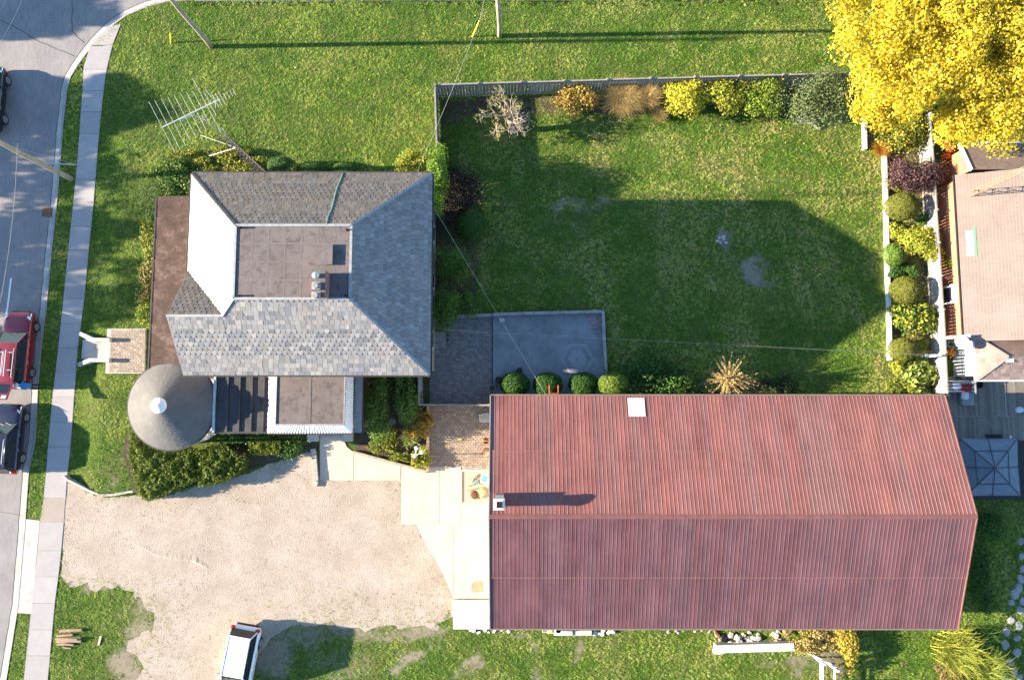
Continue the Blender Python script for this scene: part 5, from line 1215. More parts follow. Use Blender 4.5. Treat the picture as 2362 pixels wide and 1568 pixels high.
# pots on the patio
for u, v, r_, lab in ((1198, 855, .2, 'black plant pot standing on the raised patio'), (1150, 876, .2, 'dark pot at the edge of the brick patio'), (1135, 895, .24, 'pale stone bowl near the barn corner of the brick patio')):
    p = P(u, v, .3); t_ = thing('plant_pot', lab, 'pot', (p.x, p.y, .1)); mt = M_concd if 'pale' in lab else M_black
    MB().lathe((p.x, p.y, .1), [(r_ * .7, 0), (r_, .3), (r_, .34), (r_ * .88, .34), (r_ * .85, .26)], 18).build('bowl', mt, t_); MB().lathe((p.x, p.y, .35), [(r_ * .84, 0), (r_ * .8, .015)], 18).build('earth', M_soil, t_)
p = P(1158, 738, .2); small('paving_block', 'pale loose paving block in the corner of the raised patio', 'block', MB().obox((p.x, p.y, .17), .34, .26, .1, .2), M_concw, bevel=.015)
# stone pile on the lawn
for k, (u, v) in enumerate(((1660, 549), (1668, 553), (1674, 560), (1662, 560), (1655, 556), (1669, 547))):
    p = P(u, v); small('lawn_stone', 'pale stone of the small heap on the shaded lawn', 'stone', MB().stone((p.x, p.y, -.03), random.uniform(.1, .18), random.uniform(.09, .15), .14, 7, 60 + k), M_conc, 'stone heap on the lawn')
# rubble behind the barn
lab_r = 'pale rubble stone in the heap between barn and concrete beam'
for k in range(34):
    u, v = random.uniform(1650, 1812), random.uniform(1454, 1481); p = P(u, v); r_ = random.uniform(.1, .26)
    small('rubble_stone', lab_r, 'stone', MB().stone((p.x, p.y, -.03), r_, r_ * random.uniform(.6, .95), r_ * random.uniform(.6, 1), 7, 200 + k), random.choice([M_conc, M_concw, M_concd, M_timber]), 'rubble behind the barn')
for k in range(14):
    u, v = (random.uniform(1084, 1140), random.uniform(1449, 1459)) if k < 9 else (random.uniform(1140, 1200), random.uniform(1450, 1456)); p = P(u, v); r_ = random.uniform(.08, .17)
    small('rubble_stone', 'white stone in the row along the barn corner and loading pad', 'stone', MB().stone((p.x, p.y, -.03), r_, r_ * .8, r_ * .8, 7, 300 + k), M_concw, 'white stones at the loading pad')
for k in range(12):
    p = P(random.uniform(1540, 1640), random.uniform(1452, 1459)); r_ = random.uniform(.06, .12); small('rubble_stone', 'small grey stone in the strip behind the middle of the barn', 'stone', MB().stone((p.x, p.y, -.02), r_, r_ * .8, r_ * .7, 6, 330 + k), M_conc, 'small stones behind the barn')
a, b = P(1649, 1493, .3), P(1828, 1488, .3); small('concrete_beam', 'long broken concrete beam lying along the rubble heap', 'beam', MB().beam(a, b, .48, .62).stone((a.x + .3, a.y - .25, -.05), .5, .22, .4, 8, 9), M_concw, bevel=.03)
a, b = P(1278, 1457, .15), P(1321, 1457, .15); small('concrete_slab', 'rough concrete slab next to the bucket behind the barn', 'slab', MB().beam(a, b, .34, .3), M_concw, bevel=.03)
a, b = P(1323, 1458, .12), P(1365, 1458, .12); small('concrete_slab', 'smooth grey concrete slab right of the rough one behind the barn', 'slab', MB().beam(a, b, .32, .24), M_conc, bevel=.02)
for k in range(10):
    p = P(random.uniform(1368, 1420), random.uniform(1453, 1462)); small('rubble_stone', 'pale stone in the row right of the grey concrete slab', 'stone', MB().stone((p.x, p.y, -.03), .16, .12, .14, 7, 360 + k), M_concw, 'stones beside the slabs')
p = P(1287.5, 1451, .4); bk = thing('bucket', 'black bucket on the rough slab behind the barn', 'bucket', (p.x, p.y, .3)); MB().lathe((p.x, p.y, .3), [(.13, 0), (.17, .3), (.155, .3), (.12, .04)], 18).build('pail', M_black, bk); MB().tube([(p.x + .17 * math.cos(R(a)), p.y + .17 * math.sin(R(a)), .6) for a in range(0, 181, 20)], .008, 4).build('handle', M_metal, bk)
p = P(1257, 1453.5, .1); m = MB()
for dx in (-.13, 0, .13): m.box(p.x + dx - .02, p.x + dx + .02, p.y - .09, p.y + .09, 0, .19)
m.box(p.x - .15, p.x + .15, p.y - .11, p.y - .09, 0, .19).box(p.x - .15, p.x + .15, p.y + .09, p.y + .11, 0, .19); small('cinder_block', 'hollow pale cinder block behind the barn', 'block', m, M_concw)
p = P(1268, 1453.5, .1); small('stone_block', 'yellowish stone block beside the cinder block', 'block', MB().obox((p.x, p.y, .1), .36, .3, .22, .05), plain('yellow_stone', (.5, .42, .26), .9), bevel=.03)
for k in range(4):
    p = P(1650 + k * 3, 1458 + k * 3.2, .1); small('brick', 'orange brick tipped at the left end of the rubble heap', 'brick', MB().obox((p.x, p.y, .1), .1, .28, .1, .35, .2), M_brick, 'bricks at the rubble heap')
p = P(1671, 1471, .1); small('plastic_bag', 'crumpled black plastic bag among the rubble', 'bag', MB().stone((p.x, p.y, -.02), .36, .26, .2, 9, 77).stone((p.x + .2, p.y - .15, -.02), .2, .18, .14, 7, 78), plain('black_plastic', (.015, .015, .016), .25))
# white posts and brush behind the barn
a, b = P(1922, 1453, .06), P(1922, 1499, .06); small('white_slab', 'broad white slab leading from the barn wall into the weeds', 'slab', MB().beam(a, b, .55, .12), M_concw, bevel=.02)
tr_ = thing('trellis', 'white wooden trellis frame standing in the weeds behind the barn', 'trellis', P(1895, 1540))
pA, pB, pC, pD_ = P(1880, 1570, 0), P(1881, 1515, 0), P(1912, 1570, 0), P(1912, 1530, 0)
for q in (pA, pB, pC, pD_): MB().box(q.x - .06, q.x + .06, q.y - .06, q.y + .06, -.1, 1.3).build('post', M_white, tr_)
MB().beam(pA + V_((0, -.3, .9)), pB + V_((0, .1, .9)), .22, .05).build('rail', M_white, tr_); MB().beam(pC + V_((0, -.3, .8)), pD_ + V_((0, .1, .8)), .1, .05).build('rail', M_white, tr_); MB().beam(pB + V_((-.4, .3, .6)), pD_ + V_((.2, 0, .6)), .12, .04).build('rail', M_white, tr_); MB().beam(pD_ + V_((0, 0, 1.1)), pD_ + V_((.5, -.25, .5)), .1, .04).build('brace', M_white, tr_)
p = P(1866, 1501, .1); small('white_block', 'short white block left of the trellis in the weeds', 'block', MB().obox((p.x, p.y, .1), .42, .3, .2, -.75), M_concw)
# stepping stones in the neighbour's dark lawn
for k, (u, v) in enumerate(((2355, 1248), (2356, 1282), (2358, 1312), (2355, 1334), (2350, 1355), (2341, 1370), (2333, 1389), (2358, 1386), (2354, 1407), (2333, 1430), (2351, 1443), (2321, 1457), (2346, 1470), (2318, 1487), (2346, 1504), (2330, 1526), (2339, 1549), (2320, 1563), (2352, 1561))):
    p = P(u, v); small('stepping_stone', 'pale flat stone in the winding path at the right edge', 'stone', MB().stone((p.x, p.y, -.03), random.uniform(.2, .3), random.uniform(.22, .34), .09, 8, 100 + k), M_concd, 'stepping stones at the right edge')
# deck furniture
p = P(2228, 900, .35); sf = thing('sofa', 'grey wicker corner sofa with cushions on the shaded deck', 'sofa', (p.x, p.y, .35)); M_wick = plain('grey_wicker', (.24, .25, .26), .85, bump=.5)
x0, x1, y0, y1 = PX(2190, 900, .8), PX(2248, 900, .8), PY(2220, 935, .8), PY(2220, 878, .8)
MB().box(x0, x1, y1 - .75, y1, .35, .75).build('seat', M_wick, sf, bevel=.05); MB().box(x0, x1, y1 - .2, y1 + .02, .75, 1.1).build('backrest', M_wick, sf, bevel=.06); MB().box(x1 - .75, x1, y0, y1 - .76, .35, .74).build('chaise', M_wick, sf, bevel=.05); MB().box(x1 - .16, x1 + .01, y1 - .9, y1 - .21, .75, 1.05).build('armrest', M_wick, sf, bevel=.05)
def pillow(u, v, z, a, b, yaw, mt, lab):
    q = P(u, v, z); m = MB(); n = 7; vs = []
    for i in range(n):
        for j in range(n):
            s_, t_ = i / 3 - 1, j / 3 - 1; e_ = (1 - s_ ** 4) * (1 - t_ ** 4); vs.append(Matrix.Rotation(yaw, 3, 'Z') @ V_((a * s_ * (1 - .1 * t_ * t_), b * t_ * (1 - .1 * s_ * s_), .1 * e_)) + q)
    m.add(vs, [(i * n + j, (i + 1) * n + j, (i + 1) * n + j + 1, i * n + j + 1) for i in range(n - 1) for j in range(n - 1)]); o = m.build('cushion', mt, None, True); o.modifiers.new('s', 'SOLIDIFY').thickness = .05; tag(o, lab, 'cushion')
M_pw = plain('white_cloth', (.55, .58, .65), .9, var=.05); pillow(2208, 891, .80, .3, .22, .3, M_pw, 'white cushion at the back of the grey sofa'); pillow(2227.5, 893, .82, .3, .26, .2, plain('red_cloth', (.35, .035, .03), .9), 'red cushion on the grey sofa'); pillow(2226, 912, .80, .25, .26, -.15, M_pw, 'white cushion on the chaise of the grey sofa')
p = P(2255, 886, .5); t_ = thing('plant_pot', 'round dark pot on the deck beside the sofa', 'pot', (p.x, p.y, .35)); MB().lathe((p.x, p.y, .35), [(.2, 0), (.28, .3), (.24, .3), (.2, .1)], 18).build('bowl', M_dark, t_)
p = P(2294, 1006, .4); small('tray', 'black tray on the deck above the gazebo', 'tray', MB().box(p.x - .5, p.x + .5, p.y - .12, p.y + .12, .33, .4), M_black); p = P(2330, 1007, .35); small('cup', 'small white cup on the deck above the gazebo', 'cup', MB().lathe((p.x, p.y, .31), [(.05, 0), (.065, .12), (.055, .12)], 12), M_white)
p = P(2358, 893 + 0, .35); small('towel', 'white crumpled towel at the right edge of the deck', 'towel', MB().stone((P(2352, 945, .4).x, P(2352, 945, .4).y, .34), .3, .2, .1, 9, 5), M_pw)
# hose, dish, beam by the addition
p = P(2188, 796, .3); m = MB(); m.tube([(p.x + (.22 + .02 * math.sin(a * .7)) * math.cos(a), p.y + (.22 + .03 * math.cos(a * .4)) * math.sin(a), .2 + .012 * a) for a in np.linspace(0, 38, 110)], .022, 5); small('garden_hose', 'coiled blue garden hose against the fence', 'hose', m, plain('blue_hose', (.03, .30, .42), .4))
a, b = P(2178, 780, 1.9), P(2239, 774, 3.2); small('white_beam', 'white painted beam from fence to the beige roof edge', 'beam', MB().beam(a, b, .14, .12), M_white)
p = P(2222, 790, 3.0); ds = thing('satellite_dish', 'white satellite dish above the neighbour addition', 'dish', (p.x, p.y, 2.4)); m = MB(); vs = []; axis = V_((-.75, .1, .65)).normalized(); e1_ = axis.orthogonal().normalized(); e2_ = axis.cross(e1_)
for i in range(6):
    for k in range(24): rr0 = .45 * i / 5; vs.append(p + e1_ * rr0 * math.cos(k * R(15)) * .8 + e2_ * rr0 * math.sin(k * R(15)) + axis * .22 * (rr0 / .45) ** 2)
m.add(vs, [(i * 24 + k, i * 24 + (k + 1) % 24, (i + 1) * 24 + (k + 1) % 24, (i + 1) * 24 + k) for i in range(5) for k in range(24)]); m.build('reflector', M_white, ds, True); MB().tube([p, p + V_((.25, 0, -.7))], .03, 6).build('mount', M_metal, ds); MB().tube([p - e1_ * .4, p + axis * .5], .015, 5).build('feed_arm', M_metal, ds)

# ================================================================== plants
M_leaft = leafmat('thin_leaf', .5)
def unit(n, r=rng):
    v = r.normal(size=(n, 3)); return v / np.linalg.norm(v, axis=1)[:, None]
def leaf_mesh(name, C, Nn, size, colr, aspect=.6, mat=None):
    n = len(C); r_ = unit(n); T = np.cross(Nn, r_); T /= np.linalg.norm(T, axis=1)[:, None] + 1e-9; B = np.cross(Nn, T)
    l = size[:, None] * .5; w = l * aspect
    V = np.stack([C - T * l, C + B * w + T * l * .1, C + T * l, C - B * w + T * l * .1], 1)
    return fast_mesh(name, V.reshape(-1, 3), np.arange(4 * n).reshape(n, 4), mat or M_leaf, np.repeat(colr, 4, 0))
def pickcol(n, pal, jit=.2, cl=None):
    cols = np.array([p[:3] for p in pal]); w = np.array([p[3] if len(p) > 3 else 1. for p in pal]); i = rng.choice(len(pal), n, p=w / w.sum())
    return cols[i] * rng.uniform(1 - jit, 1 + jit, (n, 1))
def bush(name, label, cat, u, v, zc, r, n, leaf, pal, K=14, shell=False, zmin=.03, rc=.42, stems=4, gap=0.0, group=None, part='foliage', flat_top=None, yaw=0.0, box=False, thick=.16):
    """foliage in clumps over an ellipsoid whose centre is seen at (u, v) on level zc"""
    c = P(u, v, zc); rx, ry, rz = r if (shell or box) else (r[0] * 1.36, r[1] * 1.36, r[2] * 1.2); n = int(n * 1.6); t_ = thing(name, label, cat, (c.x, c.y, max(0, H(c.x, c.y))), group)
    if box:
        a = rng.uniform(-1, 1, (n, 3)); ax = rng.choice(3, n, p=[.25, .25, .5]); s_ = np.where(rng.random(n) < .5, -1., 1.); s_ = np.where(ax == 2, 1., s_)
        a[np.arange(n), ax] = s_ * (1 - np.abs(rng.normal(0, thick, n))); out = np.zeros((n, 3)); out[np.arange(n), ax] = s_
        b = 1 + .10 * (vnoise(a[:, 0] * 3 + a[:, 2], a[:, 1] * 3, 1.3, 4)[:, None] - .5)
        Cn = a * b * np.array([rx, ry, rz]); Nn = out + .9 * unit(n); cc = pickcol(n, pal)
    elif shell:
        d = unit(n); d[:, 2] = np.where(d[:, 2] < -.5, -d[:, 2], d[:, 2]); bmp = 1 + .09 * (vnoise(d[:, 0] * 4 + 2 * d[:, 2], d[:, 1] * 4 - d[:, 2], 1.4, int(u) % 50) - .5) - np.abs(rng.normal(0, thick * .6, n))
        Cn = d * bmp[:, None] * np.array([rx, ry, rz]); Nn = d + .75 * unit(n); cc = pickcol(n, pal)
    else:
        k = unit(K); k[:, 2] = np.abs(k[:, 2]) * .9 - .15; kc = k * np.array([rx, ry, rz]) * rng.uniform(.35, .82, (K, 1))
        ci = rng.integers(0, K, n); d = unit(n); rad = np.array([rx, ry, rz]) * rc * rng.uniform(.75, 1.2, (K, 1))[ci] * (rng.random((n, 1)) ** .4)
        Cn = kc[ci] + d * rad; Nn = d + .9 * unit(n) + np.array([0, 0, .25]); kt = rng.uniform(.78, 1.22, (K, 1)); cc = pickcol(n, pal) * kt[ci]
    if yaw: cy, sy = math.cos(yaw), math.sin(yaw); Cn = np.stack([Cn[:, 0] * cy - Cn[:, 1] * sy, Cn[:, 0] * sy + Cn[:, 1] * cy, Cn[:, 2]], 1)
    Cn = Cn + np.array([c.x, c.y, zc]); g0 = hfun(Cn[:, 0], Cn[:, 1]); Cn[:, 2] = np.maximum(Cn[:, 2], g0 + zmin + rng.random(n) * .06)
    if flat_top: Cn[:, 2] = np.minimum(Cn[:, 2], flat_top + rng.random(n) * .05)
    Nn /= np.linalg.norm(Nn, axis=1)[:, None]
    sz = leaf * rng.uniform(.65, 1.35, n)
    link(part, leaf_mesh(part, Cn, Nn, sz, cc), t_)
    m = MB()
    for k in range(stems):
        a = 2 * math.pi * k / max(1, stems) + .4; q = V_((c.x, c.y, t_.location.z - .1)); e_ = V_((c.x + rx * .5 * math.cos(a), c.y + ry * .5 * math.sin(a), zc + rz * .3)); m.tube([q, q.lerp(e_, .5) + V_((0, 0, .1)), e_], [.035, .025, .012], 5)
    if stems: m.build('stem', M_twig, t_)
    return t_
def blades(n, base, h, spread, wd, colr, droop=.6, seg=4, dirs=None):
    """arching blades: returns verts, quads, colours"""
    a = rng.uniform(0, 2 * math.pi, n) if dirs is None else dirs; hh = h * rng.uniform(.6, 1.1, n); sp = spread * rng.uniform(.25, 1.1, n)
    V = []; s_ = np.linspace(0, 1, seg + 1)
    for k, q in enumerate(s_):
        rad = sp * q ** 1.4; z = hh * (q * (1 + droop * .7) - droop * q ** 2.6); w = wd * (1 - q * .85)
        x = base[:, 0] + rad * np.cos(a); y = base[:, 1] + rad * np.sin(a)
        V += [np.stack([x - w * np.sin(a), y + w * np.cos(a), base[:, 2] + z], 1), np.stack([x + w * np.sin(a), y - w * np.cos(a), base[:, 2] + z], 1)]
    V = np.stack(V, 1); m = V.shape[1]; F = np.array([(2 * k, 2 * k + 1, 2 * k + 3, 2 * k + 2) for k in range(seg)])
    return V.reshape(-1, 3), (np.arange(n)[:, None, None] * m + F[None]).reshape(-1, 4), np.repeat(colr, m, 0)
def grassclump(name, label, u, v, n, h, spread, pal, r0=.2, wd=.008, droop=.6, cat='grass', dirs=None, part='blades'):
    p = PG(u, v); t_ = thing(name, label, cat, p); b = np.array([p.x, p.y, p.z]) + np.stack([rng.normal(0, r0, n), rng.normal(0, r0, n), np.zeros(n)], 1)
    V, F, C_ = blades(n, b, h, spread, wd, pickcol(n, pal), droop, 4, None if dirs is None else rng.normal(dirs[0], dirs[1], n)); link(part, fast_mesh(part, V, F, M_leaf, C_), t_); return t_

YEL = [(.70, .55, .03, 4), (.62, .50, .04, 3), (.72, .62, .12, 2), (.46, .46, .04, 1.6), (.26, .30, .03, .6), (.58, .34, .03, .6)]
LIME = [(.34, .36, .04, 3), (.24, .30, .03, 2), (.42, .38, .05, 2), (.14, .22, .02, 1)]
GREEN = [(.10, .19, .028, 3), (.14, .23, .04, 2), (.065, .13, .02, 2)]
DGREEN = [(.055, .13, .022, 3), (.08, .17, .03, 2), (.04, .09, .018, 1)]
GREYG = [(.13, .17, .07, 3), (.10, .15, .05, 2), (.18, .20, .09, 1)]
MIX = [(.16, .22, .03, 3), (.30, .30, .04, 2), (.09, .15, .02, 2), (.40, .30, .05, .7)]
TOP = [(.15, .17, .025, 3), (.19, .19, .03, 2), (.11, .14, .02, 1)]
PURP = [(.075, .035, .045, 3), (.11, .055, .06, 2), (.16, .09, .08, 1), (.20, .15, .11, .6)]
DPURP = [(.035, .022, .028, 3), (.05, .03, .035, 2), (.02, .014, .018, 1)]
RED = [(.28, .11, .05, 3), (.40, .30, .06, 3), (.22, .22, .04, 2)]
ORNG = [(.50, .16, .03, 3), (.42, .22, .04, 2), (.45, .33, .05, 2)]
STRAW = [(.42, .31, .12, 3), (.34, .24, .08, 2), (.52, .40, .19, 2), (.28, .20, .07, 1)]
YEW = [(.12, .17, .022, 3), (.16, .21, .03, 2), (.075, .12, .015, 2), (.21, .24, .04, 1)]

# big yellow maple
def tree(name, label, u, v, zc, r, n, leaf, pal, trunk_uv, K=60, rc=.27, h0=0, group=None, lobes=()):
    c = P(u, v, zc) if not isinstance(u, V_().__class__) else u
    tb_ = P(*trunk_uv) if trunk_uv else V_((c.x, c.y, h0)); t_ = thing(name, label, 'tree', tb_, group)
    rx, ry, rz = r; k = unit(K)
    if lobes: k[:, 2] = np.abs(k[:, 2]) - .25
    kc = k * np.array([rx, ry, rz]) * (rng.random((K, 1)) ** .42) * .86
    for lu, lv, lz, lr, lk in lobes:
        q = P(lu, lv, lz) - c; q.z = lz - zc
        uk = unit(lk); uk[:, 2] = np.abs(uk[:, 2]) - .25; kc = np.concatenate([kc, uk * np.array(lr) * (rng.random((lk, 1)) ** .4) * .86 + np.array(q)])
    K = len(kc); ci = rng.integers(0, K, n); d = unit(n)
    rad = rc * rx * rng.uniform(.6, 1.25, (K, 1))[ci] * np.array([1, 1, .7]) * (rng.random((n, 1)) ** .4); Cn = kc[ci] + d * rad + np.array([c.x, c.y, zc])
    Nn = d + .9 * unit(n) + np.array([0, 0, .3]); Nn /= np.linalg.norm(Nn, axis=1)[:, None]; kt = rng.uniform(.8, 1.15, (K, 1))
    link('crown', leaf_mesh('crown', Cn, Nn, leaf * rng.uniform(.6, 1.4, n), pickcol(n, pal, .15) * kt[ci], .8, M_leaft if lobes else None), t_)
    m = MB(); q = V_((tb_.x, tb_.y, -.3)); fk = V_((tb_.x * .85 + c.x * .15, tb_.y * .85 + c.y * .15, max(1.8, (zc - rz) * 1.0))); m.tube([q, q.lerp(fk, .3) + V_((.05, .03, 0)), fk], [.34, .27, .22], 10); m.build('trunk', M_bark, t_, True)
    m = MB()
    for i in rng.choice(K, min(K, 16), replace=False):
        e_ = V_(kc[i]) + V_((c.x, c.y, zc)); m.tube([fk, fk.lerp(e_, .5) + V_((0, 0, .4)), e_], [.12, .07, .02], 6)
    m.build('limb', M_bark, t_, True); return t_
tree('maple_tree', 'large bright yellow maple tree overhanging the upper right corner', 2225, 60, 7.0, (8.6, 6.4, 3.4), 170000, .14, YEL, (2120, 190), K=260, rc=.13, lobes=((2300, 235, 6.0, (3.6, 3.0, 2.0), 52), (2035, 225, 4.5, (2.2, 1.9, 1.4), 18), (2215, 295, 4.6, (.9, 1.2, .9), 6)))

# shrubs along the back fence
bush('shrub', 'yellow and red leaved shrub next to the tan ornamental grass', 'shrub', 1337, 228, .8, (1.25, .95, .8), 2600, .13, RED + [(.42, .38, .06, 3)], K=16)
grassclump('ornamental_grass', 'largest tan ornamental grass arching by the back fence', 1432, 238, 2600, 1.5, 1.35, STRAW, .28, .010, .75)
grassclump('ornamental_grass', 'upright tan ornamental grass right of the largest one', 1488, 238, 1100, 1.6, .9, STRAW, .18, .010, .5)
grassclump('ornamental_grass', 'small tan grass mound in front of the yellow shrub', 1520, 270, 800, .7, .55, STRAW, .12, .009, .7)
bush('shrub', 'bright yellow shrub first in the row after the ornamental grass', 'shrub', 1582, 222, 1.1, (1.05, 1.1, 1.05), 3200, .13, [(.52, .48, .04, 4), (.40, .40, .04, 2), (.30, .34, .04, 1)], K=20)
bush('shrub', 'yellow green shrub in the middle of the back fence row', 'shrub', 1672, 226, 1.1, (1.25, 1.1, 1.0), 3600, .13, LIME, K=22)
bush('shrub', 'tall green and yellow shrub right of the middle of the fence row', 'shrub', 1760, 224, 1.2, (1.1, 1.25, 1.1), 3600, .13, [(.14, .24, .02, 3), (.36, .36, .05, 2), (.09, .16, .02, 2)], K=20)
bush('small_tree', 'grey green loose apple tree leaning over the lawn corner', 'tree', 1885, 238, 2.0, (2.0, 1.7, 1.2), 5200, .12, GREYG, K=26, stems=6)
bush('shrub', 'dark green shrub with yellow tips between apple tree and maple', 'shrub', 1952, 212, 1.0, (.85, .9, .9), 2600, .14, [(.06, .13, .015, 3), (.34, .34, .04, 1.3)], K=14)
tag(MB().tube([P(1836, 272, .25), P(1855, 277, .35), P(1875, 285, .3), P(1890, 299, .1)], [.14, .17, .12, .05], 8).build('tree_stump', M_birch), 'pale leaning stump at the foot of the apple tree', 'stump')
for u, v, lab in ((1636, 236, 'dark green understorey plant between yellow and yellow green shrub'), (1717, 238, 'dark green understorey plant between yellow green and tall shrub'), (1805, 232, 'dark green understorey plant left of the grey green apple tree'), (1545, 240, 'dark green understorey plant right of the ornamental grass')):
    bush('understorey', lab, 'plant', u, v, .5, (.55, .6, .5), 900, .13, DGREEN + GREEN, K=8)
# gnarled pruned apple tree
def bare_tree():
    p = P(1178, 300); t_ = thing('apple_tree', 'gnarled heavily pruned apple tree with few yellow leaves in the fence corner', 'tree', p); m = MB(); tips = []
    rr = random.Random(5)
    def branch(a, d, L, r_, lv):
        b = a + d * L; mid = a.lerp(b, .5) + V_((rr.uniform(-1, 1), rr.uniform(-1, 1), rr.uniform(-.3, .6))) * L * .12; m.tube([a, mid, b], [r_, r_ * .8, r_ * .6], 6 if lv < 2 else 4)
        if lv >= 2: tips.extend([a.lerp(b, q) for q in (.4, .7, 1.)])
        if lv < 4:
            for k in range((4, 4, 5, 3)[lv]):
                nd = (d * .5 + V_((rr.gauss(0, .75), rr.gauss(0, .75), rr.gauss(.12, .45)))).normalized(); branch(a.lerp(b, rr.uniform(.45, 1)), nd, L * rr.uniform(.5, .85), r_ * .55, lv + 1)
    top = p + V_((-.1, .15, 1.2)); m.tube([p - V_((0, 0, .2)), p + V_((.1, 0, .6)), top], [.24, .2, .17], 9)
    for dd in ((-.8, .25, .3), (.9, .35, .3), (.1, -.8, .25), (-.15, .9, .5), (.5, -.4, .6)): branch(top, V_(dd).normalized(), 1.15, .085, 1)
    m.build('branches', plain('apple_bark', (.27, .23, .18), .9), t_)
    tp_ = np.array([tuple(q) for q in tips]); n = 1300; i = rng.integers(0, len(tp_), n); keep = vnoise(tp_[i][:, 0], tp_[i][:, 1], 1.1, 9) > .45; C_ = tp_[i][keep] + rng.normal(0, .07, (keep.sum(), 3)); link('leaves', leaf_mesh('leaves', C_, unit(len(C_)), np.full(len(C_), .10) * rng.uniform(.6, 1.3, len(C_)), pickcol(len(C_), [(.36, .36, .06, 3), (.22, .28, .04, 2), (.48, .42, .12, 1)])), t_)
bare_tree()
# east bed
bush('shrub', 'green and yellow mixed shrub below the maple beside the white fence', 'shrub', 2085, 300, .9, (1.35, 1.3, .9), 4200, .14, MIX + [(.5, .40, .03, 2)], K=22)
grassclump('fern', 'orange autumn fern at the top of the topiary bed', 2027, 349, 700, .6, .65, ORNG, .1, .022, .8, 'fern')
bush('shrub', 'purple leaved round shrub overlapping the pale fence', 'shrub', 2106, 405, 1.2, (1.55, 1.05, .95), 5200, .12, PURP, K=28)
def topiary(u, v, zc, r, lab, n=7000): return bush('topiary', lab, 'topiary', u, v, zc, r, n, .07, TOP, shell=True, stems=1, group='clipped topiary balls', thick=.10)
topiary(2080, 477, 1.0, (1.08, .92, .92), 'clipped olive green topiary ball directly below the purple shrub')
topiary(2090, 669, .95, (1.02, .90, .86), 'clipped olive green topiary ball in the middle of the bed')
topiary(2082, 806, .85, (.92, .76, .76), 'smallest clipped topiary ball beside the clothesline bracket', 6000)
bush('shrub', 'yellow green open shrub between two topiary balls', 'shrub', 2122, 570, .8, (1.15, 1.05, .8), 3200, .12, LIME, K=18)
bush('shrub', 'fresh green clipped mound at the lawn edge between two topiary balls', 'shrub', 2062, 588, .5, (.72, .78, .55), 2600, .09, [(.12, .21, .03, 3), (.17, .26, .04, 2)], shell=True, stems=1)
grassclump('perennial', 'small yellow spiky perennial above the green mound', 2072, 552, 260, .5, .5, [(.45, .36, .06), (.30, .28, .05)], .14, .02, .7, 'plant')
bush('shrub', 'large leaved yellow green shrub above the smallest topiary ball', 'shrub', 2110, 738, .7, (1.35, .95, .7), 2000, .19, LIME + DGREEN, K=20)
bush('hosta', 'broad leaved pale green plant at the lower end of the bed', 'plant', 2115, 868, .45, (1.05, .85, .45), 700, .32, [(.26, .31, .07, 3), (.18, .25, .05, 2)], K=12)
bush('shrub', 'low green and brown plants at the barn end of the bed', 'shrub', 2066, 896, .3, (.75, .7, .35), 900, .14, MIX, K=10)
bush('shrub', 'small yellow green shrub squeezed between barn and pale fence', 'shrub', 2118, 902, .4, (.8, .35, .4), 700, .14, LIME, K=8)
bush('shrub', 'dark green low shrub under the white fence between mound and middle ball', 'shrub', 2075, 628, .3, (.8, .5, .35), 1100, .12, DGREEN, K=8)
for u, v, lab in ((2105, 622, 'leafy filler plant between mound and middle ball, nearest the fence'), (2132, 505, 'yellow green filler plant right of the uppermost ball'), (2068, 705, 'dark filler plant below the middle ball at the edging'), (2118, 792, 'brownish filler plant right of the smallest ball'), (2068, 530, 'pale filler plant below the uppermost ball'), (2062, 425, 'green filler plant left of the purple shrub'), (2068, 845, 'low dark filler plant below the smallest ball')):
    bush('filler_plant', lab, 'plant', u, v, .35, (.5, .45, .35), 800, .12, [MIX, LIME, DGREEN][int(u) % 3], K=8)
# house, east side
bush('climber', 'bright green climber on the back corner of the house', 'climber', 1010, 412, 2.2, (.55, 1.75, 1.6), 4200, .13, [(.13, .24, .02, 3), (.20, .30, .03, 2), (.08, .16, .015, 1)], K=20)
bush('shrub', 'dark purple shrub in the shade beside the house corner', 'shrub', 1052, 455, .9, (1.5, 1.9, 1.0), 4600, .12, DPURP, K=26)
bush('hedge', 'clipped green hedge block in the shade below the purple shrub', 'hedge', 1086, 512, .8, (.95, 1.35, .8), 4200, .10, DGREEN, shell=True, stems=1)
bush('shrub', 'feathery green shrub in the middle of the shaded house bed', 'shrub', 1036, 612, 1.1, (1.05, 1.1, 1.0), 3800, .10, GREEN, K=20)
bush('shrub', 'small light green shrub at the edge of the shaded house bed', 'shrub', 1078, 626, .5, (.4, .4, .5), 700, .12, LIME, K=6)
bush('shrub', 'loose green shrub beside the brick patio at the house', 'shrub', 1025, 715, 1.2, (.9, 1.35, 1.1), 3800, .10, GREEN, K=20)
bush('shrub', 'small green shrub at the upper edge of the patio wall', 'shrub', 1074, 700, .6, (.75, .8, .6), 1700, .12, GREEN, K=10)
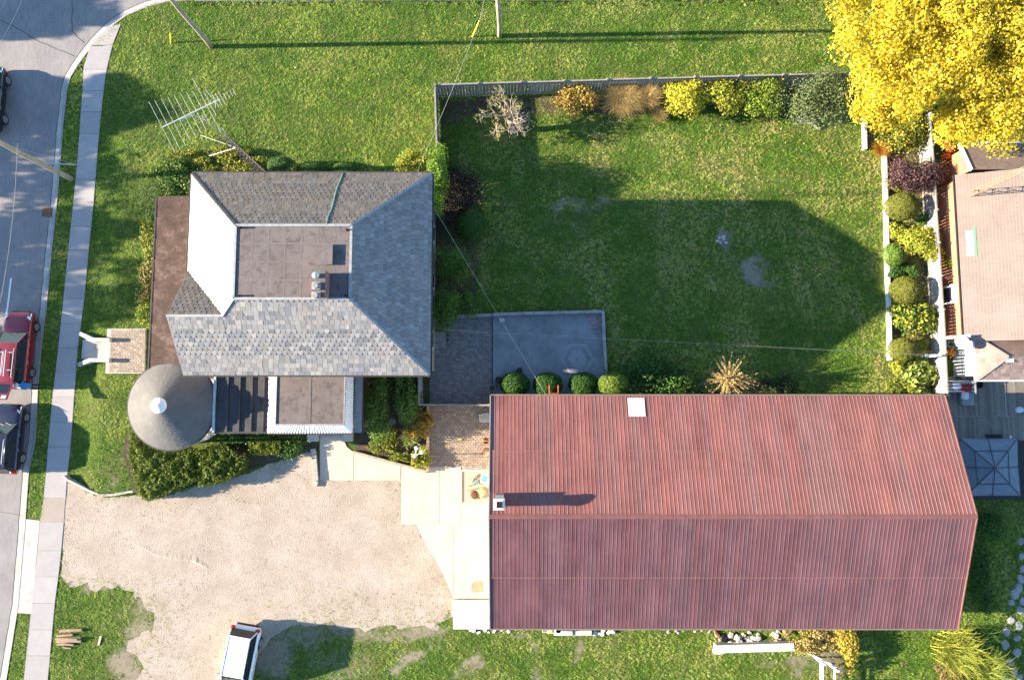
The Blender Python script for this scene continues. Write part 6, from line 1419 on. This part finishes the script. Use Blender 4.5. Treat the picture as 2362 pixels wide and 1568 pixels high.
# house, north side
bush('ground_cover', 'yellow green leafy plants along the upper left house wall', 'plant', 500, 368, .4, (3.0, .9, .5), 5000, .13, MIX + [(.45, .40, .06, 2)], K=40, rc=.2)
bush('shrub', 'dark leafy plants at the corner beside the porch roof', 'shrub', 400, 415, .6, (1.6, 1.6, .55), 4200, .13, GREEN + [(.2, .28, .06, 1)], K=24, rc=.3)
grassclump('tall_grass', 'tall dark grass along the upper end of the porch', 345, 470, 1500, .9, 1.0, GREEN + [(.3, .3, .1, .6)], .55, .014, .7)
for k, (u, v, ry, lab) in enumerate(((350, 560, 1.3, 'green plants at the porch edge, uppermost of the narrow strip'), (345, 640, 1.3, 'pale dry plants in the narrow strip at the porch edge'), (338, 725, .8, 'leafy green shrub at the porch edge above the brick landing'))):
    bush('border_plant', lab, 'plant', u, v, .6, (.6, ry, .5), 1500, .12, [MIX, STRAW + GREEN, LIME + GREEN][k], K=12, rc=.5)
bush('hedge', 'dark clipped yew at the upper house wall, biggest of three', 'hedge', 652, 384, .85, (1.0, .6, .85), 3000, .08, DGREEN, shell=True, stems=1)
bush('hedge', 'dark clipped low yew in the middle of the upper house wall', 'hedge', 722, 392, .75, (1.1, .55, .7), 2400, .08, DGREEN, shell=True, stems=1)
bush('hedge', 'dark clipped low yew right of the middle of the upper house wall', 'hedge', 798, 394, .75, (1.0, .55, .7), 2400, .08, DGREEN, shell=True, stems=1)
bush('shrub', 'light yellow green shrub at the upper right house corner', 'shrub', 962, 382, .9, (1.15, .8, .8), 2600, .12, LIME, K=16)
# street corner hedges
def hedge_poly(name, label, pts, z1, n, pal, leaf=.10, cat='hedge'):
    pw_ = [tuple(P(u, v, z1)[:2]) for u, v in pts]; xs_ = [p[0] for p in pw_]; ys_ = [p[1] for p in pw_]; c = (sum(xs_) / len(xs_), sum(ys_) / len(ys_)); t_ = thing(name, label, cat, (c[0], c[1], 0))
    X = rng.uniform(min(xs_), max(xs_), n * 3); Y = rng.uniform(min(ys_), max(ys_), n * 3); ok = inpoly(X, Y, pw_); X, Y = X[ok][:n], Y[ok][:n]; m_ = len(X)
    edge = np.full(m_, 9.)
    for i in range(len(pw_)):
        a, b = np.array(pw_[i - 1]), np.array(pw_[i]); ab = b - a; t = np.clip(((X - a[0]) * ab[0] + (Y - a[1]) * ab[1]) / (ab @ ab), 0, 1); edge = np.minimum(edge, np.hypot(X - a[0] - t * ab[0], Y - a[1] - t * ab[1]))
    bump = fbm(X, Y, 2.6, 5); ztop = z1 * (.72 + .40 * bump) - .30 * np.exp(-edge * 3.5); g0 = hfun(X, Y) * 0
    Z = np.where(rng.random(m_) < .72, ztop - np.abs(rng.normal(0, .06, m_)), rng.random(m_) * ztop * .95); C_ = np.stack([X, Y, np.maximum(Z, .05)], 1)
    gx = (fbm(X + .1, Y, 2.6, 5) - fbm(X - .1, Y, 2.6, 5)) * -3; gyy = (fbm(X, Y + .1, 2.6, 5) - fbm(X, Y - .1, 2.6, 5)) * -3
    Nn = np.stack([gx, gyy, np.full(m_, .7)], 1) + .8 * unit(m_); Nn /= np.linalg.norm(Nn, axis=1)[:, None]
    link('foliage', leaf_mesh('foliage', C_, Nn, leaf * rng.uniform(.6, 1.4, m_), pickcol(m_, pal)), t_)
    # sides
    per = densify(pw_ + [pw_[0]], .05); k = rng.integers(0, len(per), n // 2); E_ = np.array(per)[k]; C2 = np.stack([E_[:, 0] + rng.normal(0, .06, len(k)), E_[:, 1] + rng.normal(0, .06, len(k)), rng.random(len(k)) * z1 * .8 + .03], 1)
    link('side_foliage', leaf_mesh('side_foliage', C2, unit(len(k)), leaf * rng.uniform(.6, 1.4, len(k)), pickcol(len(k), pal)), t_)
    m = MB()
    for i in range(6): q = pw_[i % len(pw_)]; m.tube([(c[0], c[1], -.1), (c[0] * .5 + q[0] * .5, c[1] * .5 + q[1] * .5, z1 * .6)], [.05, .02], 5)
    m.build('stem', M_twig, t_); return t_
hedge_poly('hedge', 'large dark green yew hedge round the foot of the cone porch', [(295, 995), (312, 1012), (350, 1034), (400, 1048), (436, 1040), (444, 1108), (392, 1130), (340, 1152), (322, 1148), (306, 1110), (290, 1050)], 1.25, 13000, YEW)
hedge_poly('hedge', 'second yew hedge between the large one and the side door', [(446, 1042), (480, 1028), (512, 1028), (560, 1062), (552, 1084), (505, 1112), (455, 1120), (450, 1080)], 1.2, 8000, YEW)
hedge_poly('hedge', 'small clipped box hedge by the side porch wall', [(572, 1018), (640, 1018), (640, 1044), (574, 1048)], .9, 3000, [(.16, .21, .03, 3), (.22, .26, .03, 2), (.09, .14, .02, 1)])
bush('shrub', 'low dark green plants between box hedge and side door', 'shrub', 665, 1030, .35, (1.3, .7, .4), 1800, .11, DGREEN + [(.16, .18, .05, 1)], K=14)
bush('shrub', 'dark undergrowth at the foot of the side porch', 'shrub', 560, 1008, .4, (1.6, .45, .4), 1700, .12, DGREEN, K=14)
bush('shrub', 'brownish low twiggy shrub between the two yew hedges', 'shrub', 545, 1050, .5, (.7, .5, .5), 900, .10, [(.16, .12, .05), (.12, .14, .03)], K=8)
# garden beside the entrance wing
bush('shrub', 'tall green shrub next to the entrance wing', 'shrub', 868, 930, 1.5, (.95, 2.0, 1.3), 5600, .12, GREEN, K=28, rc=.34)
bush('shrub', 'green shrub between the tall one and the weathered fence', 'shrub', 937, 918, 1.4, (.75, 1.6, 1.2), 4200, .12, GREEN, K=22, rc=.36)
bush('shrub', 'orange and yellow autumn shrub hanging over the timber wall', 'shrub', 962, 985, .7, (.8, .85, .6), 1700, .13, ORNG + MIX, K=12)
bush('flower', 'yellow green flower clump below the globe lamp', 'plant', 972, 1062, .4, (.55, .6, .4), 900, .12, LIME, K=8)
bush('flower', 'yellow flower border along the slanting timber edging', 'plant', 905, 1047, .3, (1.6, .35, .3), 1500, .11, LIME + MIX, K=16, rc=.2, yaw=-.26)
grassclump('perennial', 'spiky green lily clump above the globe lamp', 948, 1010, 220, .7, .6, [(.22, .28, .06), (.34, .36, .1)], .22, .022, .6, 'plant')
bush('ground_cover', 'low green ground cover between stepping stones and path', 'plant', 880, 1015, .2, (.9, .9, .25), 1500, .11, MIX, K=14)
# barn, north side
for u, lab in ((1187, 'dark clipped ball shrub leftmost behind the raised patio'), (1264, 'dark clipped ball shrub second from left behind the raised patio'), (1346, 'dark clipped ball shrub third from left behind the raised patio'), (1414, 'clipped ball shrub with sunlight put into its paler leaf colours at the patio corner')):
    bush('topiary', lab, 'topiary', u, 886, .85 if u < 1400 else 1.4, (.98, .78, .8 if u < 1400 else 1.0), 4200, .09, [(.035, .10, .012, 3), (.05, .13, .018, 2)] if u < 1400 else [(.10, .18, .02, 3), (.2, .26, .04, 2)], shell=True, stems=1, group='ball shrubs behind the patio')  # last ball's paler leaves carry the sunlight in their colour
bush('shrub', 'large dark green shrub right of the ball shrubs', 'shrub', 1518, 862, 1.0, (1.85, 1.3, 1.0), 5200, .14, DGREEN, K=26)
def plume():
    p = P(1662, 878); t_ = thing('plume_shrub', 'tan feathery plumed shrub rising above the barn eave', 'shrub', p); n = 120; C_ = []; cc = []; N2 = []
    m = MB(); m.c = None
    for k in range(n):
        a = rng.uniform(0, 2 * math.pi); sp = rng.uniform(.2, 1.8); h = rng.uniform(2.0, 3.0) - sp * .35; L = 70; q = np.linspace(.3, 1, L)[:, None]
        tip = np.array([sp * math.cos(a) + .1, sp * math.sin(a) * .9 + .1, h]); ctrl = np.array([0.1, 0.1, h * .7]); pts = (1 - q) ** 2 * 0 + 2 * q * (1 - q) * ctrl + q * q * tip
        C_.append(pts + rng.normal(0, .055, (L, 3)) * (1.25 - q)); cc.append(pickcol(L, [(.46, .33, .15, 3), (.38, .25, .10, 2), (.56, .46, .24, 2), (.30, .30, .08, 1)]))
        if k % 8 == 0: m.tube([p, p + V_(ctrl * .6), p + V_(tip * .9)], [.03, .02, .006], 4)
    C_ = np.concatenate(C_) + np.array([p.x, p.y, 0]); link('plumes', leaf_mesh('plumes', C_, unit(len(C_)), .11 * rng.uniform(.6, 1.3, len(C_)), np.concatenate(cc), .35), t_); m.build('stem', M_twig, t_)
plume()
bush('shrub', 'pale green young shrub at the foot of the plumed shrub', 'shrub', 1655, 890, .7, (1.1, .5, .6), 900, .13, GREYG, K=10)
bush('shrub', 'dark low shrub near the lower right end of the shaded lawn', 'shrub', 1798, 886, .5, (.85, .65, .5), 1600, .12, DGREEN + DPURP, K=12)
# behind the barn and right edge
bush('weeds', 'yellow brown weeds round the white slab behind the barn', 'weeds', 1880, 1480, .35, (2.0, 1.0, .4), 3000, .12, STRAW + [(.40, .38, .05, 3)], K=30, rc=.22)
bush('weeds', 'yellow leaved weeds right of the trellis', 'weeds', 1955, 1490, .6, (.6, 1.3, .6), 1700, .12, [(.45, .40, .05, 3), (.40, .27, .06, 2)], K=12)
p = P(1930, 1528); br_ = thing('brush_pile', 'pile of dry brown twigs beside the trellis', 'brush', p); m = MB()
for k in range(120):
    a = rng.uniform(0, 6.28); q = p + V_((rng.normal(0, .4), rng.normal(0, .5), rng.uniform(.05, .5))); m.tube([q, q + V_((math.cos(a) * .35, math.sin(a) * .35, rng.uniform(-.05, .2)))], .009, 4, False)
m.build('twigs', plain('dry_twig', (.30, .21, .13), .9), br_)
grassclump('reed_clump', 'yellow green reeds at the lower right barn corner', 2190, 1492, 900, 1.6, 1.3, [(.42, .42, .06, 3), (.30, .34, .05, 2), (.22, .28, .04, 1)], .42, .028, .6, 'reeds')
grassclump('reed_clump', 'second clump of green reeds at the lower right edge', 2262, 1540, 650, 1.5, 1.2, [(.34, .38, .06, 3), (.20, .27, .04, 2)], .36, .028, .6, 'reeds')
bush('shrub', 'rusty brown low shrub under the yellow green reeds', 'shrub', 2200, 1545, .3, (1.1, .7, .3), 1200, .12, [(.30, .17, .09), (.22, .15, .08), (.18, .18, .05)], K=12)
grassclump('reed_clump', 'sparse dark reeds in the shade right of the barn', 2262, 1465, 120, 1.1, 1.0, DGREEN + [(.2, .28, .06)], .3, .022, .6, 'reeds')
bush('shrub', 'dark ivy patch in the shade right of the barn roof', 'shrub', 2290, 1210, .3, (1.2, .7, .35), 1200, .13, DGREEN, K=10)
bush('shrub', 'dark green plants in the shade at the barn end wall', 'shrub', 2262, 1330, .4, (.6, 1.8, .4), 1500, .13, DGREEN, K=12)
bush('climber', 'green climber on the neighbour brick wall', 'climber', 2190, 600, .8, (.25, .7, .7), 500, .13, LIME, K=6)
bush('shrub', 'bright orange shrub in the gap between fence and neighbour wing', 'shrub', 2180, 345, .9, (.45, .5, .8), 700, .14, [(.55, .14, .03), (.45, .10, .03)], K=6)
bush('flower', 'orange flowers beside the blue hose', 'plant', 2192, 818, .5, (.3, .45, .4), 350, .14, ORNG, K=5)

# ================================================================== grass
excl = [W2(GRAV), W2([(258, 760), (346, 760), (344, 862), (253, 862)]), W2([(186, 784), (262, 784), (262, 830), (182, 830)]), [(xW, yS), (xE - .2, yS), (xE - .2, yN), (xW, yN)],
        [(gx0_, gyS_), (gx1_, gyS_), (gx1_, gyN_), (gx0_, gyN_)], W2([(990, 724), (1395, 718), (1404, 915), (990, 935)]), W2([(960, 866), (1135, 866), (1135, 1090), (990, 1090), (815, 1042), (815, 866)]),
        W2([(728, 1000), (1135, 1000), (1135, 1450), (1044, 1450), (1030, 1340), (960, 1210), (728, 1110)]), W2([(2130, 300), (2420, 300), (2420, 1150), (2190, 1150)]), W2([(300, 990), (735, 990), (735, 1036), (345, 1150), (290, 1050)]), W2([(58, 1195), (98, 1195), (78, 1415), (38, 1415)])]
N = 190000
X = rng.uniform(PX(-5, 784), PX(2380, 784), N); Y = rng.uniform(PY(1181, 1590), PY(1181, -6), N)
ok = ~inpoly(X, Y, [(p[0] + .2, p[1]) for p in kerb_w] + W2([(2900, 0), (2900, -420), (-420, -420), (-420, 1900), (-40, 1900)]))
ok &= ~inpoly(X, Y, W2(SWL)[::-1] + W2(SWR)); ok &= ~inpoly(X, Y, W2([(279, 57), (260, 104), (200, 110), (190, 160), (240, 170)]))
for q in excl: ok &= ~inpoly(X, Y, q)
bar = bareness(X, Y); pn = fbm(X, Y, .9, 11)
ok &= rng.random(N) > np.clip(bar * 1.15 + (pn - .5) * bar * 2.0, 0, .97)
X, Y = X[ok], Y[ok]; extra = 0
# sparse weeds on the drive and along its edges
M_ = 14000; xg = rng.uniform(PX(140, 1200), PX(1045, 1200), M_); yg = rng.uniform(PY(500, 1590), PY(500, 1040), M_); okg = inpoly(xg, yg, gravw)
dd = np.full(M_, 9.); gw = gravw + [gravw[0]]
for a, b in zip(gw[:-1], gw[1:]):
    a, b = np.array(a), np.array(b); ab = b - a; t = np.clip(((xg - a[0]) * ab[0] + (yg - a[1]) * ab[1]) / (ab @ ab + 1e-9), 0, 1); dd = np.minimum(dd, np.hypot(xg - a[0] - t * ab[0], yg - a[1] - t * ab[1]))
south = yg < PY(500, 1330)
okg &= rng.random(M_) < (.85 * np.exp(-dd / np.where(south, 1.1, .3)) + .02 + .10 * (fbm(xg, yg, .8, 21) > .60) * south)
nl = len(X); X = np.concatenate([X, xg[okg]]); Y = np.concatenate([Y, yg[okg]]); n = len(X); weed = np.arange(n) >= nl
Z = hfun(X, Y)
B_ = 7
yard = (X > PX(1010, 500)) & (Y < PY(1400, 190)) & (Y > PY(1400, 910)); front = X < PX(430, 700); southl = Y < PY(1000, 1440)
f1 = fbm(X, Y, .45, 1); f2 = fbm(X, Y, 1.6, 7)
c1 = np.array([.200, .330, .036]); c2 = np.array([.330, .430, .060]); c3 = np.array([.48, .43, .17]); c0 = np.array([.115, .225, .026])
w = np.clip((f2 - .3) * 2.2, 0, 1)[:, None]; cg = c0 * (1 - w) + c1 * w; w = np.clip((f1 - .38) * 2.6, 0, 1)[:, None]; cg = cg * (1 - w) + c2 * w
dry = np.clip((f1 * .5 + f2 * .5 - .46) * 3, 0, 1) * np.where(yard, 1.1, np.where(southl, .75, np.where(X > PX(1200, 100), .7, .32))) + np.where(weed, .65, 0); dry = np.clip(dry, 0, 1)[:, None]; cg = cg * (1 - dry) + c3 * dry
cg = cg * rng.uniform(.58, 1.42, (n, 1)); dk_ = (fbm(X, Y, 2.8, 15) > .66) & ~weed; cg[dk_] = cg[dk_] * np.array([.55, .75, .7]); straw = rng.random(n) < .05; cg[straw] = np.array([.34, .29, .13])
a = rng.uniform(0, 2 * math.pi, (n, B_)); lean = rng.uniform(.85, 1.42, (n, B_)); L = np.where(weed, .07, rng.uniform(.07, .13, n))[:, None] * rng.uniform(.7, 1.2, (n, B_)); r0 = rng.normal(0, .045, (n, B_, 2))
bx_ = X[:, None] + r0[..., 0]; by_ = Y[:, None] + r0[..., 1]; wdt = .016
ca, sa = np.cos(a), np.sin(a); Zb = Z[:, None]
V = np.stack([np.stack([bx_ - sa * wdt, by_ + ca * wdt, Zb + 0 * bx_], -1), np.stack([bx_ + sa * wdt, by_ - ca * wdt, Zb + 0 * bx_], -1), np.stack([bx_ + ca * L * np.sin(lean), by_ + sa * L * np.sin(lean), Zb + .012 + L * np.cos(lean)], -1)], 2)
Cg = np.repeat(np.repeat(cg, B_, 0) * rng.uniform(.8, 1.2, (n * B_, 1)), 3, 0)
o = link('grass', fast_mesh('grass', V.reshape(-1, 3), np.arange(n * B_ * 3).reshape(-1, 3), M_grass, Cg)); o['kind'] = 'stuff'
o['label'] = 'short green lawn grass with dry patches'; o['category'] = 'grass'
# fallen leaves
N = 5200; X = rng.uniform(PX(60, 784), PX(2130, 784), N); Y = rng.uniform(PY(1181, 520), PY(1181, 0), N)
ok = np.ones(N, bool)
for q in excl[3:5] + [road_poly]: ok &= ~inpoly(X, Y, q)
d = np.hypot((X - PX(2010, 260)) / 9, (Y - PY(2010, 260)) / 9); ok &= rng.random(N) < .9 * np.exp(-d * d) + .07
X, Y = X[ok], Y[ok]; n = len(X); Nn = np.array([0, 0, 1.]) + .45 * unit(n); Nn /= np.linalg.norm(Nn, axis=1)[:, None]
o = link('fallen_leaves', leaf_mesh('fallen_leaves', np.stack([X, Y, hfun(X, Y) + .07], 1), Nn, .085 * rng.uniform(.6, 1.3, n), pickcol(n, [(.55, .43, .10, 3), (.60, .50, .25, 2), (.40, .22, .07, 1)]), .8)); o['kind'] = 'stuff'; o['label'] = 'yellow fallen leaves scattered over the lawn'; o['category'] = 'leaves'

# ================================================================== trees across the road, out of the picture, whose shade falls on the street
def shade_tree(gu, v, zc, r, n, lab, K=40, leaf=.3, rc=.34):
    p = P(gu, v); c = V_((p.x, p.y, zc)); tree('street_tree', lab, c, 0, zc, r, n, leaf, MIX, None, K=K, rc=rc, h0=-.3, group='trees across the road')
shade_tree(-640, 15, 5.6, (3.0, 3.1, 2.8), 15000, 'green street tree across the road opposite the street corner')
shade_tree(-620, 266, 6.0, (3.0, 3.0, 3.2), 16000, 'round green street tree across the road above the pole', K=50)
shade_tree(-720, 405, 7.0, (2.6, 2.4, 2.8), 1900, 'thin leaved street tree across the road opposite the pole', K=34)
shade_tree(-720, 540, 7.2, (2.6, 3.0, 3.0), 3300, 'loose street tree across the road opposite the porch', K=40)
shade_tree(-740, 690, 7.2, (2.8, 3.0, 3.2), 3800, 'street tree across the road opposite the front steps', K=44)
shade_tree(-640, 815, 4.8, (2.2, 2.2, 2.6), 9000, 'low street tree across the road opposite the red car', K=36)
